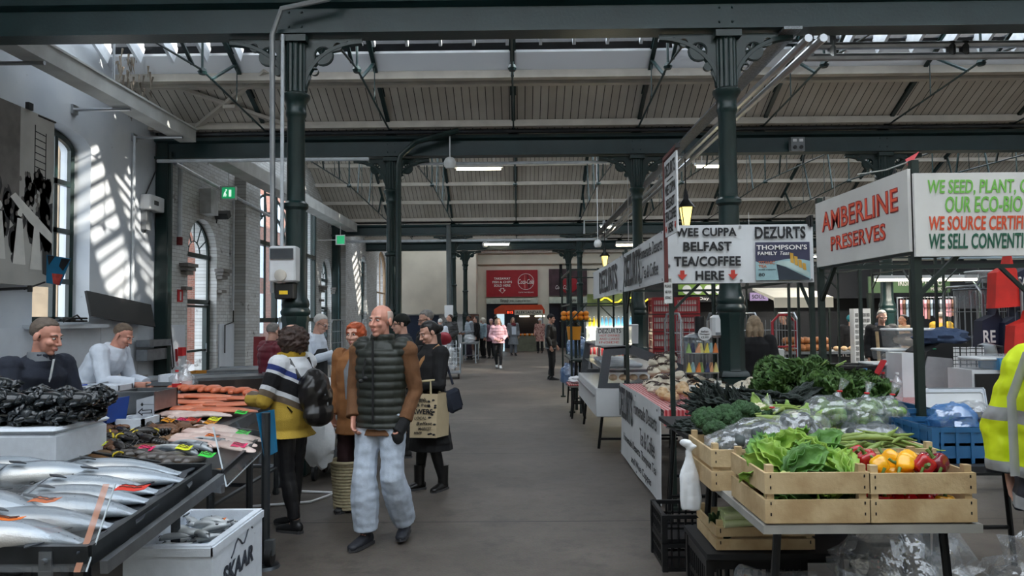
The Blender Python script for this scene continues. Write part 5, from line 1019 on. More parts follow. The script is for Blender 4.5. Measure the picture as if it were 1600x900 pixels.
# front salmon table, tilted to the aisle
O1 = at(140, 866, 2.85); v1 = at(328, 734, 3.92) - O1; u1 = V((-1.75, 0, 0)); n1 = u1.cross(v1).normalized(); n1 = n1 if n1.z > 0 else -n1
t1 = steel_table('fish_table', 'stainless display table of whole salmon nearest the viewer', O1, u1, v1, .05, m=DKSTEEL)
MB().bar(O1 + V((.055, .0, -.05)) , O1 + v1 + V((.06, 0, -.045)), .03, .05, up=n1).build('outer_rail', STEEL, t1, False)
MB().box(O1 + V((-.16, -.012, -.035)), (.05, .012, .1)).lathe([(.012, 0), (.012, .02)], O1 + V((-.16, -.018, -.02)), 10, R=axes((0, -1, 0))).build('catch_plate', STEEL, t1, False)
P1 = lambda a, b: O1 + u1 * a + v1 * b
def fish_mat(name, back, side, belly, spots=True, hx=1, rough=.3, metal=.25):
 m, nt, b = nodes_of(name, rough, metal); tc = N(nt, 'ShaderNodeTexCoord'); sp = N(nt, 'ShaderNodeSeparateXYZ', {0: tc.outputs['Object']})
 mr = N(nt, 'ShaderNodeMapRange', {0: sp.outputs['Y'], 1: -.085, 2: .085}); nz = N(nt, 'ShaderNodeTexNoise', {'Vector': tc.outputs['Object'], 'Scale': 14.0}); ad = N(nt, 'ShaderNodeMath', {0: nz.outputs['Fac'], 1: .16}, operation='MULTIPLY'); a2 = N(nt, 'ShaderNodeMath', {0: mr.outputs[0], 1: ad.outputs[0]}, operation='ADD')
 c = ramp(nt, a2.outputs[0], [(.12, C(*belly)), (.34, C(*side)), (.6, C(*side)), (.82, C(*back))])
 if spots:
  vo = N(nt, 'ShaderNodeTexVoronoi', {'Vector': tc.outputs['Object'], 'Scale': 55.0}); lt = N(nt, 'ShaderNodeMath', {0: vo.outputs['Distance'], 1: .17}, operation='LESS_THAN'); g = N(nt, 'ShaderNodeMath', {0: a2.outputs[0], 1: .5}, operation='GREATER_THAN'); an = N(nt, 'ShaderNodeMath', {0: lt.outputs[0], 1: g.outputs[0]}, operation='MULTIPLY')
  c = N(nt, 'ShaderNodeMixRGB', {0: an.outputs[0], 1: c, 2: (*C(40, 44, 50), 1)}).outputs[0]
 hm = N(nt, 'ShaderNodeMapRange', {0: sp.outputs['X'], 1: -.18 * hx, 2: -.2 * hx}); h2 = N(nt, 'ShaderNodeMath', {0: hm.outputs[0], 1: .75}, operation='MULTIPLY'); hc = ramp(nt, nz.outputs['Fac'], [(.35, C(84, 92, 100)), (.6, C(156, 162, 166))])
 c = N(nt, 'ShaderNodeMixRGB', {0: h2.outputs[0], 1: c, 2: hc}).outputs[0]
 nt.links.new(c, b.inputs['Base Color'])
 n2 = N(nt, 'ShaderNodeTexVoronoi', {'Vector': tc.outputs['Object'], 'Scale': 150.0}); bp = N(nt, 'ShaderNodeBump', {'Height': n2.outputs['Distance'], 'Strength': .22, 'Distance': .004}); nt.links.new(bp.outputs[0], b.inputs['Normal']); b.inputs['Coat Weight'].default_value = .4; b.inputs['Coat Roughness'].default_value = .08
 return m
SALM = fish_mat('salmon_skin', (52, 60, 72), (160, 170, 180), (206, 204, 200)); FIN = mat('dark_fin', (58, 62, 68), .4, .1, .2, 20)
SEAB = fish_mat('small_fish_skin', (74, 82, 88), (206, 210, 212), (236, 232, 226), False, .4); GILL = mat('gill_line', (90, 96, 104), .4, .2)
def fish(label, L, H, T, m, loc, R, group=None, name='whole_fish', bend=.0, fins=True):
 """lying on its side: head at -x, back +y, up z"""
 t = thing(name, label, 'fish', loc, group); t.rotation_euler = R.to_euler(); ORG[t.name] = V((0, 0, 0))
 prof = [(0, .04, .1), (.015, .2, .25), (.05, .42, .5), (.1, .6, .7), (.17, .8, .92), (.26, .97, 1.0), (.4, 1, 1), (.55, .9, .92), (.7, .66, .7), (.82, .4, .42), (.9, .27, .22), (.94, .3, .14)]
 pts = [V(((x - .5) * L, bend * math.sin(x * PI) * L, T * .5 * th * .96)) for x, h, th in prof]
 MB().tube(pts, [(T * .5 * th, H * .5 * h) for x, h, th in prof], 18, upv=(0, 0, 1)).build('body', m, t, ang=1.2)
 tl = [(.93, -.16), (.93, .16), (.965, .36), (1.0, .6), (1.005, .3), (.985, 0), (1.005, -.3), (1.0, -.6), (.965, -.36)]
 MB().prism([((x - .5) * L, y * H) for x, y in tl], (0, 0, T * .06), (1, 0, 0), (0, 1, 0), .006).build('tail_fin', FIN, t, ang=.5)
 if fins:
  MB().prism([((x - .5) * L, y * H) for x, y in ((.42, .46), (.45, .66), (.52, .6), (.57, .4))], (0, 0, T * .42), (1, 0, 0), (0, 1, 0), .005).build('dorsal_fin', FIN, t, False)
  MB().prism([((x - .5) * L, y * H) for x, y in ((.62, -.3), (.66, -.56), (.74, -.3))], (0, 0, T * .3), (1, 0, 0), (0, 1, 0), .005).build('anal_fin', FIN, t, False)
  MB().prism([((x - .5) * L, y * H) for x, y in ((.22, -.12), (.24, -.22), (.36, -.3), (.3, -.14))], (0, 0, T * .99), (1, 0, -.1), (0, 1, 0), .005).build('pectoral_fin', FIN, t, False)
  MB().tube([((.19 - .03 * abs(q)) * L - .5 * L, q * H * .4, T * (.5 + .42 * math.sqrt(max(0, 1 - (q * .85) ** 2)))) for q in (-.95, -.6, -.2, .2, .6, .95)], .0025, 5).build('gill_edge', GILL, t)
 MB().tube([(-.495 * L, -.06 * H, T * .55), (-.45 * L, -.1 * H, T * .72), (-.405 * L, -.15 * H, T * .74)], .0022, 5).build('mouth_line', GILL, t)
 MB().ell(((.075 - .5) * L, .08 * H, T * .72), (.013 * L / .65, .013 * L / .65, T * .05), 10, 6).build('eye', mat('fish_eye', (20, 20, 22), .1), t)
 return t
BASE1 = axes(n1, (1, 0, 0))
slots = [(.03, .07, .56, 3), (.02, .2, .6, 8), (-.02, .34, .62, 5), (.0, .47, .6, 11), (.02, .6, .62, 8), (-.05, .73, .62, 13), (.03, .87, .64, 7), (.22, .27, .58, -6), (.24, .68, .58, 16)]
lab = ['whole salmon at the very front of the tilted table, tail over the rail', 'whole salmon just behind the front one', 'third whole salmon back from the table front', 'whole salmon under the red price slip', 'fifth whole salmon back from the table front, tail at the rail', 'whole salmon one row before the back of the table', 'rearmost whole salmon with tail at the steel corner', 'whole salmon squeezed between the two front rows, lying on top', 'whole salmon lying over the middle of the table']
for i, (da, b_, L, an) in enumerate(slots):
 c = P1(.17 + da * .6 + .006 * min(i, 6), b_) + n1 * (.004 if i < 7 else .05); R = BASE1 @ rotz(math.radians(an))
 fish(lab[i], L * 1.04, .205, .105, SALM, c, R, bend=rn.uniform(-.02, .03), name='salmon')
for i, (a, b_, an) in enumerate(((.58, .12, -3), (.62, .26, 2), (.6, .40, 5), (.64, .54, 3), (.58, .67, 7), (.62, .8, 4), (.6, .93, 8))):
 fish(f'whole salmon in the inner file on the front table, {ORDW[i]} from the table front', .64, .205, .1, SALM, P1(a - .05, b_) + n1 * .004, BASE1 @ rotz(math.radians(an)), bend=rn.uniform(-.02, .02), name='salmon')
SLIP = {k: mat(k + '_price_paper', c, .6, 0, .03) for k, c in dict(orange=(240, 120, 40), red=(214, 56, 40), pink=(240, 50, 110), yellow=(226, 232, 50), green=(70, 220, 80), amber=(214, 140, 30)).items()}
SQ = mat('slip_writing', (70, 30, 20), .6, 0, 0)
def slip(c, R, col, label, w=.1, h=.055, writing=True):
 c = V(c); t = thing('price_slip', label, 'price tag', c);
 MB().grid(lambda a, b: c + R @ V(((a - .5) * w, (b - .5) * h, .004 * math.sin(a * 7) + .006)), 6, 2, thick=.002).build('paper', SLIP[col], t)
 if writing:
  mb = MB();
  for k in range(2): mb.tube([c + R @ V((w * (-.36 + .12 * i), h * (.18 - .36 * k + .1 * (i % 2)), .012 + .004 * math.sin((.14 + .12 * i) * 7))) for i in range(7)], .0022, 5)
  mb.build('handwriting', SQ, t)
 return t
slip(on(206, 764, .945), BASE1 @ rotz(.1), 'red', 'red and white price slip on the middle salmon', .13, .07); slip(on(70, 783, .945), BASE1, 'orange', 'orange price slip on the inner salmon of the front table', .11, .05); slip(on(8, 812, .92), BASE1, 'orange', 'thin orange slip at the frame edge on the front salmon table', .14, .03)
# acrylic guard with tape
g = thing('acrylic_guard', 'clear acrylic guard with orange tape along the front of the salmon table', 'screen', O1)
gp = [O1 + V((-.0, -.02, -.06)), O1 + V((.03, .12, .24)), O1 + V((-1.7, .12, .24)), O1 + V((-1.7, -.02, -.06))]
MB().add(gp + [q + V((0, .004, 0)) for q in gp], [(0, 1, 2, 3), (7, 6, 5, 4), (0, 4, 5, 1), (1, 5, 6, 2), (3, 2, 6, 7), (0, 3, 7, 4)]).build('panel', ACRYL, g, False)
MB().bar(gp[0], gp[1], .005).build('polished_edge', mat('acrylic_edge', (210, 220, 226), .2), g, False)
tp = [gp[0] + V((-.022, -.003, 0)), gp[0] + V((-.048, -.003, 0)), gp[1] + V((-.048, -.003, 0)), gp[1] + V((-.022, -.003, 0))]
MB().add(tp, [(0, 1, 2, 3)]).build('orange_tape', film('orange_tape_film', (226, 150, 110), .35, .4, .2), g, False)
# polystyrene box with black brand word, small fish inside
bx = thing('foam_fish_box', 'white polystyrene fish box of small fish with black lettering on the side', 'box', (-1.72, 3.95, 0))
x0, x1, y0, y1, zb, zt = -1.92, -1.49, 3.6, 4.3, .0, .575; w_ = .035; mb = MB()
mb.b2((x0, y0, zb), (x1, y1, .36)).b2((x0, y0, .36), (x1, y0 + w_, zt)).b2((x0, y1 - w_, .36), (x1, y1, zt)).b2((x0, y0 + w_, .36), (x0 + w_, y1 - w_, zt)).b2((x1 - w_, y0 + w_, .36), (x1, y1 - w_, zt))
mb.build('body', FOAM, bx, False); MB().b2((x0 + w_, y0 + w_, .36), (x1 - w_, y1 - w_, .435)).build('crushed_ice', mat('crushed_ice', (200, 212, 222), .3, 0, .1, 40, .8, 60), bx, False)
MB().b2((x0 - .008, y0 - .008, zt - .05), (x1 + .008, y0 + .002, zt - .01)).b2((x1 - .002, y0 - .008, zt - .05), (x1 + .008, y1 + .008, zt - .01)).build('rim_band', FOAM, bx, False)
text('SKAAR', (x1 + .001, y0 + .13, .33), (0, 1, 0), (0, 0, 1), .42, .095, mat('box_print', (52, 58, 70), .6), bx, bold=.035, shear=.12)
MB().tube([(x1 + .002, y0 + .24 + .3 * i / 10, .44 + .06 * math.sin(i * .55) ** 2 + .004 * i) for i in range(11)], .005, 5).build('fish_outline_print', MATS['box_print'], bx)
for i in range(34):
 a, b_ = rn.uniform(x0 + .1, x1 - .1), rn.uniform(y0 + .12, y1 - .1); z = .45 + .03 * (i // 9) + rn.uniform(0, .02)
 f = None
 if i == 0: SF = fish('small silver fish heaped in the white polystyrene box', .2, .055, .035, SEAB, (a, b_, z), rotz(.3), 'small fish in the foam box', 'small_fish', fins=False)
 else: dup(SF, (a, b_, z), (rn.uniform(-.35, .35), rn.uniform(-.3, .3), rn.choice((0, 0, PI)) + rn.uniform(-.9, .9)), rn.uniform(.85, 1.15))
slip((-1.66, 4.1, .56), Matrix.Rotation(.3, 3, 'X'), 'orange', 'orange price slip standing in the white fish box', .07, .04)
# second table with shellfish and flatfish
A2_, B2_, C2_ = at(75, 704, 4.62), at(346, 744, 4.3), at(412, 684, 5.25)
u2 = B2_ - A2_; v2 = (C2_ - B2_) * 1.05; n2 = u2.cross(v2).normalized(); t2 = steel_table('fish_table', 'dark tilted display table of shellfish and flatfish beyond the salmon', A2_, u2, v2, .07, m=DKSTEEL)
MB().bar(A2_ + V((0, -.05, -.06)), B2_ + V((.03, -.05, -.06)), .03, .05, up=n2).build('outer_rail', STEEL, t2, False)
BAS2 = axes(n2, u2); P2 = lambda a, b: A2_ + u2 * a + v2 * b
pz = [B2_ + V((.03, 0, -.06)), C2_ + V((.03, 0, -.06)), at(401, 640, 5.25), at(333, 667, 4.4)]
g = thing('acrylic_guard', 'clear acrylic guard at the aisle end of the shellfish table', 'screen', B2_); d_ = V((.004, .002, 0))
MB().add(pz + [q + d_ for q in pz], [(0, 1, 2, 3), (7, 6, 5, 4), (0, 4, 5, 1), (1, 5, 6, 2), (2, 6, 7, 3), (3, 7, 4, 0)]).build('panel', ACRYL, g, False); MB().bar(pz[0], pz[3], .007).bar(pz[0], pz[1], .005).build('polished_edge', MATS['acrylic_edge'], g, False)
# far table with fillets
O3 = V((-3.45, 5.6, .86)); u3 = V((1.2, -.12, -.05)); v3 = V((.02, 1.75, .1)); n3 = u3.cross(v3).normalized(); steel_table('fish_table', 'display table of salmon fillets before the stacked crates', O3, u3, v3, .06, m=DKSTEEL); BAS3 = axes(n3, u3); P3 = lambda a, b: O3 + u3 * a + v3 * b
# mussels in net bags on a foam box
MUS = mat('wet_mussel_shell', (24, 30, 34), .25, 0, .35, 25, coat=.3); NET = mat('green_net', (34, 54, 48), .7)
def mussel_bag():
 mb = MB();
 for i in range(46):
  d = V((rn.gauss(0, 1), rn.gauss(0, 1), rn.gauss(0, 1))).normalized(); p = V((d.x * .125, d.y * .085, .06 + d.z * .055)); mb.ell(p, (.034, .017, .014), 8, 5, axes(d + V((rn.uniform(-.7, .7), rn.uniform(-.7, .7), rn.uniform(-.7, .7))), (rn.uniform(-1, 1), 1, 0)))
 mb.ell((0, 0, .06), (.115, .078, .05), 12, 8); return mb
fb = thing('foam_fish_box', 'closed white polystyrene box under the heap of mussel bags', 'box', (-3.3, 4.5, .86)); c = at(10, 695, 4.55)
MB().b2((-3.6, 4.15, .84), (at(84, 700, 4.15).x, 4.7, at(84, 678, 4.15).z), bev=.02).build('body', FOAM, fb, False); zt = at(84, 678, 4.15).z
MB().b2((-3.61, 4.14, zt), (at(85, 700, 4.15).x + .005, 4.71, zt + .03), bev=.015).build('lid', FOAM, fb, False)
MB().b2((-3.6, 4.12, .78), (at(84, 700, 4.15).x + .02, 4.75, .84)).build('ledge', DKSTEEL, steel_table('side_bench', 'dark steel bench under the closed foam box', (-3.65, 4.15, .78), (1.0, 0, 0), (0, .6, 0), .05, m=DKSTEEL, lip=0), False)
k = 0; bag0 = None; zb0 = zt + .03
for lay, (nx, zz) in enumerate(((4, 0), (4, .085), (1, .16))):
 for ix in range(nx):
  for iy in range(2 if lay < 2 else 1):
   p = V((-3.2 + .19 * ix + .05 * lay + rn.uniform(-.02, .02), 4.3 + .2 * iy + rn.uniform(-.02, .02) + (.1 if lay > 1 else 0), zb0 + zz))
   if bag0 is None: bag0 = solo(mussel_bag(), 'mussel_bag', MUS, 'dark net bag of wet mussels in the heap on the foam box', 'shellfish', 'mussel bags on the foam box', org=(0, 0, 0)); bag0.location = p
   else: dup(bag0, p, (0, 0, rn.uniform(-.5, .5) + (PI if k % 2 else 0)), rn.uniform(.92, 1.08))
   k += 1
solo(mussel_bag(), 'mussel_bag', MUS, 'mussel bag spilling onto the near corner of the shellfish table', 'shellfish', org=(0, 0, 0)).location = P2(.08, .25)
# lobsters with yellow bands
LOB = mat('dark_lobster_shell', (36, 32, 30), .35, 0, .35, 18, .3, 60, coat=.2); YB = mat('yellow_band', (216, 190, 40), .5); CRAB = mat('brown_crab_shell', (104, 70, 46), .45, 0, .25, 14, .3, 60)
def lobster(label, loc, rz, group=None):
 t = thing('lobster', label, 'shellfish', loc, group); t.rotation_euler = (BAS2 @ rotz(rz)).to_euler(); ORG[t.name] = V((0, 0, 0))
 MB().tube([(-.12, 0, .03), (-.08, 0, .035), (-.02, 0, .036), (.02, 0, .03)], [.008, .028, .032, .028], 10).build('carapace', LOB, t)
 tm = MB()
 for i in range(6): tm.ell((.035 + .024 * i, 0, .026), (.017, .027 - .0015 * i, .022), 10, 6)
 tm.build('tail', LOB, t); f = MB()
 for a in (-.6, -.3, 0, .3, .6): f.ell((.19 + .02 * math.cos(a), .035 * math.sin(a), .012), (.022, .012, .004), 8, 4, rotz(a))
 f.build('tail_fan', LOB, t)
 for s in (-1, 1):
  cl = MB().tube([(-.09, s * .025, .03), (-.13, s * .06, .03), (-.17, s * .065, .03)], [.01, .012, .014], 8).ell((-.215, s * .06, .03), (.05, .026, .016), 12, 7).tube([(-.2, s * .035, .03), (-.25, s * .03, .03), (-.275, s * .04, .03)], [.012, .01, .003], 7).build('claw', LOB, t)
  MB().tube([(-.235 + .0, s * .06 + .03 * math.cos(q), .03 + .019 * math.sin(q)) for q in [2 * PI * i / 10 for i in range(11)]], .006, 5).build('band', YB, cl)
  lg = MB()
  for i in range(4): lg.tube([(-.06 + .025 * i, s * .02, .025), (-.07 + .035 * i, s * .07, .035), (-.075 + .045 * i, s * .1, .004)], [.005, .004, .002], 5)
  lg.build('legs', LOB, t); MB().tube([(-.12, s * .012, .035), (-.2, s * .02, .07), (-.3, s * .1, .04)], .002, 4).build('antenna', LOB, t)
 return t
for i, (a, b_, rz, lb) in enumerate(((.16, .25, .3, 'dark lobster nearest the mussel bags'), (.24, .5, -.4, 'dark lobster behind the mussel corner of the table'), (.33, .2, 2.6, 'dark lobster turned round near the table front edge'), (.36, .62, .9, 'dark lobster in front of the steel trough'), (.28, .8, 2.2, 'dark lobster below the blue basket'), (.45, .42, -.2, 'lobster with yellow banded claws in the middle of the shellfish'), (.18, .78, 1.2, 'lobster at the back beside the mussel heap'))):
 lobster(lb, P2(a, b_), rz)
def crab(label, loc, rz, group=None):
 t = thing('crab', label, 'shellfish', loc, group); t.rotation_euler = (BAS2 @ rotz(rz)).to_euler(); ORG[t.name] = V((0, 0, 0))
 MB().ell((0, 0, .035), (.085, .055, .03), 16, 9, nz=.1, nf=8).build('shell', CRAB, t)
 for s in (-1, 1):
  MB().tube([(s * .06, -.04, .03), (s * .1, -.07, .035)], [.016, .018], 8).ell((s * .085, -.1, .035), (.022, .04, .018), 10, 6).build('claw', CRAB, t)
  l = MB()
  for i in range(4): l.tube([(s * .06, -.01 + .02 * i, .03), (s * .12, -.01 + .03 * i, .045), (s * .15, .01 + .035 * i, .005)], [.009, .007, .003], 6)
  l.build('legs', CRAB, t)
 return t
for i, (a, b_, rz, lb) in enumerate(((.42, .75, .4, 'brown crab beside the grey fish below the card sign'), (.22, .1, 1.0, 'brown crab at the front edge under the mussels'), (.5, .86, 2.4, 'brown crab behind the plaice with yellow slips'), (.1, .52, 1.9, 'brown crab wedged beside the foam box'))): crab(lb, P2(a, b_), rz)
FLAT = mat('brown_flatfish_skin', (122, 88, 54), .4, 0, .2, 18, .2, 80, coat=.3); PALE = mat('pale_fillet', (206, 176, 166), .4, 0, .14, 12, .25, 40, coat=.3, rgb2=(226, 206, 196)); ORANGE = mat('salmon_fillet', (206, 104, 66), .4, 0, .1, 6, .15, 50, coat=.3, rgb2=(222, 128, 88)); GREYF = mat('grey_monkfish_skin', (84, 78, 74), .35, 0, .3, 14, .3, 60, coat=.3)
def flatfish(label, loc, R, L=.38):
 t = thing('flatfish', label, 'fish', loc); t.rotation_euler = R.to_euler(); ORG[t.name] = V((0, 0, 0))
 MB().ell((0, 0, .014), (L * .42, L * .24, .016), 20, 8).build('body', FLAT, t)
 MB().prism([(L * .4, -.02), (L * .4, .02), (L * .55, .06), (L * .55, -.06)], (0, 0, .008), (1, 0, 0), (0, 1, 0), .006).build('tail_fin', FLAT, t, False)
 fr = MB().grid(lambda a, b: V((math.cos(a * 2 * PI) * L * (.4 + .05 * b), math.sin(a * 2 * PI) * L * (.22 + .06 * b), .008 + .004 * math.sin(a * 90) * b)), 60, 1, thick=.003); fr.build('fringe_fin', FLAT, t)
 MB().ell((-L * .34, .02, .03), .007, 8, 5).ell((-L * .33, -.012, .03), .007, 8, 5).build('eyes', INK, t)
flatfish('brown flatfish at the front edge of the shellfish table', P2(.34, .06), BAS2 @ rotz(.2)); flatfish('brown flatfish with two yellow stripes in the middle of the table', P2(.58, .62), BAS2 @ rotz(.15)); flatfish('brown flatfish tucked behind the pink slip', P2(.5, .3), BAS2 @ rotz(-.2), .34)
def fillet(name, L, Wd, T, m, label, group, loc, R):
 t = MB().tube([(-L / 2, 0, T * .3), (-L * .4, .003, T * .5), (-L * .1, 0, T * .5), (L * .2, -.004, T * .42), (L * .45, 0, T * .25), (L / 2, 0, T * .15)], [(T * .2, Wd * .2), (T * .45, Wd * .42), (T * .5, Wd * .5), (T * .42, Wd * .42), (T * .2, Wd * .24), (T * .06, Wd * .1)], 14, upv=(0, 0, 1))
 o = solo(t, name, m, label, 'fish', group, org=(0, 0, 0), ang=1.2); o.location = loc; o.rotation_euler = R.to_euler(); return o
# grey whole fish and monkfish
for i, (a, b_, rz) in enumerate(((.6, .3, .1), (.66, .46, -.1), (.72, .58, .05))): fish(f'silver grey fish {("at the pink slip", "behind the yellow slip", "below the orange slip")[i]} on the shellfish table', .42, .1, .06, SEAB, P2(a, b_), BAS2 @ rotz(PI + rz), name='sea_fish')
f0 = None
for i in range(9):
 p = P2(.44 + .045 * i + rn.uniform(-.01, .01), .1 + .03 * (i % 3)) + n2 * .002
 if f0 is None: f0 = fillet('monkfish_tail', .2, .08, .05, GREYF, 'dark grey knobbly fish tail in the row along the front edge', 'dark fish tails at the table front', p, BAS2 @ rotz(1.2))
 else: dup(f0, p, (BAS2 @ rotz(1.2 + rn.uniform(-.5, .5))).to_euler(), rn.uniform(.85, 1.15))
f0 = None
for i, (a, b_) in enumerate([(.66 + .09 * (k % 4), .52 + .13 * (k // 4)) for k in range(14)]):
 p = P2(min(.95, a), min(1.02, b_)) + n2 * (.004 + .012 * (k % 2))
 if f0 is None: f0 = fillet('white_fillet', .3, .12, .035, PALE, 'pale pinkish white fish fillet on the aisle side of the table', 'pale fillets on the shellfish table', p, BAS2 @ rotz(.2))
 else: dup(f0, p, (BAS2 @ rotz(rn.uniform(-.2, .7))).to_euler(), rn.uniform(.85, 1.2))
f0 = None
for i in range(12):
 p = P3(.42 + .07 * (i % 6) + rn.uniform(-.02, .02), .12 + .2 * (i // 6)) + n3 * (.004 + .01 * (i % 3))
 if f0 is None: f0 = fillet('white_fillet', .34, .13, .04, PALE, 'pale fillet on the near end of the salmon fillet table', 'pale fillets on the far fish table', p, BAS3 @ rotz(.4))
 else: dup(f0, p, (BAS3 @ rotz(rn.uniform(-.1, .8))).to_euler(), rn.uniform(.9, 1.2))
f0 = None
for i in range(18):
 p = P3(.3 + .11 * (i % 6) + rn.uniform(-.02, .02) - .03 * (i // 6), .42 + .17 * (i // 6)) + n3 * (.006 + .012 * (i % 3))
 if f0 is None: f0 = fillet('salmon_fillet', .46, .17, .04, ORANGE, 'orange salmon fillet side spread on the far fish table', 'salmon fillets on the far fish table', p, BAS3 @ rotz(.4))
 else: dup(f0, p, (BAS3 @ rotz(rn.uniform(.1, .8))).to_euler(), rn.uniform(.85, 1.1))
f0 = None
for i in range(11):
 p = P3(.06 + .065 * i, .96 - .004 * i) + n3 * (.03 + .012 * (i % 2))
 if f0 is None: f0 = fillet('salmon_portion', .24, .09, .06, ORANGE, 'cut salmon portion in the row at the back of the fish table', 'salmon portions at the table back', p, BAS3 @ rotz(1.4))
 else: dup(f0, p, (BAS3 @ rotz(1.4 + rn.uniform(-.15, .15))).to_euler(), rn.uniform(.9, 1.1))
for (a, b_, cc, lb, pl) in ((.52, .16, 'pink', 'pink price slip on the dark fish tails', 2), (.7, .28, 'yellow', 'yellow price slip at the table front corner', 2), (.76, .62, 'orange', 'orange price slip among the pale fillets', 2), (.9, .82, 'green', 'green price slip on the pale fillets', 2), (.96, .5, 'pink', 'pink price slip by the acrylic guard', 2), (.86, .2, 'green', 'green price slip near the acrylic guard foot', 2), (.38, .9, 'amber', 'amber banana shaped slip beside the steel trough', 2), (.52, 1.0, 'red', 'red and yellow slip behind the brown crab', 2), (.64, .98, 'amber', 'amber slip standing on the flatfish', 2), (.25, .12, 'yellow', 'yellow slip on the front flatfish', 2),
  (.9, .15, 'yellow', 'yellow price slip on the dark fillets near the placard', 3), (.98, .32, 'green', 'green price slip at the aisle corner of the fillet table', 3), (.72, .1, 'pink', 'pink price slip below the salmon fillets', 3), (.68, .93, 'yellow', 'bright yellow price slip on the salmon portions', 3), (.12, .3, 'green', 'long green slip near the card sign with arrow', 3)):
 q = P2(a, b_) + n2 * .05 if pl == 2 else P3(a, b_) + n3 * .065
 slip(q, (BAS2 if pl == 2 else BAS3) @ rotz(rn.uniform(-.2, .2)) @ Matrix.Rotation(.35, 3, 'X'), cc, lb, .1, .05)
slip(P2(.86, .06) + n2 * .004, BAS2 @ rotz(.12), 'amber', 'long amber and red paper strip lying on the bare table front', .3, .05, False)
# blue basket, steel trough, arrow card, foam trays
bb = thing('blue_basket', 'blue plastic basket with embossed panel standing by the mussels', 'basket', at(156, 662, 5.1)); q = [at(142, 664, 5.1), at(166, 662, 5.1), at(172, 624, 5.1), at(140, 628, 5.1)]
slab('front_panel', q, mat('royal_blue_plastic', (28, 72, 160), .4, 0, .06), bb, .03); MB().box(at(157, 643, 5.08), (.09, .012, .08), Matrix.Rotation(.15, 3, 'Y')).build('embossed_panel', mat('deep_blue_plastic', (20, 44, 104), .4), bb, False)
for sx in (0, 1): slab('side_panel', [q[sx], q[sx] + V((.02, .22, 0)), q[3 - sx] + V((.02, .22, 0)), q[3 - sx]], MATS['royal_blue_plastic'], bb, .008, (1, 0, 0))
tr = thing('steel_trough', 'brushed steel trough standing behind the blue basket', 'trough', at(205, 645, 5.9)); a = at(170, 647, 5.9); b_ = at(240, 613, 5.9)
x0, x1, z0, z1 = a.x, b_.x, a.z, b_.z
MB().b2((x0, 5.9, z0), (x1, 5.92, z1)).b2((x0, 6.3, z0), (x1, 6.32, z1)).b2((x0, 5.9, z0), (x0 + .02, 6.32, z1)).b2((x1 - .02, 5.9, z0), (x1, 6.32, z1)).b2((x0, 5.9, z0), (x1, 6.32, z0 + .02)).build('body', STEEL, tr, False); MB().b2((x0 - .01, 5.885, z1 - .012), (x1 + .01, 5.93, z1 + .006)).build('rim', STEEL, tr, False)
ac = thing('arrow_card', 'grey card sign printed with an arrow pointing to the aisle wall', 'sign', at(226, 655, 5.45)); q = [at(213, 657, 5.45), at(240, 652, 5.42), at(240, 618, 5.5), at(213, 625, 5.53)]
slab('card', q, mat('grey_card', (150, 154, 160), .6), ac, .012); sh = [(-.055, 0), (-.02, .03), (-.02, .013), (.05, .013), (.05, -.013), (-.02, -.013), (-.02, -.03)]; sh2 = [(-.045, 0), (-.024, .018), (-.024, .008), (.044, .008), (.044, -.008), (-.024, -.008), (-.024, -.018)]
cc = at(228, 643, 5.42); shape('arrow', [sh, sh2], .004, cc + V((0, -.01, 0)), (1, 0, .06), (0, 0, 1), INK, ac); MB().ell(at(222, 632, 5.43), (.008, .004, .014), 8, 5).box(at(230, 632, 5.44), (.1, .003, .003)).build('print', INK, ac)
for i, (px, py, Y, w_, lb) in enumerate(((200, 664, 5.2, .22, 'white foam tray behind the shellfish'), (150, 610, 6.6, .4, 'white foam box by the bench leg'), (247, 640, 6.4, .3, 'white foam tray under the salmon fillets'), (262, 592, 7.6, .2, 'folded white paper on the cutting bench'))):
 c = at(px, py, Y); mb = MB().b2(c + V((-w_ / 2, 0, -.05)), c + V((w_ / 2, .25, -.03)));
 for (a, b_) in (((-w_ / 2, 0), (w_ / 2, .02)), ((-w_ / 2, .23), (w_ / 2, .25)), ((-w_ / 2, 0), (-w_ / 2 + .02, .25)), ((w_ / 2 - .02, 0), (w_ / 2, .25))): mb.b2(c + V((a[0], a[1], -.05)), c + V((b_[0], b_[1], .04)))
 solo(mb, 'foam_tray', FOAM, lb, 'tray', smooth=False)
# placard at the table end
pq = [at(400, 646, 5.0), at(426, 640, 5.15), at(431, 706, 5.15), at(413, 716, 5.0)]
pl = thing('placard', 'blue display placard with dark seafood picture at the end of the fish table', 'sign', pq[3]); slab('board', [pq[3], pq[2], pq[1], pq[0]], MATS['blue_placard'], pl, .015, (-.5, -1, 0))
slab('dark_print', [mixp(pq[3], pq[2], .05), mixp(pq[3], pq[2], .45), mixp(pq[0], pq[1], .3), mixp(pq[0], pq[1], .05)], mat('placard_dark_print', (50, 34, 44), .4, 0, .4, 12), pl, -.004, (-.5, -1, 0))
solo(MB().tube([V((pq[3].x, pq[3].y + .03, .02)), pq[3] + V((0, .03, .3))], .03, 8).lathe([(.1, 0), (.09, .02), (.03, .03)], (pq[3].x, pq[3].y + .03, 0), 12), 'placard_post', DKSTEEL, 'steel post carrying the blue placard', 'post')
# castor frame under table end
cs = thing('castor', 'castor wheel under the dark fish table', 'wheel', at(424, 775, 4.9)); c = at(422, 772, 5.0); c.z = .08
MB().tube([c + V((-.02, 0, 0)), c + V((.02, 0, 0))], .06, 16).build('tyre', BLACK, cs); MB().box(c + V((0, 0, .06)), (.06, .05, .1)).build('fork', STEEL, cs, False)
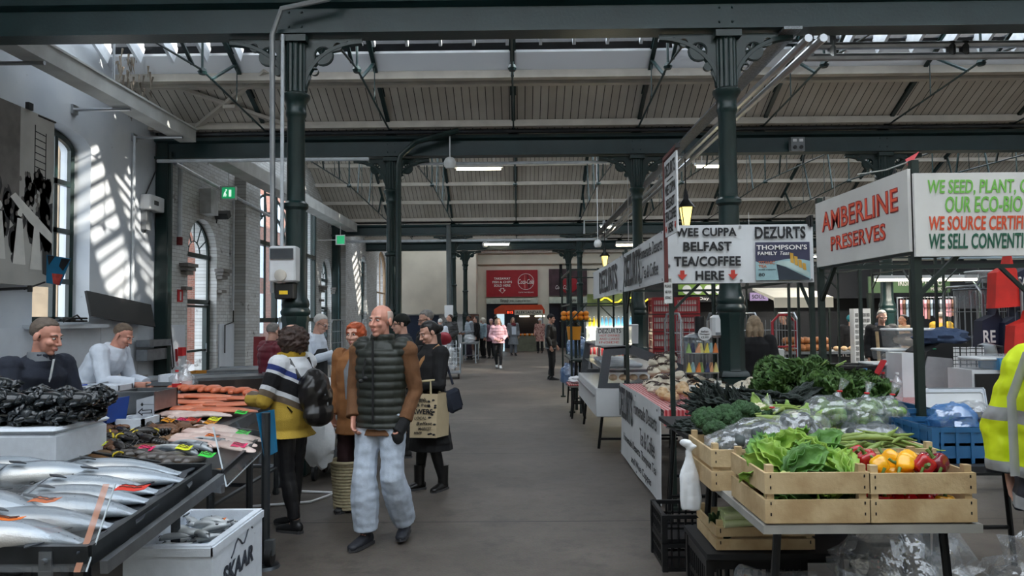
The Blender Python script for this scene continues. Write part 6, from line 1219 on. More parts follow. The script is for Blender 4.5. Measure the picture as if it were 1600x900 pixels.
# benches behind
steel_table('cutting_bench', 'raised steel bench in front of the white coated fishmonger', on(92, 617, 1.06), on(182, 596, 1.06) - on(92, 617, 1.06), V((-.5, -.05, 0)), .04, m=STEEL, lip=.02)
kb = MB().bar(on(100, 606, 1.09), on(135, 601, 1.09), .02, .012); solo(kb, 'knife', mat('blue_knife_handle', (30, 70, 180), .4), 'blue handled knife on the raised steel bench', 'knife', smooth=False)
solo(MB().bar(on(112, 604, 1.09), on(124, 602, 1.09), .02, .012), 'knife', SLIP['yellow'], 'yellow handled knife on the raised steel bench', 'knife', smooth=False)
cb = steel_table('cutting_bench', 'long bench with dark brown front under the fishmongers hands', (-4.35, 7.75, 1.0), (1.5, .9, 0), (-.4, .65, 0), .04, m=STEEL, lip=.02)
MB().bar((-4.3, 7.74, .68), (-2.9, 8.57, .68), .03, .62, up=(0, 0, 1)).build('front_panel', mat('dark_brown_panel', (48, 36, 32), .6, 0, .2, 4), cb, False)
steel_table('steel_table', 'steel side table with black and red crates under it', (-4.3, 10.2, .95), (1.2, .3, 0), (-.2, .9, 0), .04, m=STEEL, lip=.02)
def crate(x0, y0, z0, dx, dy, dz, m, label, group=None, name='plastic_crate', rz=0, slots=5, thin=.012, hand=True):
 c = V((x0 + dx / 2, y0 + dy / 2, z0)); t = thing(name, label, 'crate', c, group); t.rotation_euler = (0, 0, rz); ORG[t.name] = V((0, 0, 0))
 mb = MB().b2((-dx / 2, -dy / 2, 0), (dx / 2, dy / 2, .012))
 for (ax_, L, off) in ((0, dx, -dy / 2), (0, dx, dy / 2), (1, dy, -dx / 2), (1, dy, dx / 2)):
  def bx_(u0, u1, za, zb_, th=thin):
   if ax_ == 0: mb.b2((u0, off - th / 2, za), (u1, off + th / 2, zb_))
   else: mb.b2((off - th / 2, u0, za), (off + th / 2, u1, zb_))
  bx_(-L / 2, L / 2, 0, dz * .14); bx_(-L / 2, L / 2, dz * .86, dz, thin * 2); bx_(-L / 2, L / 2, dz * .48, dz * .56)
  n = max(3, int(L / .045)) if slots else 0
  for i in range(n + 1): u = -L / 2 + L * i / n if n else 0; bx_(u - .006, u + .006, 0, dz)
  if not slots: bx_(-L / 2, L / 2, 0, dz)
  if not slots:
   for i in range(5): u = -L / 2 + L * (i + .5) / 5; bx_(u - .008, u + .008, 0, dz, thin * 2.2)
 for sx in (-1, 1):
  for sy in (-1, 1): mb.b2((sx * dx / 2 - .018, sy * dy / 2 - .018, 0), (sx * dx / 2 + .018, sy * dy / 2 + .018, dz))
 mb.build('body', m, t, False); return t
crate(-4.1, 10.35, .0, .6, .4, .3, BLACK, 'lower black crate under the steel side table'); crate(-4.1, 10.35, .31, .6, .4, .3, BLACK, 'upper black crate under the steel side table'); crate(-3.4, 10.5, .3, .6, .4, .3, mat('dark_red_plastic_crate', (110, 22, 30), .45), 'dark red crate beside the black crates behind the salmon'); crate(-3.4, 10.5, 0, .6, .4, .3, BLACK, 'black crate under the dark red crate')
crate(-3.9, 8.9, .0, .5, .4, .35, BLACK, 'black crate beside the brown bench front')
def bottle(c, r, h, m, label, cap=None, name='bottle', lab=None, cat='bottle', group=None):
 t = thing(name, label, cat, c, group); c = V(c); MB().lathe([(r * .9, 0), (r, .01), (r, h * .62), (r * .8, h * .72), (r * .34, h * .84), (r * .32, h * .93)], c, 14).build('body', m, t)
 MB().lathe([(r * .38, 0), (r * .38, h * .07)], c + V((0, 0, h * .93)), 10).build('cap', cap or WHITE, t)
 if lab: MB().lathe([(r * 1.03, h * .25), (r * 1.03, h * .5)], c, 14).build('label', lab, t)
 return t
CLR = film('clear_bottle_plastic', clear=.6, rough=.08, gloss=.5)
z_ = .93
bottle(at(276, 620, 7.2), .045, .26, CLR, 'small clear bottle with red label by the salmon portions', MATS['fire_red'], lab=MATS['fire_red']); bottle(at(290, 621, 7.3), .06, .33, CLR, 'large clear water bottle by the salmon portions', lab=mat('pale_label', (220, 200, 200)))
carrier(at(285, 622, 7.55), .3, .2, .32, 'clear plastic bag standing around the bottles', m=FILM, seed=4)
# packing table with white bags behind the column, trolley wheels
pt_ = steel_table('packing_table', 'steel packing table heaped with white bags behind the striped sweater woman', (-2.7, 8.35, .82), (.95, 0, 0), (.1, 2.2, 0), .05, m=STEEL, lip=.03)
rb = random.Random(21)
for i, (x, y, w_, h_, lb) in enumerate(((-2.55, 8.5, .3, .14, 'crumpled white paper parcel at the near end of the packing table'), (-2.2, 8.7, .36, .16, 'white carrier bag lying beside the tan coat'), (-2.05, 9.2, .36, .18, 'white bag lying at the aisle edge of the packing table'), (-2.0, 9.8, .34, .22, 'white bag standing at the far aisle side of the packing table'), (-2.35, 10.0, .3, .26, 'white bag being filled by the white haired fishmonger'), (-2.0, 10.3, .3, .2, 'last white bag at the far end of the packing table'))): carrier((x, y, .84), w_, .28, h_, lb, knot=i in (3, 4), seed=20 + i)
steel_table('side_table', 'small steel table with white paper before the burgundy jacket', (-2.95, 6.95, .84), (.62, 0, 0), (0, .5, 0), .04, m=STEEL); carrier((-2.72, 7.2, .86), .26, .2, .16, 'crumpled white bag on the small steel table', knot=False, seed=31)
c = V((-2.05, 7.9, 0)); cs = thing('flat_trolley', 'low steel trolley with a castor behind the bald man', 'trolley', c); MB().b2((-2.2, 7.6, .22), (-1.6, 8.2, .26)).build('deck', DKSTEEL, cs, False)
for x in (-2.12, -1.68):
 for y in (7.68, 8.1): MB().tube([(x - .015, y, .08), (x + .015, y, .08)], .08, 14).build('castor', BLACK, cs); MB().box((x, y, .17), (.05, .04, .1)).build('fork', STEEL, cs, False)
# wire trolleys
def cage(x, y, dx, dy, h, m, label, rz=0, z0=.14, nx=7, nz=6, open_front=False, group=None):
 t = thing('roll_cage', label, 'trolley', (x, y, 0), group); t.rotation_euler = (0, 0, rz); ORG[t.name] = V((0, 0, 0))
 MB().b2((-dx / 2, -dy / 2, z0), (dx / 2, dy / 2, z0 + .03)).build('base', m, t, False)
 for sx in (-1, 1):
  MB().tube([(sx * dx / 2, -dy / 2, z0), (sx * dx / 2, -dy / 2, h - .1), (sx * dx / 2, -dy / 2 + .1, h), (sx * dx / 2, dy / 2 - .1, h), (sx * dx / 2, dy / 2, h - .1), (sx * dx / 2, dy / 2, z0)], .016, 6).build('side_hoop', m, t)
  w_ = MB()
  for i in range(1, nx): q = -dy / 2 + dy * i / nx; w_.tube([(sx * dx / 2, q, z0), (sx * dx / 2, q, h - .02)], .005, 4)
  for k in range(1, nz): w_.tube([(sx * dx / 2, -dy / 2, z0 + (h - z0) * k / nz), (sx * dx / 2, dy / 2, z0 + (h - z0) * k / nz)], .005, 4)
  w_.build('wire_side', m, t)
 w_ = MB()
 for i in range(nx + 1): q = -dx / 2 + dx * i / nx; w_.tube([(q, dy / 2, z0), (q, dy / 2, h - .1)], .005, 4)
 for k in range(nz): w_.tube([(-dx / 2, dy / 2, z0 + (h - z0) * k / nz), (dx / 2, dy / 2, z0 + (h - z0) * k / nz)], .005, 4)
 w_.build('wire_back', m, t)
 for sx in (-1, 1):
  for sy in (-1, 1): MB().tube([(sx * (dx / 2 - .05) - .015, sy * (dy / 2 - .05), .07), (sx * (dx / 2 - .05) + .015, sy * (dy / 2 - .05), .07)], .07, 12).box((sx * (dx / 2 - .05), sy * (dy / 2 - .05), .12), (.04, .04, .08)).build('castor', BLACK, t)
 return t
cage(-4.3, 14.5, .7, .8, 1.7, ALU, 'silver wire roll cage by the farther fanlight door', .2); cage(-3.7, 16.4, .7, .8, 1.65, ALU, 'second silver wire roll cage behind the first near the wall', -.1)
crate(-3.98, 16.1, .2, .55, .5, .3, mat('bright_blue_crate', (36, 80, 150), .4), 'blue crate inside the second silver roll cage'); crate(-4.55, 14.2, .18, .5, .5, .3, BLUECR, 'grey blue crate inside the first silver roll cage')
solo(MB().tube([(-4.9, 13.9, 0.02), (-4.88, 13.9, 1.35)], .11, 10), 'rolled_awning', mat('faded_red_cloth', (130, 48, 54), .8), 'faded red rolled cloth standing beside the silver roll cages', 'cloth')
for i, (x, y) in enumerate(((-1.95, 20.8), (-2.3, 23.6))):
 cage(x, y, .6, .9, .95, ALU, ('silver shopping trolley with clear bags nearest along the far queue', 'silver shopping trolley pushed by the man in padded jacket')[i], .1)
 carrier((x, y - .1, .2), .5, .6, .75, ('clear bags filling the nearer far trolley', 'clear bags filling the trolley of the padded jacket man')[i], m=FILM, knot=False, seed=40 + i)
for i in range(3): carrier((-1.85 - .02 * i, 27.5 + i * .6, .75), .45, .4, .35, f'{ORDW[i]} clear bag in the row beside the bearded man', m=FILM, knot=False, seed=50 + i)
steel_table('queue_table', 'far steel table of clear bags beside the bearded man', (-2.15, 27.2, .75), (.6, 0, 0), (0, 2.2, 0), .04, m=STEEL, lip=0)
solo(MB().b2((XL + .1, 13.2, 1.2), (XL + .35, 14.0, 1.32)).b2((XL + .1, 13.2, .95), (XL + .3, 14.0, 1.15)), 'wall_sink', STEEL, 'steel sink on the wall behind the white coated fishmonger', 'sink', smooth=False)
tf = thing('tiled_counter', 'low white counter against the cladding behind the fishmongers', 'counter', (-6.0, 9.5, 0)); MB().b2((-6.6, 8.2, 0), (-5.6, 11, .82)).build('body', mat('pale_counter', (150, 156, 160), .4), tf, False); MB().b2((-6.65, 8.15, .82), (-5.55, 11.05, .86)).build('top', STEEL, tf, False)
bn = crate(-5.3, 11.6, 0, .6, .5, .85, mat('ochre_bin', (176, 120, 40), .5), 'ochre plastic bin by the fanlight door', slots=0, name='waste_bin')
# ---------------------------------------------------------------- dessert stall and veg stall
rn = random.Random(5)
POST = mat('green_stall_post', (34, 46, 42), .45, .2, .12)
def stall_frame(x0, x1, y0, y1, h, label, rails=(2.38, 1.98), w=.038, brace=True, lean=0):
 t = thing('stall_scaffold', label, 'stall frame', ((x0 + x1) / 2, (y0 + y1) / 2, 0)); c = [(x0, y0), (x1, y0), (x1, y1), (x0, y1)]
 for x, y in c: MB().box((x, y, h / 2), (w, w, h)).box((x, y, .015), (.1, .1, .03)).build('post', POST, t, False)
 for z in rails:
  for i in range(4):
   a, b = c[i], c[(i + 1) % 4]; MB().bar((a[0], a[1], z), (b[0], b[1], z), w * .7).build('rail', POST, t, False)
 if brace:
  for i in range(4):
   a, b = V((*c[i], 0)), V((*c[(i + 1) % 4], 0)); d = (b - a).normalized(); z = rails[-1]
   MB().bar(a + V((0, 0, z - .28)), a + d * .28 + V((0, 0, z)), w * .6).build('brace', POST, t, False)
 return t
stall_frame(1.33, 2.55, 6.45, 9.1, 2.5, 'green scaffold frame of the dessert stall carrying the tea banner'); stall_frame(1.36, 2.6, 9.5, 12.6, 2.5, 'green scaffold frame over the glass chiller counter', rails=(2.4,)); stall_frame(.92, 2.0, 13.0, 15.6, 2.6, 'green scaffold frame holding the oranges', rails=(2.5, 1.9))
stall_frame(2.47, 4.2, 4.6, 6.05, 2.62, 'green scaffold frame of the veg stall carrying the white signs', rails=(2.5, 2.05), w=.045)
stall_frame(3.5, 5.4, 7.6, 9.6, 2.5, 'green scaffold frame behind the tubs and grey machine', rails=(2.4,), w=.03); stall_frame(4.0, 5.6, 10.6, 13.0, 2.5, 'green scaffold frame before the bread counter', rails=(2.4,), w=.03); stall_frame(6.3, 8.2, 11.0, 13.2, 2.5, 'green scaffold frame by the man in dark open coat', rails=(2.4,), w=.03)
solo(MB().bar((1.05, 12.7, .03), (1.15, 14.3, 2.3), .04), 'stall_pole', POST, 'single green pole leaning on the frame by the oranges', 'pole', smooth=False)
def sheet(name, label, o, ux, uz, w, h, sag=.012, m=None, cat='banner', th=.004, seed=0):
 o, ux, uz = V(o), V(ux), V(uz); n = ux.cross(uz); t = thing(name, label, cat, o)
 MB().grid(lambda a, b: o + ux * (a * w) + uz * (b * h) + n * (sag * mnoise.noise(V((a * 3 + seed, b * 2, seed * 1.3)))), 24, 8, thick=th).build('sheet', m or BANNER, t, ang=1.2)
 ey = MB()
 for a in (.02, .5, .98):
  for b in (.04, .96): ey.lathe([(.012, 0), (.012, .006)], o + ux * (a * w) + uz * (b * h) + n * (sag + .002), 8, R=axes(n))
 ey.build('eyelets', STEEL, t); return t
S_ = lambda t, s, o, ux, uz, w, h, m=INK, bold=.025, shear=0., lift=.016: text(s, o, ux, uz, w, h, m, t, bold=bold, shear=shear, lift=lift)
XA = V((1, 0, 0)); ZA = V((0, 0, 1)); NA = V((0, -1, 0))
def down_arrow(t, c, ux, uz, s, m=RED, n=None): shape('down_arrow', [[(-.4 * s, .9 * s), (-.4 * s, .1 * s), (-.95 * s, .1 * s), (0, -.95 * s), (.95 * s, .1 * s), (.4 * s, .1 * s), (.4 * s, .9 * s)]], .003, V(c) + V(ux).cross(V(uz)) * .016, ux, uz, m, t)
# tea and coffee banner, faces the viewer
o = at(1043, 443, 6.4); Wb = at(1272, 441, 6.4).x - o.x; Hb = .505
t = sheet('banner', 'white tea and coffee banner with black hand lettering and red arrows', o, XA, ZA, Wb, Hb, .008)
for s, x0, x1, zz, hh in (('WEE CUPPA', .06, .475, .80, .15), ('BELFAST', .11, .44, .55, .16), ('TEA/COFFEE', .045, .5, .29, .17), ('HERE', .19, .385, .05, .16)): S_(t, s, o + XA * (x0 * Wb) + ZA * (zz * Hb), XA, ZA, (x1 - x0) * Wb, hh * Hb, bold=.032)
down_arrow(t, o + XA * (.1 * Wb) + ZA * (.14 * Hb), XA, ZA, .045); down_arrow(t, o + XA * (.445 * Wb) + ZA * (.14 * Hb), XA, ZA, .045)
S_(t, 'DEZURTS', o + XA * (.6 * Wb) + ZA * (.75 * Hb), XA, ZA, (.345 * Wb), .21 * Hb, bold=.032)
pb0 = o + XA * (.6 * Wb) + ZA * (.04 * Hb) - V((0, .016, 0)); pw_, ph2 = .37 * Wb, .65 * Hb
NAVYP = mat('poster_navy', (62, 62, 86), .5, 0, .05); SKYP = mat('poster_sky', (158, 190, 194), .5, 0, .1, 6); HULL = mat('poster_hull', (50, 58, 68), .5, 0, .1)
def flatp(nm, poly, m, lift):
 n = NA * lift; return MB().prism([(p[0] * pw_, p[1] * ph2) for p in poly], pb0 + n, XA, ZA, .001).build(nm, m, t, False)
flatp('poster_panel', [(0, 0), (1, 0), (1, 1), (0, 1)], NAVYP, .001); flatp('poster_sky', [(0, 0), (1, 0), (1, .5)] + [(1 - .1 * i, .5 + .06 * math.sin(i * .5)) for i in range(1, 10)] + [(0, .5)], SKYP, .003)
flatp('ship_hull', [(.38, .42), (.55, .34), (.98, .04), (.98, .0), (.42, 0)], HULL, .005); flatp('ship_deck', [(.38, .42), (.42, .5), (.62, .5), (.98, .2), (.98, .08), (.55, .36)], mat('poster_deck', (184, 204, 200), .5), .006)
for i in range(4): flatp('ship_funnel', [(.64 + .075 * i, .46 - .06 * i), (.7 + .075 * i, .43 - .06 * i), (.69 + .075 * i, .7 - .09 * i), (.63 + .075 * i, .72 - .09 * i)], mat('poster_funnel', (206, 158, 66), .5), .008)
def pt_text(s, x0, x1, z0, hh, m, **k): S_(t, s, pb0 + XA * (x0 * pw_) + ZA * (z0 * ph2), XA, ZA, (x1 - x0) * pw_, hh * ph2, m, lift=.006, **k)
pt_text("THOMPSON'S", .02, .95, .8, .13, SW, bold=.02); pt_text('FAMILY', .04, .4, .66, .09, SW); pt_text('Teas', .45, .62, .66, .1, SW, bold=.01, shear=.3); pt_text('TITANIC', .05, .35, .42, .08, mat('poster_rust', (186, 110, 76))); pt_text('TEA', .05, .2, .33, .07, MATS['poster_rust']); pt_text('PROPER STRENGTH', .05, .36, .26, .03, INK, bold=.0); pt_text('80', .05, .16, .1, .09, INK, bold=.01)
solo(MB().b2((o.x + Wb - .03, 6.36, o.z + .48), (o.x + Wb - .01, 6.42, o.z + .58)).b2((o.x + Wb - .045, 6.37, o.z + .49), (o.x + Wb - .035, 6.43, o.z + .57)), 'clip', BLACK, 'black clip holding the tea banner corner', 'clip', smooth=False)
# side banners along the aisle, text runs from far to near
YA = V((0, -1, 0)); XB = 1.3
def side_banner(y0, y1, z0, z1, label, seed): return sheet('banner', label, (XB, y1, z0), YA, ZA, y1 - y0, z1 - z0, .02, seed=seed)
t = side_banner(6.5, 9.05, 1.97, 2.43, 'hanging white dessert banner nearest the tall tea sign', 1); q = V((XB, 9.05, 1.97))
S_(t, 'DEZURTS', q + YA * .1 + ZA * .05, YA, ZA, 1.15, .37, bold=.03); S_(t, 'Homemade Desserts', q + YA * 1.25 + ZA * .29, YA, ZA, 1.22, .12, bold=.0, shear=.15); S_(t, 'Tea & Coffee', q + YA * 1.4 + ZA * .08, YA, ZA, .85, .13, bold=.0, shear=.15); S_(t, '£1.00', q + YA * 1.16 + ZA * .04, YA, ZA, .18, .06, bold=.0)
t = side_banner(9.15, 12.7, 1.97, 2.43, 'hanging white dessert banner farther along over the chiller', 2); q = V((XB, 12.7, 1.97)); S_(t, 'DEZURTS', q + YA * .95 + ZA * .06, YA, ZA, 2.1, .34, bold=.03)
# tall narrow tea sign in dark red frame
ts = thing('hanging_sign', 'tall narrow white tea sign in a dark red frame above the dessert stall', 'sign', (1.26, 6.1, 2.3)); y0, y1, z0, z1 = 5.78, 6.26, 2.33, 2.97
MB().b2((1.25, y0, z0), (1.262, y1, z1)).build('board', BANNER, ts, False); RF = mat('dark_red_frame', (92, 40, 38), .5)
MB().bar((1.256, y1 + .015, 1.95), (1.256, y1 + .015, z1 + .04), .03).build('frame_post', RF, ts, False); MB().bar((1.256, y1 + .02, z1 + .03), (1.256, y0 - .02, z1 + .03), .03).build('frame_arm', RF, ts, False); MB().box((1.256, y0 - .02, z1 + .03), (.035, .035, .035)).build('end_cap', BLACK, ts, False); MB().bar((1.256, y1 + .015, 2.1), (1.33, 6.46, 2.1), .02).build('clamp', BLACK, ts, False)
q = V((1.249, y1, z0))
for s, w_, zz, hh in (('DEZURTS', .4, .49, .11), ('WEE CUPPA', .4, .335, .09), ('BELFAST', .34, .225, .08), ('TEA/COFFEE', .42, .12, .085), ('HERE', .2, .02, .08)): S_(ts, s, q + YA * ((.48 - w_) / 2) + ZA * zz, YA, ZA, w_, hh, bold=.012, lift=.003)
MB().bar(q + YA * .12 + ZA * .455 - V((.002, 0, 0)), q + YA * .36 + ZA * .455 - V((.002, 0, 0)), .006).build('underline', INK, ts, False)
for dy in (.06, .42): down_arrow(ts, q + YA * dy + ZA * .06 + V((.013, 0, 0)), YA, ZA, .03)
cd = thing('price_card', 'small white notice card hung under the tall tea sign', 'sign', at(1045, 470, 6.38)); a = at(1038, 474, 6.38); b_ = at(1050, 432, 6.38); MB().b2((a.x, 6.375, a.z), (b_.x, 6.385, b_.z)).build('card', PAPER, cd, False)
for i, s in enumerate(('DEZURTS', 'PLEASE', 'ASK FOR', 'ASSISTANCE')): S_(cd, s, V((a.x + .006, 6.375, b_.z - .045 - .05 * i)), XA, ZA, .055, .025, bold=.0, lift=.003)
# table with gingham cloth and lower banner
m, nt, bs = nodes_of('red_gingham_cloth', .8); tc = N(nt, 'ShaderNodeTexCoord'); sp_ = N(nt, 'ShaderNodeSeparateXYZ', {0: tc.outputs['Object']})
def stripe(ax_):
 d = N(nt, 'ShaderNodeMath', {0: sp_.outputs[ax_], 1: .036}, operation='DIVIDE'); f = N(nt, 'ShaderNodeMath', {0: d.outputs[0]}, operation='FRACT'); return N(nt, 'ShaderNodeMath', {0: f.outputs[0], 1: .5}, operation='LESS_THAN').outputs[0]
a_ = N(nt, 'ShaderNodeMath', {0: stripe('X'), 1: stripe('Y')}, operation='ADD'); a2 = N(nt, 'ShaderNodeMath', {0: stripe('Z'), 1: .0}, operation='MULTIPLY'); a3 = N(nt, 'ShaderNodeMath', {0: a_.outputs[0], 1: .5}, operation='MULTIPLY')
nt.links.new(ramp(nt, a3.outputs[0], [(0, C(222, 214, 212)), (.5, C(196, 112, 112)), (1, C(160, 38, 48))]), bs.inputs['Base Color']); GING = m
def trestle(name, label, x0, x1, y0, y1, z, m=None, th=.03, legm=None):
 t = thing(name, label, 'table', ((x0 + x1) / 2, (y0 + y1) / 2, 0)); MB().b2((x0, y0, z - th), (x1, y1, z)).build('table_top', m or mat('grey_laminate', (150, 148, 142), .5), t, False)
 for yy in (y0 + .12, y1 - .12):
  for xx, dx in ((x0 + .1, .06), (x1 - .1, -.06)): MB().tube([(xx, yy, z - th), (xx - dx, yy, .0)], .018, 7).build('leg', legm or BLKMETAL, t)
  MB().tube([(x0 + .07, yy, .25), (x1 - .07, yy, .25)], .014, 6).build('stretcher', legm or BLKMETAL, t)
 return t
dt = trestle('trestle_table', 'dessert table behind the white floor length banner', 1.27, 2.1, 6.5, 9.0, .84)
tag(MB().grid(lambda a, b: V((1.25 + .87 * a, 6.46 + 2.56 * b, .852 + .004 * mnoise.noise(V((a * 6, b * 9, 0))))), 20, 30, thick=.006).add(*(lambda g: (g.v, g.f))(MB().grid(lambda a, b: V((1.25 + .87 * a, 6.452 - .02 * math.sin(a * 20) * b, .85 - .13 * b * (1 + .3 * math.sin(a * 5)))), 30, 4, thick=.005))).build('tablecloth', GING, None, org=(1.8, 7.7, .8)), 'red and white gingham cloth on the dessert table', 'tablecloth')
t = sheet('banner', 'floor length white dessert banner fixed along the dessert table', (1.215, 8.95, .03), YA, ZA, 2.5, .85, .012, seed=5); q = V((1.215, 8.95, .03))
S_(t, 'DEZURTS', q + YA * .02 + ZA * .46, YA, ZA, 1.0, .36, bold=.03); S_(t, 'Homemade Desserts', q + YA * 1.12 + ZA * .62, YA, ZA, 1.3, .14, bold=.0, shear=.15); S_(t, 'Tea & Coffee', q + YA * 1.5 + ZA * .36, YA, ZA, .8, .17, bold=.0, shear=.15); S_(t, 'Homemade Desserts Thompson Tea', q + YA * .35 + ZA * .2, YA, ZA, 2.0, .11, bold=.0, shear=.15); S_(t, 'and Wee Cuppas', q + YA * .9 + ZA * .05, YA, ZA, 1.2, .1, bold=.0, shear=.15)
# pastries
BUN = mat('golden_pastry', (196, 158, 112), .6, 0, .2, 14, .3, 50, rgb2=(222, 196, 160)); MER = mat('cream_meringue', (218, 208, 188), .7, 0, .08, 14, .2, 40); CHOC = mat('chocolate', (52, 32, 24), .4, 0, .1)
def bun(m, drz, label, group, loc):
 mb = MB().ell((0, 0, .035), (.075, .062, .042), 16, 9, nz=.22, nf=7, seed=rn.randint(0, 99)).ell((.01, 0, .062), (.045, .04, .03), 12, 7, nz=.2, nf=8)
 o_ = solo(mb, 'pastry', m, label, 'pastry', group, org=(0, 0, 0)); o_.location = loc
 if drz:
  d = MB()
  for k in range(5): yv = -.04 + .02 * k; d.tube([(-.06, yv, .066), (-.02, yv + .012, .088), (.03, yv - .008, .09), (.065, yv + .005, .064)], .005, 5)
  d.build('chocolate_drizzle', CHOC, o_)
 return o_
protos = {}
k = 0
for iy in range(8):
 for ix in range(5):
  x = 1.42 + .17 * ix + rn.uniform(-.04, .04); y = 6.98 + .18 * iy + rn.uniform(-.04, .04); hgt = .862 + .05 * (1 - abs(ix - 2) / 2.2) * rn.uniform(.6, 2.2) + .02 * iy / 7
  kind = 'bun' if iy < 3 and ix < 3 else ('drizzled' if (ix + iy) % 2 else 'plain'); lb = {'bun': 'golden bun in the near aisle corner of the dessert heap', 'drizzled': 'cream meringue with chocolate drizzle in the dessert heap', 'plain': 'plain pale meringue in the dessert heap'}[kind]
  if kind not in protos: protos[kind] = bun({'bun': BUN, 'drizzled': MER, 'plain': MER}[kind], kind == 'drizzled', lb, f'{kind} pastries', (x, y, hgt))
  else: dup(protos[kind], (x, y, hgt), (rn.uniform(-.3, .3), rn.uniform(-.3, .3), rn.uniform(0, 6)), rn.uniform(.9, 1.25))
for i in range(6): dup(protos['plain'], (2.15 + rn.uniform(-.1, .12), 6.85 + .1 * i, .9 + rn.uniform(0, .1)), (0, 0, rn.uniform(0, 6)), rn.uniform(1, 1.3))
for i in range(6): dup(protos['drizzled'], (1.55 + .09 * (i % 3), 8.45 + .1 * (i // 3), 1.0 + .03 * i), (rn.uniform(-.2, .2), .2, rn.uniform(0, 6)), 1.15)
for i, (x, y) in enumerate(((1.6, 6.86), (1.75, 7.1), (1.95, 7.3))):
 pc_ = thing('price_card', f'small white price card stuck in the desserts, {ORDW[i]} from the near corner', 'sign', (x, y, .93)); MB().box((x, y, 1.0), (.07, .004, .06), Matrix.Rotation(-.2, 3, 'X')).build('card', PAPER, pc_, False); S_(pc_, '£' + ('2.50', '3.00', '2.00')[i], (x - .026, y - .003, .99), XA, ZA, .05, .022, bold=.0, lift=.003)
tb_ = thing('cake_tray', 'white wrapped tray at the near edge of the dessert table', 'tray', (1.85, 6.66, .86)); MB().b2((1.62, 6.52, .862), (2.08, 6.82, .93), bev=.02).build('tray', film('frosted_tub', (220, 222, 224), .25, .3, .3), tb_, False)
link('wrap', remesh(MB().ell((1.85, 6.67, .96), (.2, .13, .06), 16, 9, nz=.3, nf=7), 'wrap', .012, ORG[tb_.name], 1), BAGW, tb_)
sl_ = MB()
for i in range(12): sl_.box((1.36 + .012 * i, 6.62 + .035 * i, .87 + .004 * (i % 3)), (.1, .012, .012), rotz(.8 + .1 * i))
solo(sl_, 'cutlery', STEEL, 'loose serving tongs on the gingham cloth', 'tongs', smooth=False)
# two tier stand of coloured wedges, urn, dispenser
c = at(1097, 582, 7.7); st = thing('tier_stand', 'two tier wire stand of coloured paper wedges in the desserts', 'stand', c)
for z in (.0, .2):
 MB().tube([c + V((.17 * math.cos(a), .1 * math.sin(a), z)) for a in [2 * PI * i / 24 for i in range(25)]], .006, 6).lathe([(.16, z), (.16, z + .004)], c, 24, sq=.6).build('tier', ALU, st)
for sx in (-1, 1): MB().tube([c + V((sx * .165, 0, -.12)), c + V((sx * .165, 0, .3))], .006, 6).build('upright', ALU, st)
sg = MB().lathe([(.07, 0), (.07, .006)], c + V((.03, -.02, .4)), 24, R=axes((0, -1, 0))); sg.build('round_plaque', WHITE, st); MB().tube([c + V((.03, -.01, .2)), c + V((.03, -.01, .35))], .006, 6).build('plaque_stem', ALU, st)
for i, s in enumerate(('Italian', 'Meringues', '£2.00')): S_(st, s, c + V((-.01 - .012 * (i == 1), -.027, .415 - .03 * i)), XA, ZA, .075 + .025 * (i == 1), .02, bold=.0, lift=.003)
wc = [('yellow', (226, 208, 90)), ('pale blue', (150, 190, 200)), ('orange', (226, 132, 70)), ('green', (150, 180, 110)), ('navy', (60, 66, 100)), ('peach', (230, 170, 130)), ('lemon', (230, 224, 150))]
for k in range(14):
 tier, i = divmod(k, 7); nm, rgb = wc[(i + 3 * tier) % 7]; p = c + V((-.14 + .046 * i, -.04 + .03 * (i % 2), .005 + .2 * tier))
 solo(MB().prism([(-.025, 0), (.028, 0), (.004 + .008 * (i % 3), .1)], p, (1, .2 * (i % 2), 0), (0, 0, 1), -.05), 'paper_wedge', mat(nm + '_paper', rgb, .6), f'{nm} paper wedge on the {("lower", "upper")[tier]} tier of the wire stand', 'pastry', smooth=False)
c = at(1092, 570, 8.6); ur = thing('tea_urn', 'tall stainless tea urn behind the wedge stand', 'urn', (c.x, 8.6, .86)); cx = V((c.x, 8.6, .862))
MB().lathe([(.17, 0), (.175, .02), (.175, .5), (.17, .53), (.16, .54)], cx, 28).build('body', STEEL, ur); MB().lathe([(.18, .53), (.18, .56), (.1, .6), (.03, .61)], cx, 28).build('lid', STEEL, ur); MB().lathe([(.06, .6), (.06, .78), (.055, .8)], cx + V((.02, 0, 0)), 16).build('dark_canister', BLACK, ur)
for i in range(9): MB().tube([cx + V((-.16 + .04 * i, -.19, .05)), cx + V((-.16 + .04 * i, -.19, .56))], .004, 5).build('wire_guard', ALU, ur)
ds = thing('soap_dispenser', 'white wall dispenser fixed on the green pole by the column', 'dispenser', at(1121, 528, 8.0)); a = at(1112, 528, 8.0); b_ = at(1129, 492, 8.0); MB().b2((a.x, 7.95, a.z), (b_.x + .02, 8.1, b_.z), bev=.03).build('casing', WHITE, ds); MB().b2((a.x + .03, 7.945, a.z + .03), (a.x + .09, 7.95, a.z + .06)).build('outlet', mat('grey_box', (120, 124, 128)), ds, False)
MB().tube([((a.x + b_.x) / 2, 8.12, 0), ((a.x + b_.x) / 2, 8.12, 2.5)], .024, 8).build('support_pole', POST, ds)
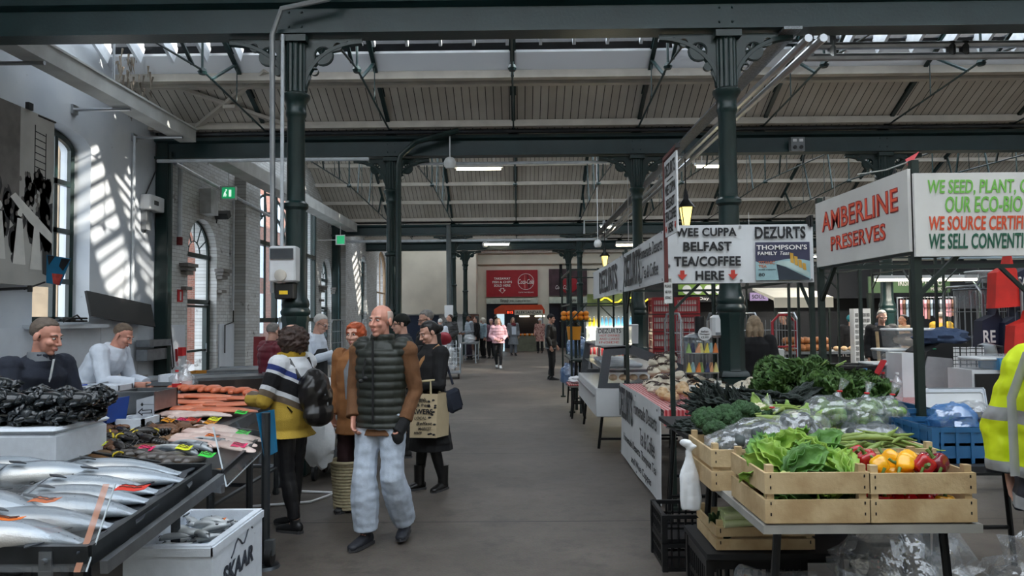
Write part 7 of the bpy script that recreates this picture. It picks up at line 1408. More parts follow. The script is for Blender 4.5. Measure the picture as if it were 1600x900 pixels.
# chiller counter, sloped glass, tub and sign on top
ch = thing('chiller_counter', 'grey glass fronted chiller counter at the aisle beyond the dessert banner', 'counter', (1.5, 10.3, 0)); y0, y1 = 9.25, 11.9
prof = [(.95, .4), (1.02, .78), (1.1, 1.28), (1.45, 1.3), (2.1, 1.02), (2.1, .4)]
GRY = mat('grey_chiller_panel', (84, 88, 94), .4, .2, .06); WPN = mat('white_chiller_panel', (206, 208, 210), .35, 0, .03)
MB().b2((.95, y0, .42), (2.1, y1, .78), bev=.01).build('white_base', WPN, ch, False); MB().b2((.93, y0 + .1, .66), (.95, y1, .69)).build('handle_rail', ALU, ch, False)
for yy in (y0, y1 - .04):
 outer = [(.98, .78), (1.06, 1.28), (1.4, 1.3), (2.1, 1.02), (2.1, .78)]; inner = [(1.1, .84), (1.15, 1.18), (1.4, 1.2), (1.98, .98), (1.98, .84)]
 me = shape('end_frame', [outer, inner], .04, (0, yy + .02, 0), (1, 0, 0), (0, 0, 1), GRY, ch)
MB().add([(1.06, y0, 1.285), (1.42, y0, 1.305), (1.42, y1, 1.305), (1.06, y1, 1.285), (1.06, y0, 1.265), (1.42, y0, 1.28), (1.42, y1, 1.28), (1.06, y1, 1.265)], [(0, 1, 2, 3), (7, 6, 5, 4), (0, 4, 5, 1), (1, 5, 6, 2), (2, 6, 7, 3), (3, 7, 4, 0)]).build('top_panel', GRY, ch, False)
MB().bar((1.4, y0 + .02, 1.3), (2.1, y0 + .02, 1.02), .05, .03).build('sloped_edge', GRY, ch, False)
MB().add([(.98, y0, .78), (.98, y1, .78), (1.06, y1, 1.27), (1.06, y0, 1.27)], [(0, 1, 2, 3)]).add([(1.42, y0, 1.29), (2.1, y0, 1.02), (2.1, y1, 1.02), (1.42, y1, 1.29)], [(0, 1, 2, 3)]).add([(1.1, y0 + .02, .84), (1.98, y0 + .02, .84), (1.98, y0 + .02, .98), (1.4, y0 + .02, 1.2), (1.15, y0 + .02, 1.18)], [(0, 1, 2, 3, 4)]).build('glass', GLASS, ch, False)
MB().b2((1.05, y0 + .05, 1.0), (1.9, y1 - .05, 1.01)).build('shelf', ALU, ch, False)
for yy in (y0 + .2, y1 - .3):
 for xx in (1.05, 1.95): MB().tube([(xx, yy, .42), (xx - .05, yy, .0)], .02, 7).build('leg', BLKMETAL, ch)
MB().bar((1.0, y0 + .2, .12), (2.0, y0 + .2, .12), .03).build('foot_bar', BLKMETAL, ch, False)
for i in range(6):
 p = V((1.2 + .13 * i, y0 + .25, .86)); lb = f'filled roll in the chiller end window, {ORDW[i]} from the aisle'
 solo(MB().ell(p + V((0, 0, .03)), (.055, .09, .04), 12, 8, nz=.15, seed=i), 'filled_roll', BUN, lb, 'bread')
for i in range(5): solo(MB().b2((1.15, 9.6 + .4 * i, 1.012), (1.6, 9.85 + .4 * i, 1.06), bev=.015), 'cake_box', FOAM, f'white cake box on the chiller shelf, {ORDW[i]} from the near end', 'box', smooth=False)
sc = thing('counter_sign', 'sloping white dessert price sign on top of the chiller', 'sign', (1.1, 9.5, 1.29)); q0 = at(930, 548, 9.5); ux = V((.96, .1, 0)).normalized(); uz = V((.1, .25, 1)).normalized(); q0.z = 1.3
slab('board', [q0, q0 + ux * .38, q0 + ux * .38 + uz * .24, q0 + uz * .24], PAPER, sc, .01); S_(sc, 'DEZURTS', q0 + ux * .03 + uz * .16, ux, uz, .3, .06, bold=.01, lift=.003)
for i, s in enumerate(('HOT DRINKS', 'AND CAKES', 'INSIDE')): S_(sc, s, q0 + ux * .05 + uz * (.115 - .045 * i), ux, uz, .26, .028, RED, bold=.0, lift=.003)
def tub(x, y, z, w_, d, h, label, m=None, lid=None, body2=None):
 t = thing('plastic_tub', label, 'tub', (x, y, z)); MB().box((x, y, z + h / 2), (w_, d, h), taper=1.06, bev=0).build('body', m or MATS['frosted_tub'], t, False); MB().box((x, y, z + h + .01), (w_ * 1.12, d * 1.12, .025), bev=.01).build('lid', lid or WHITE, t, False)
 if body2: MB().ell((x, y, z + h * .45), (w_ * .42, d * .4, h * .38), 14, 8, nz=.3).build('contents', body2, t)
 return t
CT = film('clear_tub', (200, 206, 210), .68, .15, .4)
tub(at(964, 530, 9.9).x, 9.9, 1.3, .19, .19, .15, 'clear tub with red contents beside the counter price sign', CT, WHITE, mat('pale_red_sweets', (200, 130, 126), .5, 0, .3, 30)); tub(at(987, 530, 10.2).x, 10.2, 1.3, .15, .18, .24, 'taller frosted tub at the end of the chiller top')
# small gingham stool beyond and folding table
trestle('stool_table', 'low stool with gingham cloth under the chiller front', .82, 1.12, 12.1, 12.6, .55); solo(MB().b2((.8, 12.08, .551), (1.14, 12.62, .57)), 'tablecloth', GING, 'small gingham cloth on the low stool', 'tablecloth', smooth=False); carrier((.97, 12.35, .57), .3, .4, .14, 'white folded bag on the low gingham stool', knot=False, seed=61)
# ---- veg stall
def wood_crate(x0, y0, z0, dx, dy, dz, label, gap=.18):
 t = thing('wooden_crate', label, 'crate', (x0 + dx / 2, y0 + dy / 2, z0)); s1 = dz * .46; s2 = dz * .42; th = .012
 for sx in (0, 1):
  for sy in (0, 1): MB().b2((x0 + sx * (dx - .03), y0 + sy * (dy - .03), z0), (x0 + sx * (dx - .03) + .03, y0 + sy * (dy - .03) + .03, z0 + dz + .03)).build('corner_post', WOODP, t, False)
 for k, (za, zb_) in enumerate(((z0, z0 + s1), (z0 + dz - s2, z0 + dz))):
  for yy in (y0 - th, y0 + dy): MB().b2((x0 - th, yy, za), (x0 + dx + th, yy + th, zb_)).build('slat', WOODP, t, False)
  for xx in (x0 - th, x0 + dx): MB().b2((xx, y0, za), (xx + th, y0 + dy, zb_)).build('slat', WOODP, t, False)
 for i in range(4): MB().b2((x0, y0 + dy * i / 4 + .01, z0 - .008), (x0 + dx, y0 + dy * (i + 1) / 4 - .01, z0 + .004)).build('base_slat', WOODP, t, False)
 n_ = MB()
 for za in (z0 + .03, z0 + s1 - .02, z0 + dz - s2 + .02, z0 + dz - .02):
  for xx in (x0 + .012, x0 + dx - .012): n_.b2((xx - .002, y0 - th - .002, za), (xx + .003, y0 - th, za + .012))
 n_.build('staples', BLKMETAL, t, False); return t
ZB = .807
vt = trestle('trestle_table', 'grey trestle table under the pale wooden veg crates', 1.0, 1.9, 3.09, 4.45, ZB - .01, th=.035)
trestle('trestle_table', 'dark trestle table under the black kale heap', 1.12, 2.4, 4.5, 6.0, .86, DARKVOID)
wood_crate(1.02, 3.1, ZB, .41, .46, .205, 'pale wooden crate of green lettuce at the stall front'); wood_crate(1.45, 3.1, ZB, .415, .46, .2, 'pale wooden crate of red and yellow peppers at the stall front'); wood_crate(.96, 3.72, ZB - .01, .44, .46, .2, 'pale wooden crate holding bagged broccoli beside the aisle'); wood_crate(1.55, 3.72, ZB - .01, .5, .5, .2, 'pale wooden crate of broad bean pods behind the peppers')
LET = mat('green_lettuce_leaf', (104, 150, 52), .5, 0, .2, 9, .3, 40, rgb2=(160, 190, 82)); LETD = mat('dark_lettuce_leaf', (58, 104, 40), .5, 0, .2, 9, .3, 40, rgb2=(92, 140, 56)); LETP = mat('pale_lettuce_rib', (196, 206, 128), .5, 0, .1, 9)
def leaf(mb, base, d, L, Wd, up, curl, ruf, m=0, seed=0, cup=.25):
 d = V(d).normalized(); up = V(up); side = d.cross(up).normalized(); n = side.cross(d)
 def f(a, b):
  u = (a - .5) * 2; w_ = Wd * math.sin(min(1, b * 1.08) * PI * .93 + .12) ** .7; ang = curl * b
  c = base + (d * math.cos(ang * .5) + n * math.sin(ang * .5)) * (L * b)
  return c + side * (u * w_ * .5) + n * (cup * w_ * u * u + ruf * abs(u) * math.sin(b * 26 + seed + u * 2) + ruf * .4 * mnoise.noise(V((u * 2, b * 5, seed))))
 mb.grid(f, 8, 12, m, thick=.0035)
def lettuce(m, label, loc, rot, group=None, sc=1):
 t = thing('lettuce', label, 'vegetable', (0, 0, 0), group)
 mb = MB()
 for i in range(11):
  a = 2 * PI * i / 11 + (i % 2) * .3; r = .015 + .02 * (i / 11); leaf(mb, V((-.1, r * math.cos(a), r * math.sin(a))), (1, .35 * math.cos(a) * (.4 + i / 11), .35 * math.sin(a) * (.4 + i / 11)), .25, .15, (0, math.cos(a), math.sin(a)), .35, .012, 0, i * 1.7)
 mb.build('leaves', m, t, ang=3); MB().tube([(-.13, 0, 0), (-.08, 0, 0)], [.022, .03], 10).build('stem', LETP, t)
 sc *= .8; t.location = loc; t.rotation_euler = rot; t.scale = (sc, sc, sc); return t
L0 = lettuce(LET, 'pale green lettuce at the aisle end of the front crate', (1.12, 3.3, 1.0), (0, -.4, 2.4))
for (x, y, z, r, m, lb) in ((1.2, 3.22, 1.0, .4, LETD, 'dark green lettuce at the front of the lettuce crate'), (1.3, 3.3, 1.02, 2.9, LET, 'lettuce lying across the middle of the lettuce crate'), (1.36, 3.4, 1.03, .2, LETD, 'dark lettuce at the pepper side of the lettuce crate'), (1.24, 3.45, 1.04, -.6, LET, 'pale lettuce at the back of the lettuce crate'), (1.14, 3.47, 1.0, 1.2, LETD, 'dark lettuce at the back aisle corner of the lettuce crate'), (1.38, 3.22, .97, 1.5, LET, 'lettuce at the front corner next to the peppers')): lettuce(m, lb, (x, y, z), (rn.uniform(-.5, .5), -.25, r))
for i, (x, y) in enumerate(((1.14, 3.22), (1.27, 3.25), (1.36, 3.3))): lettuce((LETD, LET, LETD)[i], 'lettuce in the bottom layer glimpsed through the crate gap', (x, y, .88), (0, 0, rn.uniform(0, 6)), 'bottom lettuces', .85)
PEP = {'red': mat('red_pepper', (176, 24, 28), .18, 0, .12, 8, coat=.5), 'yellow': mat('yellow_pepper', (238, 172, 22), .18, 0, .1, 8, coat=.5), 'dark red': mat('dark_red_pepper', (120, 20, 40), .18, 0, .15, 8, coat=.5), 'orange': mat('orange_pepper', (232, 130, 20), .18, 0, .1, 8, coat=.5)}; STEM = mat('green_stalk', (86, 116, 50), .5, 0, .15, 15)
def pepper(col, label, group, loc):
 t = thing('pepper', label, 'vegetable', (0, 0, 0), group)
 def lob(p, d): a = math.atan2(d.y, d.x); k = 1 + .12 * math.cos(a * 4) * (1 - .3 * d.z); top = -.022 * math.exp(-((p.x ** 2 + p.y ** 2) / .0005)) if d.z > 0 else .012 * math.exp(-((p.x ** 2 + p.y ** 2) / .0006)); return V((p.x * k * (1 + .12 * d.z), p.y * k * (1 + .12 * d.z), p.z + top))
 MB().ell((0, 0, 0), (.04, .04, .05), 24, 14, fn=lob).build('flesh', PEP[col], t); MB().tube([(0, 0, .028), (.002, 0, .045), (.012, .002, .062)], [.009, .006, .007], 7).lathe([(.018, .026), (.004, .034)], (0, 0, 0), 8).build('stalk', STEM, t); t.location = loc; return t
pp = {}; k = 0
lay = [(.87, 14), (.955, 12), (1.02, 9)]
for z, n_ in lay:
 for i in range(n_):
  cols = 'red' if z < .9 else ('yellow' if (i % 5 in (0, 1) and i < n_ * .7) else ('dark red' if i % 4 == 3 else 'red'))
  if z < .9 and i == 4: cols = 'yellow'
  nx = 5 if z < .9 else 4; p = (1.5 + .32 * ((i % nx) + .3) / nx + rn.uniform(-.015, .015) + (.03 if z > 1 else 0), 3.15 + .105 * (i // nx) + rn.uniform(-.01, .01) + (.05 if z > 1 else 0), z)
  ly = 'seen through the gap of the pepper crate' if z < .9 else 'piled on top in the pepper crate'
  key = (cols, z < .9)
  if key not in pp: pp[key] = pepper(cols, f'{cols} pepper {ly}', f'{cols} peppers {"low" if z<.9 else "on top"}', p)
  else: dup(pp[key], p, (rn.uniform(-1.5, 1.5), rn.uniform(-1.5, 1.5), rn.uniform(0, 6)), rn.uniform(.9, 1.15))
pepper('orange', 'big orange pepper lying behind the lettuce crate', None, at(1327, 720, 3.62)).rotation_euler = (0, 1.3, 0)
for i, px in enumerate((1340, 1352)): pepper('red', ('red pepper beside the big orange pepper', 'red pepper just in front of the big orange pepper')[i], None, at(px, 728 + 2 * i, 3.56))
POD = mat('broad_bean_pod', (112, 134, 58), .45, 0, .15, 12, .2, 40, rgb2=(146, 164, 84))
def pod():
 mb = MB(); n = 16; pts = [V((-.11 + .22 * i / n, .018 * math.sin(i / n * PI), .0)) for i in range(n + 1)]; mb.tube(pts, [max(.002, .0125 * (math.sin(i / n * PI) ** .4) * (1 + .12 * math.sin(i * 2.2))) for i in range(n + 1)], 9, flat=.75); mb.tube([pts[-1], pts[-1] + V((.02, -.004, .004))], [.004, .002], 5); return mb
p0 = None
for i in range(60):
 p = V((1.52 + rn.uniform(.04, .5), 3.74 + rn.uniform(.02, .46), .9 + .014 * (i // 6) + rn.uniform(0, .02)))
 if p0 is None: p0 = solo(pod(), 'bean_pod', POD, 'green broad bean pod in the heap behind the peppers', 'vegetable', 'broad bean pods', org=(0, 0, 0)); p0.location = p
 else: dup(p0, p, (rn.uniform(-1, 1), rn.uniform(-.25, .25), rn.uniform(-.6, .9) + (PI if i % 2 else 0)), rn.uniform(.85, 1.25))
for i in range(16): dup(p0, (1.42 + rn.uniform(-.05, .1), 4.1 + rn.uniform(-.1, .1), 1.0 + .01 * i), (rn.uniform(-1, 1), 0, rn.uniform(-.5, .8)), rn.uniform(.9, 1.3))
BRO = mat('broccoli_floret', (46, 76, 42), .8, 0, .25, 30, 1.0, 120); BST = mat('broccoli_stem', (140, 164, 92), .5, 0, .12, 12); CAU = mat('cauliflower_curd', (226, 218, 190), .7, 0, .06, 30, .9, 110); CLF = mat('cauliflower_leaf', (120, 158, 70), .45, 0, .18, 8, .3, 30, rgb2=(176, 200, 120))
def broccoli(m, mst, label, loc, sc=1, leaves=0, rot=(0, 0, 0), name='broccoli', group=None):
 t = thing(name, label, 'vegetable', (0, 0, 0), group); mb = MB(); n = 34
 for i in range(n):
  z = 1 - (i + .5) / n * 1.05; a = i * 2.4; r = math.sqrt(max(0, 1 - z * z)); mb.ell((.068 * r * math.cos(a), .068 * r * math.sin(a), .045 + .05 * z), rn.uniform(.02, .028), 10, 7, nz=.25, nf=9, seed=i)
 mb.ell((0, 0, .04), (.07, .07, .05), 14, 8); mb.build('florets', m, t); s_ = MB().tube([(0, 0, -.09), (0, 0, -.02), (0, 0, .03)], [.022, .02, .035], 10)
 for i in range(6): a = i * 1.05; s_.tube([(0, 0, -.03), (.05 * math.cos(a), .05 * math.sin(a), .03)], [.012, .014], 7)
 s_.build('stem', mst, t)
 for i in range(leaves):
  a = 2 * PI * i / leaves; lb = MB(); leaf(lb, V((.03 * math.cos(a), .03 * math.sin(a), -.05)), (math.cos(a) * .55, math.sin(a) * .55, 1), .22, .09, (-math.cos(a), -math.sin(a), .5), .15, .006, 0, i, .15); lb.build('leaf', CLF, t, ang=3)
 t.location = loc; t.rotation_euler = rot; t.scale = (sc, sc, sc); return t
for i, (px, py, Y, sc, lb) in enumerate(((1105, 668, 4.25, 1.0, 'broccoli head nearest the aisle by the leaning crate'), (1132, 664, 4.25, 1.0, 'broccoli head standing between two others on the crate'), (1163, 662, 4.3, 1.15, 'large broccoli head in front of the black kale'), (1208, 668, 4.2, .95, 'broccoli head half behind the cauliflower leaves'), (1120, 684, 4.1, .8, 'small broccoli head tucked low by the aisle'))): broccoli(BRO, BST, lb, at(px, py, Y), sc, 0, (rn.uniform(.2, .5), rn.uniform(-.3, .3), i))
broccoli(CAU, BST, 'cauliflower with tall pale leaves beside the bagged sprouts', at(1243, 678, 4.2), 1.05, 7, (.2, .1, 0), 'cauliflower'); broccoli(CAU, BST, 'cauliflower with leaves behind the broccoli heads', at(1188, 656, 4.35), .85, 6, (.3, -.5, 0), 'cauliflower')
# bags of greens
def veg_bag(loc, rx, ry, rz_, fill, n, r, label, rot=0, knot=None):
 t = thing('veg_bag', label, 'bag', loc); c = V(loc)
 link('polythene', remesh(MB().ell(c, (rx, ry, rz_), 22, 14, rotz(rot), nz=.28, nf=7, seed=rn.randint(0, 99)), 'polythene', .012, c, 0), FILM, t)
 mb = MB()
 for i in range(n):
  d = V((rn.gauss(0, 1), rn.gauss(0, 1), rn.gauss(0, 1))).normalized() * rn.uniform(.3, .78); mb.ell(c + rotz(rot) @ V((d.x * rx, d.y * ry, d.z * rz_)), r * rn.uniform(.8, 1.2), 10, 7, nz=.15, seed=i)
 o_ = mb.build('greens', fill, t); o_['kind'] = 'stuff'
 if knot is not None:
  k_ = c + V(knot); MB().tube([c + V(knot) * .8, k_, k_ + V(knot) * .35 + V((.01, 0, .02))], [.03, .008, .03], 8).build('twisted_neck', FILM, t); MB().tube([k_ + V((.012 * math.cos(a), .012 * math.sin(a), 0)) for a in [2 * PI * i / 10 for i in range(11)]], .005, 5).build('red_tie', MATS['fire_red'], t)
 return t
PURP = mat('dark_purple_greens', (58, 66, 66), .6, 0, .3, 10); SPR = mat('sprout_green', (104, 136, 72), .5, 0, .25, 14);
veg_bag((1.25, 3.9, 1.04), .17, .13, .085, PURP, 22, .045, 'clear bag of dark broccoli lying on the aisle crate', .1, (.0, -.13, .0)); veg_bag((1.1, 3.86, 1.0), .15, .12, .07, PURP, 18, .04, 'flatter clear bag of dark greens at the aisle crate front', -.2); veg_bag((1.5, 4.02, 1.06), .17, .14, .095, PURP, 22, .045, 'large clear bag of dark broccoli leaning over the crate edge', .3, (-.12, .05, .1))
veg_bag((1.8, 4.35, 1.08), .16, .14, .115, SPR, 42, .028, 'clear bag of small sprouts beside the cauliflower', 0, (.06, -.02, .14)); veg_bag((2.02, 4.4, 1.07), .15, .13, .105, SPR, 40, .028, 'clear bag of small sprouts in the middle of the three', .2, (.03, 0, .13)); veg_bag((2.2, 4.5, 1.06), .14, .12, .1, SPR, 36, .028, 'clear bag of small sprouts nearest the green stall post', .2, (.05, 0, .12)); veg_bag((1.95, 4.15, 1.0), .2, .1, .06, PURP, 20, .035, 'clear bag of dark leaves lying above the bean pods', .1)
# black kale and curly kale
BK = mat('black_kale_leaf', (26, 34, 32), .6, 0, .35, 30, 1.0, 70, rgb2=(40, 52, 46)); BKS = mat('black_kale_stem', (66, 84, 62), .5); CK = mat('curly_kale_leaf', (50, 82, 36), .55, 0, .3, 12, .5, 40, rgb2=(84, 118, 52))
def kale_bunch(label, group, loc):
 t = thing('black_kale', label, 'vegetable', (0, 0, 0), group); mb = MB(); st_ = MB()
 for i in range(6):
  a = (i - 2.5) * .16; d = V((1, math.sin(a), .12 * math.cos(i * 2))); leaf(mb, V((-.05, 0, .01 * i)), d, .3 + .03 * (i % 3), .07, (0, rn.uniform(-.6, .6), 1), .35, .009, 0, i * 2.1, .5); st_.tube([V((-.2, .01 * i - .03, .008 * i)), V((-.05, 0, .01 * i)), V((-.05, 0, .01 * i)) + d * .2], [.006, .005, .002], 6)
 mb.build('leaves', BK, t, ang=3); st_.build('stems', BKS, t); t.location = loc; return t
k0 = None
for i in range(46):
 y = 4.66 + rn.uniform(0, 1.0); x = 1.3 + rn.uniform(0, .85); hz = .88 + .2 * math.exp(-((x - 1.7) / .4) ** 2) * rn.uniform(.2, 1) + .04 * (y - 4.6)
 rot = (rn.uniform(-.5, .5), -rn.uniform(-.1, .3), rn.uniform(-.5, .5) + (PI if x < 1.5 else rn.choice((0, PI))));
 if k0 is None: k0 = kale_bunch('bunch of near black long leaved kale in the dark heap', 'black kale bunches', (x, y, hz)); k0.rotation_euler = rot
 else: dup(k0, (x, y, hz), rot, rn.uniform(.7, .95))
for i in range(8): dup(k0, (1.2 + .05 * (i % 4), 4.6 + .07 * i, .9), (0, 0, PI - .5 + .12 * i), .75)
for i in range(4): dup(k0, (1.25 + .08 * i, 5.0 + .05 * (i % 3), 1.02), (0, -1.2 + rn.uniform(-.25, .25), rn.uniform(1.5, 4)), .65)
def curly(label, group, loc, m=CK):
 t = thing('curly_kale', label, 'vegetable', (0, 0, 0), group); mb = MB()
 for i in range(9):
  a = 2 * PI * i / 9; th = .5 + .5 * (i % 3) / 2; d = V((math.cos(a) * math.sin(th), math.sin(a) * math.sin(th), math.cos(th))); side = d.cross(V((0, 0, 1))).normalized(); n_ = side.cross(d)
  mb.grid(lambda u, v: d * (.17 * v) + side * ((u - .5) * .17 * math.sin(v * 2.6 + .2)) + n_ * (.03 * v * v) + (n_ * .022 + d * .012) * (math.sin(u * 34 + i) * math.sin(v * 23 + i * 2) * (v ** .5)) + side * (.01 * math.sin(v * 40)), 18, 14, thick=.003)
 mb.build('leaves', m, t, ang=3); MB().tube([(0, 0, -.1), (0, 0, .02)], [.014, .02], 8).build('stalk', STEM, t); t.location = loc; return t
c0 = None
for i in range(24):
 px = 1195 + 150 * rn.random(); Y = 5.1 + rn.uniform(0, .8); p = at(px, 500, Y); p.z = 1.0 + .2 * math.exp(-((px - 1235) / 60) ** 2) * rn.uniform(.4, 1) + .07 * (Y - 5.1)
 if c0 is None: c0 = curly('bunch of bright curly kale in the heap above the black kale', 'curly kale bunches', p)
 else: dup(c0, p, (rn.uniform(-.7, .7), rn.uniform(-.7, .7), rn.uniform(0, 6)), rn.uniform(.85, 1.2))
for i in range(5): dup(c0, at(1300 + 16 * i, 628 + 8 * (i % 2), 4.9), (rn.uniform(-.6, .6), rn.uniform(-.5, .5), i), 1.0)
ck = MB()
for i in range(14): a = V((2.3 + rn.uniform(-.16, .2), 5.55 + rn.uniform(-.1, .25), 1.12 + .01 * i)); ck.tube([a, a + V((rn.uniform(-.2, .25), -.08, rn.uniform(-.08, .12)))], [.008, .005], 6)
solo(ck, 'spring_onions', mat('pale_green_stalks', (150, 176, 104), .5, 0, .15, 10), 'bunch of pale green stalks beyond the curly kale', 'vegetable')
# blue crates, white lids
crate(2.2, 3.98, .87, .4, .42, .19, BLUECR, 'blue plastic crate with blue bag beside the lime jacket', slots=0); crate(2.25, 4.62, .87, .3, .4, .21, BLUECR, 'narrow blue crate behind the bagged sprouts', slots=0); crate(2.62, 4.05, .87, .5, .42, .19, BLUECR, 'blue plastic crate nearest the frame edge', slots=0)
trestle('trestle_table', 'dark table under the blue crates beside the lime jacket', 2.15, 3.3, 3.9, 5.1, .868, DARKVOID)
solo(MB().box(at(1490, 645, 4.75), (.42, .03, .26), Matrix.Rotation(-.25, 3, 'X'), bev=.012), 'foam_cover', WHITE, 'white box lid standing in front behind the blue crate', 'lid'); solo(MB().box(at(1496, 634, 5.0), (.4, .03, .24), Matrix.Rotation(-.2, 3, 'X'), bev=.012), 'foam_cover', FOAM, 'white box lid standing farther behind the blue crate', 'lid')
BLF = film('blue_polythene', (60, 130, 200), .35, .2, .35, .5);
solo(MB().ell((2.4, 4.15, 1.08), (.13, .12, .09), 16, 10, nz=.4, nf=7), 'blue_bag', BLF, 'crumpled blue polythene in the blue crate', 'bag'); solo(MB().ell((2.53, 4.2, 1.1), (.13, .1, .07), 16, 10, nz=.4, nf=7, seed=4), 'clear_bag', FILM, 'clear polythene bag on the blue crate', 'bag'); solo(MB().ell((2.55, 4.25, 1.07), (.1, .1, .06), 14, 9, nz=.3), 'root_vegetable_heap', mat('dark_beet', (48, 40, 46), .6, 0, .3, 10), 'dark beets in the clear bag on the blue crate', 'vegetable', kind='stuff')
mb = MB(); CUC = mat('dark_green_marrow', (44, 66, 40), .35, 0, .2, 10)
for i in range(4): solo(MB().tube([(2.05 + .06 * i, 4.95, 1.02 + .02 * i), (2.2 + .06 * i, 5.0, 1.04 + .02 * i), (2.38 + .05 * i, 5.02, 1.03 + .02 * i)], [.012, .032, .012], 10), 'courgette', CUC, f'dark green courgette by the narrow blue crate, {ORDW[i]} from the kale', 'vegetable')
# under the tables
wb = thing('carrier_bag', 'knotted white carrier bag hanging from the wooden crate at the aisle', 'bag', (.93, 4.0, .9)); wt = at(1076, 695, 3.95)
link('bag', remesh(MB().tube([wt, wt + V((0, 0, -.06)), wt + V((.0, 0, -.16)), wt + V((0.005, 0, -.28)), wt + V((.005, 0, -.34))], [.01, .018, .05, .062, .05], 16, flat=.45).ell(wt + V((-.015, 0, .01)), (.035, .02, .02), nz=.3).ell(wt + V((.02, 0, -.01)), (.03, .02, .018), nz=.3), 'bag', .007, ORG[wb.name], 1, lambda c_: .009 * mnoise.noise(V((c_.x * 26, c_.y * 26, c_.z * 9)))), BAGW, wb)
for i, z in enumerate((0, .185)): crate(.94, 4.9, z, .32, .4, .18, BLACK, ('lower black plastic crate on the floor at the aisle corner', 'upper black plastic crate stacked at the aisle corner')[i])
wood_crate(1.05, 4.0, .42, .5, .4, .12, 'pale wooden crate of leeks on the shelf under the table'); solo(MB().b2((.98, 3.95, .38), (1.9, 4.5, .41)), 'shelf_board', DARKVOID, 'dark shelf board under the wooden crates', 'shelf', smooth=False)
crate(1.0, 4.0, .0, .5, .45, .37, BLACK, 'black crate propping the leek shelf')
LK = mat('leek_white_green', (176, 196, 120), .4, 0, .2, 6, rgb2=(216, 222, 184)); LKG = mat('leek_dark_green', (52, 84, 52), .45, 0, .2, 8)
for i in range(6):
 y = 3.98 + .05 * (i % 3); z = .56 + .04 * (i // 3); t = thing('leek', f'leek lying in the low wooden crate, {ORDW[i]} from the front', 'vegetable', (1.1, y, z)); MB().tube([(1.08, y, z), (1.25, y, z + .01), (1.38, y, z + .03)], [.022, .022, .026], 10).build('shank', LK, t); lb = MB(); leaf(lb, V((1.36, y, z + .03)), (1, .1, .25), .22, .05, (0, 0, 1), .3, .004); leaf(lb, V((1.36, y, z + .03)), (1, -.25, .4), .2, .045, (0, 0, 1), .4, .004); lb.build('leaves', LKG, t, ang=3)
for i in range(7):
 a = -1.2 + .35 * i; t = MB(); leaf(t, V((1.13, 4.2, .38)), (math.sin(a) * .5, -.45, 1), .28, .05, (0, 1, .4), -.3, .004); solo(t, 'loose_leek', LKG, f'dark leek top sticking up beside the black crates, {ORDW[i]} from the aisle', 'vegetable', ang=3)
link_ = solo(MB().tube([(1.14, 3.82, .3), (1.13, 3.84, .15), (1.12, 3.85, .0)], [.06, .13, .17], 16), 'clear_bag', FILM, 'clear polythene sack hanging at the aisle end under the crates', 'bag'); solo(MB().tube([(1.1, 3.8, .36), (1.25, 3.82, .3), (1.5, 3.82, .34)], [.05, .06, .03], 10), 'clear_bag', FILM, 'clear polythene draped over the black crate of squashes', 'bag')
crate(1.2, 3.3, .12, .62, .42, .18, BLACK, 'black crate of pumpkins and gourds under the table'); solo(MB().b2((1.1, 3.2, 0), (2.6, 3.9, .115)), 'pallet', mat('dark_pallet_wood', (70, 60, 50), .8, 0, .2), 'dark pallet under the squash crate', 'pallet', smooth=False)
def squash(name, loc, r, m, label, lobes=10, sq=.8, m2=None):
 t = thing(name, label, 'vegetable', loc); MB().ell(loc, (r, r, r * sq), 30, 14, fn=lambda p, d: p * (1 - .06 * abs(math.sin(math.atan2(d.y, d.x) * lobes / 2)) - (.12 * max(0, abs(d.z) - .85)))).build('flesh', m, t); MB().tube([V(loc) + V((0, 0, r * sq * .85)), V(loc) + V((.01, 0, r * sq + .03))], [.014, .01], 7).build('stalk', mat('dry_stalk', (150, 124, 80), .7), t); return t
squash('pumpkin', (1.3, 3.45, .34), .1, mat('orange_pumpkin', (216, 74, 26), .35, 0, .1, 6), 'bright orange pumpkin in the black crate under the table')
m, nt, bs = nodes_of('striped_gourd', .45); tc = N(nt, 'ShaderNodeTexCoord'); sp_ = N(nt, 'ShaderNodeSeparateXYZ', {0: tc.outputs['Object']}); at_ = N(nt, 'ShaderNodeMath', {0: sp_.outputs['Y'], 1: sp_.outputs['X']}, operation='ARCTAN2'); ml = N(nt, 'ShaderNodeMath', {0: at_.outputs[0], 1: 9.0}, operation='MULTIPLY'); sn = N(nt, 'ShaderNodeMath', {0: ml.outputs[0]}, operation='SINE'); nz_ = N(nt, 'ShaderNodeTexNoise', {'Vector': tc.outputs['Object'], 'Scale': 30.0}); ad = N(nt, 'ShaderNodeMath', {0: sn.outputs[0], 1: nz_.outputs['Fac']}, operation='ADD'); nt.links.new(ramp(nt, ad.outputs[0], [(.45, C(46, 62, 36)), (.6, C(190, 170, 90))]), bs.inputs['Base Color'])
for i, (x, y, r, lb) in enumerate(((1.5, 3.42, .07, 'striped green gourd beside the orange pumpkin'), (1.64, 3.45, .065, 'striped gourd in the middle of the squash crate'), (1.72, 3.55, .07, 'striped gourd at the far end of the squash crate'), (1.44, 3.6, .06, 'small striped gourd behind the orange pumpkin'))): squash('gourd', (x, y, .33), r, m, lb)
squash('gourd', (1.4, 3.38, .33), .05, mat('tan_gourd', (170, 136, 92), .5), 'small tan gourd between pumpkin and striped gourd'); squash('gourd', (1.2, 3.24, .2), .06, SLIP['yellow'], 'yellow squash low at the front by the clear sack')
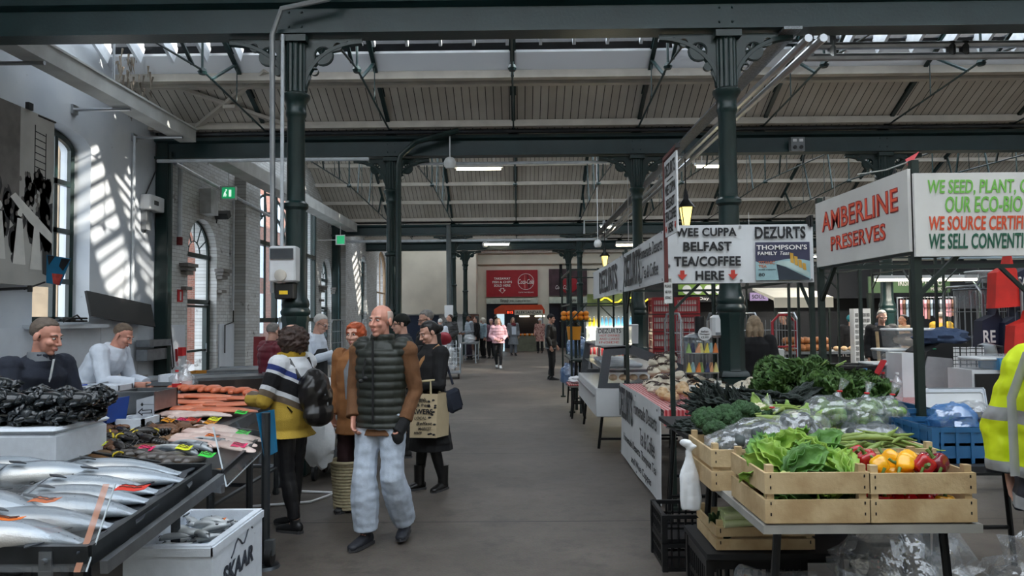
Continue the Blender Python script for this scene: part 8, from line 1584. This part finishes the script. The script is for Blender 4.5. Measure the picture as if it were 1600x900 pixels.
pb_ = thing('paper_sack', 'white paper sack with red stripes lying under the stall', 'bag', (1.3, 3.1, .2)); MB().grid(lambda a, b: V((1.2 + .36 * a, 3.12 + .12 * b, .16 + .1 * b + .03 * math.sin(a * 6 + b * 3) + .05 * math.sin(b * 3.1))), 20, 10, thick=.02).build('paper', PAPER, pb_, ang=1.2)
MB().grid(lambda a, b: V((1.2 + .03 * a, 3.115 + .12 * b, .166 + .1 * b + .03 * math.sin(.08 * a * 6 + b * 3) + .05 * math.sin(b * 3.1))), 3, 10, thick=.02).grid(lambda a, b: V((1.245 + .012 * a, 3.115 + .12 * b, .168 + .1 * b + .03 * math.sin(.14 * 6 + b * 3) + .05 * math.sin(b * 3.1))), 3, 10, thick=.02).build('red_stripes', RED, pb_, ang=1.2); S_(pb_, 'SPUDS', (1.32, 3.1, .26), (1, 0, 0), (0, .7, .7), .14, .05, bold=.0)
for i, (x, y, z, rx, rz2, lb) in enumerate(((1.75, 3.6, .42, .26, .2, 'large clear polythene bags stuffed under the lettuce crate'), (2.3, 3.25, .52, .24, .2, 'big clear polythene sack on the dark crate at the frame edge'), (2.0, 3.8, .4, .25, .25, 'dark filled polythene sack under the pepper crate'))): solo(MB().ell((x, y, z), (rx, .22, rz2), 24, 14, nz=.4, nf=8, seed=70 + i), 'clear_bag', FILM, lb, 'bag')
crate(1.95, 2.9, .12, .7, .5, .2, BLACK, 'black crate of brown roots at the frame bottom corner')
r0 = None; ROOT = mat('brown_root_skin', (124, 92, 62), .8, 0, .25, 20, .4, 60)
for i in range(24):
 p = V((2.0 + rn.uniform(0, .6), 2.95 + rn.uniform(0, .4), .3 + rn.uniform(0, .06)))
 if r0 is None: r0 = solo(MB().tube([(-.08, 0, 0), (-.03, .01, .01), (.03, -.01, 0), (.09, .01, .01)], [.008, .022, .017, .003], 8), 'parsnip_root', ROOT, 'knobbly brown root in the black crate at the frame corner', 'vegetable', 'brown roots in the corner crate', org=(0, 0, 0)); r0.location = p
 else: dup(r0, p, (rn.uniform(-.4, .4), rn.uniform(-.4, .4), rn.uniform(0, 6)), rn.uniform(.8, 1.2))
# white signs of the veg stall
SIGNW = mat('white_sign_board', (206, 204, 200), .55, 0, .06, 3)
sa = thing('sign_board', 'white sign board with red outlined lettering facing the aisle', 'sign', (2.43, 5.3, 2.06)); yn, yf, z0, z1 = 4.58, 6.0, 2.05, 2.565
MB().b2((2.42, yn, z0), (2.44, yf, z1)).build('board', SIGNW, sa, False); q = V((2.419, yf, z0)); wL = yf - yn
for s, x0, x1, zz, hh in (('AMBERLINE', .09, .92, .52, .3), ('PRESERVES', .2, .8, .2, .22)):
 S_(sa, s, q + YA * (x0 * wL) + ZA * (zz * .515), YA, ZA, (x1 - x0) * wL, hh * .515, mat('dark_red_paint', (150, 30, 40), .5), bold=.03, lift=.002); S_(sa, s, q + YA * (x0 * wL + .006) + ZA * (zz * .515 + .006), YA, ZA, (x1 - x0) * wL - .012, hh * .515 - .012, mat('bright_red_paint', (226, 90, 60), .5), bold=-.005, lift=.004)
sb_ = thing('sign_board', 'large white sign board with green and red painted lines facing the viewer', 'sign', (3.3, 4.57, 2.06)); a = at(1430, 401, 4.56); b_ = at(1600, 268, 4.56); wS = 1.5; z0, hS = a.z, at(1440, 271, 4.56).z - a.z
MB().b2((a.x, 4.55, z0), (a.x + wS, 4.57, z0 + hS)).build('board', SIGNW, sb_, False); GRL = mat('leaf_green_paint', (112, 178, 74), .5, 0, 0); DGL = mat('bottle_green_paint', (22, 84, 62), .5, 0, 0); ORL = mat('orange_red_paint', (206, 74, 34), .5, 0, 0); q = V((a.x, 4.55, z0)); k_ = 4.56 / F
for s, px, w_px, pyb, hpx, mm in (('WE SEED, PLANT, GROW', 1450, 200, 306, 25, GRL), ('OUR ECO-BIO N', 1477, 140, 332, 25, GRL), ('WE SOURCE CERTIFIED', 1452, 165, 360, 22, ORL), ('WE SELL CONVENTIONAL', 1452, 190, 389, 24, DGL)):
 p = at(px, pyb, 4.549); S_(sb_, s, p, XA, ZA, w_px * k_, hpx * k_, mm, bold=.018, shear=.14, lift=.003)
for px in (1400, 1440): pass
solo(MB().tube([(2.43, 4.75, 2.52), (2.43, 4.75, 2.6)], .008).tube([(2.43, 5.85, 2.52), (2.43, 5.85, 2.6)], .008), 'cable_tie', BLACK, 'black ties at the top of the red lettered board', 'tie')
bt = MB(); ctrl = [(2.46, 4.6, 2.62), (2.7, 5.4, 2.72), (3.0, 6.5, 2.9)]
solo(MB().tube(ctrl, .005, 5), 'bunting_string', PAPER, 'white cord rising from the corner of the white signs', 'cord'); solo(MB().prism([(0, 0), (.09, .05), (.02, -.06)], (2.5, 4.75, 2.66), (1, 0, 0), (0, 0, 1), .004), 'bunting_flag', mat('coral_flag', (226, 90, 96), .6), 'small coral flag by the corner of the white signs', 'flag', smooth=False)
# ---------------------------------------------------------------- far stalls and the right hand background
rn = random.Random(9)
def signbox(name, label, px0, py0, px1, py1, Y, m, lines=(), th=.06, cat='sign'):
 a, b = at(px0, py1, Y), at(px1, py0, Y); t = thing(name, label, cat, a); MB().b2((a.x, Y, a.z), (b.x, Y + th, b.z)).build('board', m, t, False)
 w_, h_ = b.x - a.x, b.z - a.z
 for s, x0, x1, z0, hh, mm in lines: S_(t, s, V((a.x + x0 * w_, Y, a.z + z0 * h_)), XA, ZA, (x1 - x0) * w_, hh * h_, mm, bold=.01, lift=.006)
 return t, a, b
aw = thing('awning_stall', 'far food stall under an orange awning with green cloth counter', 'stall', (.3, 37, 0)); a, b = at(772, 486, 36.5), at(851, 476, 36.5); OAW = mat('orange_awning', (226, 82, 44), .6, 0, .06)
MB().prism([(a.x, a.z - .15), (b.x, a.z - .15), (b.x, a.z + .05), (b.x - .15, b.z), (a.x + .35, b.z), (a.x, a.z + .08)], (0, 38.5, 0), (1, 0, 0), (0, 0, 1), 2.0).build('awning', OAW, aw, False)
for x in (a.x + .1, b.x - .1): MB().tube([(x, 36.7, 0), (x, 36.7, a.z)], .035).build('post', ALU, aw)
c0, c1 = at(806, 550, 37), at(835, 525, 37); MB().b2((c0.x, 37, 0), (c1.x + .2, 38, c1.z)).build('counter_cloth', mat('sage_cloth', (110, 112, 96), .9, 0, .15, 4), aw, False)
MB().b2((at(775, 520, 37).x, 37.2, 0), (at(788, 520, 37).x, 37.3, 2.0)).build('lit_fridge', mat('lit_fridge_glass', (200, 232, 245), .4, 0, 0, emis=.9), aw, False); MB().b2((c0.x, 38.3, .9), (c1.x + .3, 38.4, 1.8)).build('back_panel', DARKVOID, aw, False)
for x in (.2, 1.0): MB().tube([(c0.x + x, 38, 1.75), (c0.x + x + .5, 38, 1.75)], .03).build('lit_tube', TUBE, aw)
t_, _, _ = signbox('name_board', 'cream name board under the orange awning', 804, 484, 848, 492, 36.4, CREAM, [('ALEKSANDAR', .05, .95, .2, .6, INK)]); t_, _, _ = signbox('led_sign', 'small lit red number display under the orange awning', 791, 485, 803, 491, 36.4, BLACK, [('815', .1, .9, .15, .7, mat('led_red', (255, 70, 40), .5, 0, 0, emis=2))])
for i in range(8): solo(MB().ell((c0.x + .1 + .12 * i, 37.2, c1.z + .06), (.1, .12, .07), 8, 6, nz=.2, seed=i), 'pastry', (BUN, MATS['orange_pepper'])[i % 2], 'bread or fruit piled on the far awning stall counter', 'food', 'food on the far counter')
# oranges, bucket, blue bags
sh = thing('display_shelf', 'green shelf of oranges on the scaffold by the aisle', 'shelf', (1.5, 13.4, 1.5)); c = at(900, 501, 13.3); MB().b2((c.x - .28, 13.2, c.z - .02), (c.x + .3, 13.6, c.z)).build('board', POST, sh, False); MB().bar((c.x, 13.4, 0), (c.x, 13.4, c.z), .05).build('stem', POST, sh, False)
o_ = None; OR_ = mat('orange_fruit', (236, 140, 30), .45, 0, .1, 20, .2, 90)
for i in range(20):
 p = (c.x - .22 + .1 * (i % 5), 13.25 + .1 * ((i // 5) % 2), c.z + .05 + .075 * (i // 10))
 if o_ is None: o_ = solo(MB().ell((0, 0, 0), .05, 14, 9).lathe([(.006, .047), (.004, .052)], (0, 0, 0), 6), 'orange', OR_, 'orange in the heap on the scaffold shelf', 'fruit', 'oranges on the shelf', org=(0, 0, 0)); o_.location = p
 else: dup(o_, p)
bk = thing('bucket', 'yellow plastic bucket hanging under the oranges', 'bucket', at(897, 530, 13.3)); p = at(897, 531, 13.3); MB().lathe([(.11, 0), (.135, .24), (.12, .24), (.1, .02)], p, 18).build('body', SLIP['amber'], bk); MB().tube([p + V((-.13, 0, .23)), p + V((0, 0, .34)), p + V((.13, 0, .23))], .006, 5).build('handle', ALU, bk)
for i, (px, py, Y) in enumerate(((893, 602, 14.2), (903, 560, 14.0))): carrier(at(px, py, Y), .42, .35, .5, ('large blue polythene bag on the floor under the orange shelf', 'blue polythene heap on the green folding table')[i], m=BLF, knot=False, seed=80 + i)
trestle('trestle_table', 'green folding table beyond the chiller counter', .9, 1.5, 12.9, 14.6, .93, POST)
# drinks chiller in the distance
dc = thing('drinks_chiller', 'long lit drinks chiller behind the hanging banners', 'fridge', (2.8, 17.5, 0)); a, b = at(918, 545, 17), at(1000, 478, 17)
MB().b2((a.x, 17.3, 0), (b.x, 17.9, b.z + .1)).b2((a.x, 16.9, 0), (b.x, 17.3, .75)).build('cabinet', mat('grey_cabinet', (110, 116, 124), .4), dc, False); MB().b2((a.x, 16.9, b.z), (b.x, 17.0, b.z + .28)).build('lit_sign', mat('lit_green_sign', (70, 84, 44), .5, 0, .5, 4, emis=.35), dc, False)
for k in range(2): MB().tube([(a.x + .3 + .6 * k + .08 * i, 16.88, b.z + .13 + .06 * math.sin(i * 1.1)) for i in range(7)], .018, 5).build('yellow_scroll', mat('lit_yellow', (250, 220, 60), .5, 0, 0, emis=1), dc)
for z in (1.1, 1.42): MB().b2((a.x, 16.95, z), (b.x, 17.3, z + .02)).tube([(a.x + .05, 16.94, z - .03), (b.x - .05, 16.94, z - .03)], .02).build('lit_shelf', TUBE, dc, False)
b0 = {}
for k, z in enumerate((.78, 1.125, 1.445)):
 for i in range(12):
  p = (a.x + .07 + .095 * i, 17.1, z); key = ('red', 'clear', 'blue')[k] if i > 2 or k < 2 else 'yellow'
  if key not in b0: b0[key] = bottle(p, .033, .24, mat(key + '_drink', dict(red=(150, 24, 30), clear=(190, 200, 206), blue=(90, 160, 210), yellow=(226, 200, 50))[key], .2), f'{key} drink bottle lined up in the distant chiller', group=key + ' chiller bottles')
  else: dup(b0[key], p)
# red crates with cartons
cr0 = None
for i in range(6):
 for j in range(2):
  p = (2.85 + .46 * j, 14.7, .02 + .34 * i)
  if cr0 is None: cr0 = crate(p[0] - .22, 14.5, p[2], .44, .4, .32, mat('crimson_crate', (140, 24, 34), .45), 'crimson bottle crate in the tall stack behind the tea banner', 'crimson crates'); MB().b2((-.19, -.17, .02), (.19, .17, .26)).build('white_cartons', PAPER, cr0, False)
  else: dup(cr0, (p[0], 14.7, p[2]))
# shop units behind
struct(MB().b2((3.9, 26, 2.25), (22, 26.6, 3.55)).b2((3.9, 26.5, 0), (22, 26.6, 2.3)), 'shop_wall', DARKVOID, 'dark shop fascia band behind the stalls', 'shopfront'); struct(MB().b2((14, 25.9, 3.6), (21, 26.1, 4.6)), 'upper_wall', mat('pale_upper_panel', (170, 186, 196), .4, 0, .2, .6), 'pale upper office band above the shops', 'trim')
for i in range(5): solo(MB().b2((14.2 + 1.3 * i, 25.85, 3.7), (15.2 + 1.3 * i, 25.9, 4.5)), 'upper_window', mat('office_pane', (120, 150, 170), .1, 0, .3, 1), f'upper office pane over the shops, {ORDW[i]} from the aisle', 'window', kind='structure', smooth=False)
GRN = mat('lime_sign', (112, 146, 60), .5); t_, a, b = signbox('shop_sign', 'lime green shop sign with round badges behind the tea banner', 1060, 444, 1134, 461, 25.9, GRN)
for i in range(4): MB().lathe([(.16, 0), (.16, .01)], (a.x + .3 + .38 * i, 25.9, (a.z + b.z) / 2), 18, R=axes(NA)).build('round_badge', PAPER, t_)
signbox('shop_sign', 'dark shop sign under the lime green one', 1080, 462, 1120, 472, 25.9, DARKVOID, [('Day', .3, .7, .2, .6, SW)]); signbox('shop_sign', 'mauve shop sign beside the column', 1172, 457, 1200, 470, 25.9, mat('mauve_sign', (120, 104, 140), .5), [('SOUL', .1, .85, .25, .5, INK)])
t_, a, b = signbox('gift_banner', 'green gift shop banner over the clothes rail', 1358, 431, 1484, 458, 19.8, mat('gift_green', (84, 116, 78), .5, 0, .1, 2), [('IRISH', .36, .52, .42, .38, SW), ('GIFT SHOP', .56, .95, .42, .38, SW), ('MARKET', .76, .95, .12, .2, SW)]); MB().b2((a.x, 19.85, 0), (a.x + .08, 19.95, a.z)).b2((b.x - .08, 19.85, 0), (b.x, 19.95, a.z)).build('post', POST, t_, False)
# clothes rail
a, b = at(1402, 465, 18.8), at(1492, 465, 18.8); rl = thing('clothes_rail', 'clothes rail of baby garments below the green gift banner', 'rail', (a.x, 18.8, 0)); MB().tube([(a.x, 18.8, 0), (a.x, 18.8, a.z), (b.x, 18.8, a.z), (b.x, 18.8, 0)], .025).build('frame', ALU, rl)
for i in range(18):
 x = a.x + .08 + i * (b.x - a.x - .15) / 17; cm = [('pink', (214, 150, 160)), ('white', (206, 206, 206)), ('grey', (140, 146, 152)), ('navy', (40, 46, 64)), ('pale blue', (150, 172, 190)), ('brown', (110, 80, 64))][(i * 5 + i // 4) % 6]
 g = thing('garment', f'{cm[0]} garment on the rail, {ORDW[i]} from the column', 'clothes', (x, 18.8, a.z - .4)); hz = rn.uniform(.4, .55)
 MB().prism([(-.05, 0), (.0, -.02), (.05, 0), (.17, -.1), (.14, -.2), (.1, -.16), (.11, -hz), (-.11, -hz), (-.1, -.16), (-.14, -.2), (-.17, -.1)], (x, 18.8 + .02, a.z - .06), (.5, .85, 0), (0, 0, 1), .05).build('cloth', mat(cm[0] + '_garment', cm[1], .8), g, ang=.3); MB().tube([(x, 18.8, a.z - .06), (x, 18.8, a.z + .02)], .006, 5).build('hanger', ALU, g)
cg = thing('card_rack', 'white rack of small printed cards beside the man in dark coat', 'rack', at(1348, 550, 14.8)); a, b = at(1336, 552, 14.8), at(1360, 482, 14.8); MB().b2((a.x, 14.8, 0), (b.x, 15, b.z)).build('panel', WHITE, cg, False); q_ = MB()
for i in range(4):
 for k in range(9): q_.b2((a.x + .02 + .075 * i, 14.78, .75 + .11 * k), (a.x + .075 + .075 * i, 14.8, .82 + .11 * k))
q_.build('cards', mat('grey_print', (130, 132, 134), .6, 0, .5, 60), cg, False)['kind'] = 'stuff'
# bread stall
bc = thing('bread_counter', 'dark bread counter with white lettering under a cream awning', 'counter', (6, 15.5, 0)); a, b = at(1228, 590, 15.5), at(1342, 545, 15.5); MB().b2((a.x, 15.5, 0), (b.x, 16.4, b.z - .1)).build('front', DARKVOID, bc, False); MB().b2((a.x - .05, 15.4, b.z - .1), (b.x + .05, 16.45, b.z - .05)).build('top', STEEL, bc, False)
S_(bc, 'LIE', at(1309, 557, 15.49), XA, ZA, .24, .11, SW, bold=.0, lift=.004); MB().b2((a.x, 15.3, b.z - .5), (a.x + .95, 15.5, b.z - .42)).build('steel_ledge', STEEL, bc, False)
a2, b2_ = at(1210, 481, 15.2), at(1302, 464, 15.2); MB().prism([(15.2, a2.z), (15.2, b2_.z), (16.6, b2_.z + .25), (16.6, b2_.z + .2), (15.24, a2.z + .15)], (a2.x, 0, 0), (0, 1, 0), (0, 0, 1), b2_.x - a2.x).build('awning', CREAM, bc, False)
for x in (a2.x + .05, b2_.x - .05): MB().bar((x, 15.3, 0), (x, 15.3, a2.z + .1), .04).build('post', POST, bc, False)
for i in range(14): solo(MB().ell((a.x + .15 + .13 * (i % 7), 15.7 + .1 * (i // 7), b.z + .02 + .15 * (i // 7)), (.11, .14, .08), 12, 8, nz=.12, seed=i), 'bread_loaf', mat('crusty_bread', (150, 96, 52), .6, 0, .25, 10), f'crusty loaf on the {("lower", "upper")[i // 7]} row of the bread counter, {ORDW[i % 7]} from the column', 'bread')
for i in range(4): solo(MB().ell((a.x + 1.15 + .16 * i, 15.7, b.z), (.07, .09, .05), 10, 7), 'bread_roll', BUN, f'bread roll above the white lettering, {ORDW[i]} from the loaves', 'bread')
# hand truck, crates by black coat person
ht = thing('hand_truck', 'red hand truck standing before the bread counter', 'trolley', at(1228, 588, 11)); a, b = at(1208, 560, 11), at(1246, 492, 11); RH = mat('red_tube', (170, 28, 40), .4)
MB().tube([(a.x, 11, .05), (a.x, 11, b.z - .1), (a.x + .1, 11, b.z), (b.x - .1, 11.1, b.z), (b.x, 11.1, b.z - .1), (b.x + .08, 11.1, .05)], .02).build('frame', RH, ht)
for z in (.4, .8, 1.2): MB().tube([(a.x, 11, z), (b.x + .04, 11.1, z)], .014).build('crossbar', RH, ht)
for x in (a.x, b.x + .08): MB().tube([(x - .03, 11, .1), (x + .03, 11, .1)], .1, 14).build('wheel', BLACK, ht)
GC = mat('green_crate_plastic', (20, 110, 78), .4); p = at(1216, 600, 9.8)
for i in range(3): crate(p.x - .16, 9.8, .31 * i, .34, .4, .3, GC, f'green plastic crate by the black coat person, {("bottom", "middle", "top")[i]} of the stack', slots=0)
solo(MB().b2((p.x - .16, 9.8, .93), (p.x + .16, 10.15, 1.1), bev=.01), 'white_carton', FOAM, 'white carton on the green crates', 'box', smooth=False); solo(MB().b2((p.x - .17, 9.82, 1.1), (p.x + .1, 10.1, 1.22), bev=.01), 'white_carton', PAPER, 'smaller white carton topping the green crates', 'box', smooth=False)
# work table of the preserves stall
wt_ = trestle('trestle_table', 'long table with gingham cloth behind the veg stall', 2.9, 5.6, 6.5, 7.9, .88); solo(MB().b2((2.88, 6.48, .881), (5.62, 7.92, .89)).b2((2.88, 6.47, .7), (5.62, 6.48, .89)), 'tablecloth', GING, 'red gingham cloth on the long table behind the veg stall', 'tablecloth', smooth=False)
p = at(1333, 603, 7.4); tb2 = thing('black_tub', 'large black plastic tub on the gingham table', 'tub', (p.x, 7.4, .892)); MB().lathe([(.26, 0), (.31, .24), (.34, .25), (.34, .28), (.3, .28), (.25, .03)], (p.x, 7.4, .892), 24, sq=.7).build('body', BLACK, tb2); MB().box((p.x - .2, 7.17, 1.03), (.05, .01, .07)).build('label', PAPER, tb2, False)
bottle((at(1352, 580, 7.0).x, 7.0, .892), .05, .27, mat('blue_bottle', (90, 150, 200), .2), 'blue spray bottle behind the black tub', MATS['blue_bottle']); bottle((at(1380, 590, 6.9).x, 6.9, .892), .04, .24, mat('brown_sauce', (60, 28, 22), .25), 'dark sauce bottle beside the red scraper', MATS['fire_red'], lab=PAPER); bottle((at(1402, 602, 6.7).x, 6.7, .892), .045, .25, CLR, 'clear water bottle in front of the tubs')
solo(MB().bar((at(1363, 597, 6.95)), at(1381, 563, 7.0), .06, .015), 'scraper', MATS['fire_red'], 'red plastic scraper leaning by the black tub', 'tool', smooth=False)
solo(MB().tube([at(1370, 518, 9.0), (at(1381, 552, 9.0).x, 9.0, .0)], .02), 'broom_handle', WOODP, 'pale wooden broom handle before the man in dark coat', 'broom')
for i, (px, Y, z, w_, h_, lb) in enumerate(((1375, 7.3, .892, .36, .13, 'clear tub at the bottom of the stack beside the black tub'), (1425, 7.2, .892, .36, .14, 'clear tub in front at the base of the tub stack'), (1382, 7.4, 1.06, .34, .11, 'clear tub on the second level behind the red scraper'), (1424, 7.3, 1.07, .36, .13, 'clear tub on the second level by the grey machine'), (1402, 7.5, 1.21, .34, .09, 'shallow clear tub near the top of the stack'), (1424, 7.6, 1.33, .42, .17, 'large clear tub with pale contents topping the stack'))): tub(at(px, 550, Y).x, Y, z, w_, .32, h_, lb, CT, WHITE, mat('pale_wrapped_food', (190, 170, 150), .6, 0, .2, 14))
gm = thing('grey_machine', 'grey and black catering machine with sloping front on the gingham table', 'machine', (4.1, 6.9, .892)); p = at(1486, 605, 6.9); crate(at(1542, 552, 7.0).x - .18, 6.85, .892, .36, .3, at(1542, 552, 7).z - .975, BLACK, 'black crate carrying the steel kettle'); MB().prism([(-.2, 0), (-.26, .2), (-.2, .42), (-.08, .5), (.2, .5), (.22, 0)], (p.x, 7.3, .892), (1, 0, 0), (0, 0, 1), .38).build('body', BLACK, gm, ang=.4); MB().prism([(-.2, .02), (-.26, .2), (-.2, .38), (.02, .36), (.08, .1), (.05, .02)], (p.x, 6.93, .892), (1, 0, 0), (0, 0, 1), .03).build('grey_panel', mat('silver_grey_plastic', (150, 152, 154), .4), gm, ang=.4); MB().b2((p.x - .42, 6.95, .892), (p.x - .27, 7.25, 1.3)).build('white_side', WHITE, gm, False); MB().ell((p.x - .14, 6.9, 1.34), (.02, .006, .008), 8, 5).build('green_badge', GC, gm)
solo(MB().ell((p.x + .05, 7.1, 1.44), (.24, .2, .09), 20, 12, nz=.4, nf=8), 'folded_cloth', DENIM, 'crumpled blue cloth on top of the grey machine', 'cloth')
m, nt, bs = nodes_of('checked_tea_towel', .8); tc = N(nt, 'ShaderNodeTexCoord'); ck_ = N(nt, 'ShaderNodeTexBrick', {'Vector': tc.outputs['Object'], 'Scale': 1.0, 'Brick Width': .035, 'Row Height': .035, 'Mortar Size': .004, 'Color1': (.7, .7, .7, 1), 'Color2': (.65, .65, .65, 1), 'Mortar': (.02, .02, .02, 1)}, offset=0.); mp = N(nt, 'ShaderNodeMapping', {'Vector': tc.outputs['Object'], 'Rotation': (PI / 2, 0, 0)}); nt.links.new(mp.outputs[0], ck_.inputs['Vector']); nt.links.new(ck_.outputs['Color'], bs.inputs['Base Color'])
p = at(1526, 560, 6.7); solo(MB().grid(lambda a, b: V((p.x - .17 + .26 * a, 6.75 + .03 * math.sin(a * 12), p.z - .16 + .26 * b)), 20, 8, thick=.01), 'tea_towel', m, 'black and white checked tea towel hanging beside the grey machine', 'towel', ang=1.2)
kt = thing('kettle', 'steel kettle with black handle behind the tea towel', 'kettle', at(1545, 558, 7.0)); c = at(1542, 552, 7.0); MB().lathe([(.08, -.08), (.09, 0), (.07, .08), (.02, .1)], c, 18).build('body', STEEL, kt); MB().tube([c + V((.06, 0, .07)), c + V((.14, 0, .06)), c + V((.13, 0, -.04)), c + V((.08, 0, -.06))], .015).build('handle', BLACK, kt)
ov = thing('white_oven', 'white worktop oven with dark door beside the grey machine', 'oven', at(1552, 612, 6.2)); a, b = at(1520, 622, 6.2), at(1580, 578, 6.2); MB().b2((a.x, 6.2, .89), (b.x, 6.55, b.z)).build('casing', WHITE, ov, False); MB().b2((a.x + .02, 6.185, .91), (b.x - .07, 6.2, b.z - .03)).build('door', BLACK, ov, False); MB().lathe([(.02, 0), (.02, .02)], (b.x - .035, 6.2, b.z - .08), 12, R=axes(NA)).build('knob', STEEL, ov)
tub(at(1545, 570, 6.3).x, 6.35, b.z, .26, .3, .08, 'clear food tub on top of the white oven', CT, WHITE); tub(at(1578, 570, 6.2).x, 6.3, b.z, .22, .28, .1, 'sky blue food tub on top of the white oven', mat('sky_blue_tub', (80, 150, 200), .35), CT)
# roll cages with shopping bags at the frame edge
cage(at(1552, 500, 9.0).x, 9.1, .62, .8, 2.0, ALU, 'silver roll cage of red bags beside the grey machine'); cage(at(1612, 500, 8.6).x, 8.7, .62, .8, 2.1, ALU, 'silver roll cage at the frame edge')
def fabric_bag(px0, py0, px1, py1, Y, m, label, lines=(), hang=True):
 a, b = at(px0, py1, Y), at(px1, py0, Y); t = thing('shopping_bag', label, 'bag', a); w_, h_ = b.x - a.x, b.z - a.z
 MB().prism([(0, 0), (w_, .02), (w_ * .92, h_ * .72), (w_ * .8, h_ * .8), (w_ * .72, h_), (w_ * .62, h_ * .82), (w_ * .1, h_ * .68)], (a.x, Y + .08, a.z), (1, 0, 0), (0, 0, 1), .16).build('body', m, t, ang=.4)
 for s, x0, x1, z0, hh in lines: S_(t, s, V((a.x + x0 * w_, Y - .082, a.z + z0 * h_)), XA, ZA, (x1 - x0) * w_, hh * h_, SW, bold=.02, lift=.003)
RB_ = mat('scarlet_bag_cloth', (214, 44, 34), .6, 0, .12, 6); NB_ = mat('navy_bag_cloth', (26, 32, 58), .6, 0, .12, 6)
fabric_bag(1548, 400, 1584, 482, 8.4, RB_, 'scarlet shopping bag hanging high beside the white signs'); fabric_bag(1580, 400, 1625, 482, 8.5, NB_, 'navy shopping bag with white letters behind the scarlet one', [('SANV', .1, .75, .42, .18)]); fabric_bag(1526, 480, 1562, 545, 8.6, NB_, 'navy bag with large white letters in the roll cage', [('RE', .1, .6, .15, .3)]); fabric_bag(1562, 482, 1590, 552, 8.5, NB_, 'navy bag with small white letters lower in the roll cage', [('UNIC', .1, .8, .5, .14)]); fabric_bag(1576, 485, 1618, 558, 8.2, RB_, 'scarlet shopping bag lower at the frame edge')
tub(at(1530, 470, 8.9).x, 8.95, at(1530, 482, 8.9).z, .36, .3, .22, 'grey lidded storage tub on the roll cage', CT, mat('grey_lid', (96, 104, 112), .5)); tub(at(1538, 430, 9.0).x, 9.05, at(1538, 441, 9.0).z, .26, .24, .12, 'small pale tub above the grey lidded tub', CT, WHITE)
for i, (x, y) in enumerate(((2.35, 9.9), (3.75, 11.2))): cage(x, y, .6, .7, 1.7, ALU, ('silver roll cage behind the tea urn', 'silver roll cage beyond the black coat person')[i], .1)
# trailing cables on the floor
solo(MB().tube([(-2.4, 6.6, .012), (-1.9, 6.75, .012), (-1.75, 7.1, .012), (-2.3, 7.2, .012)], .012, 6), 'floor_cable', WHITE, 'white cable loop on the floor behind the striped sweater woman', 'cable')
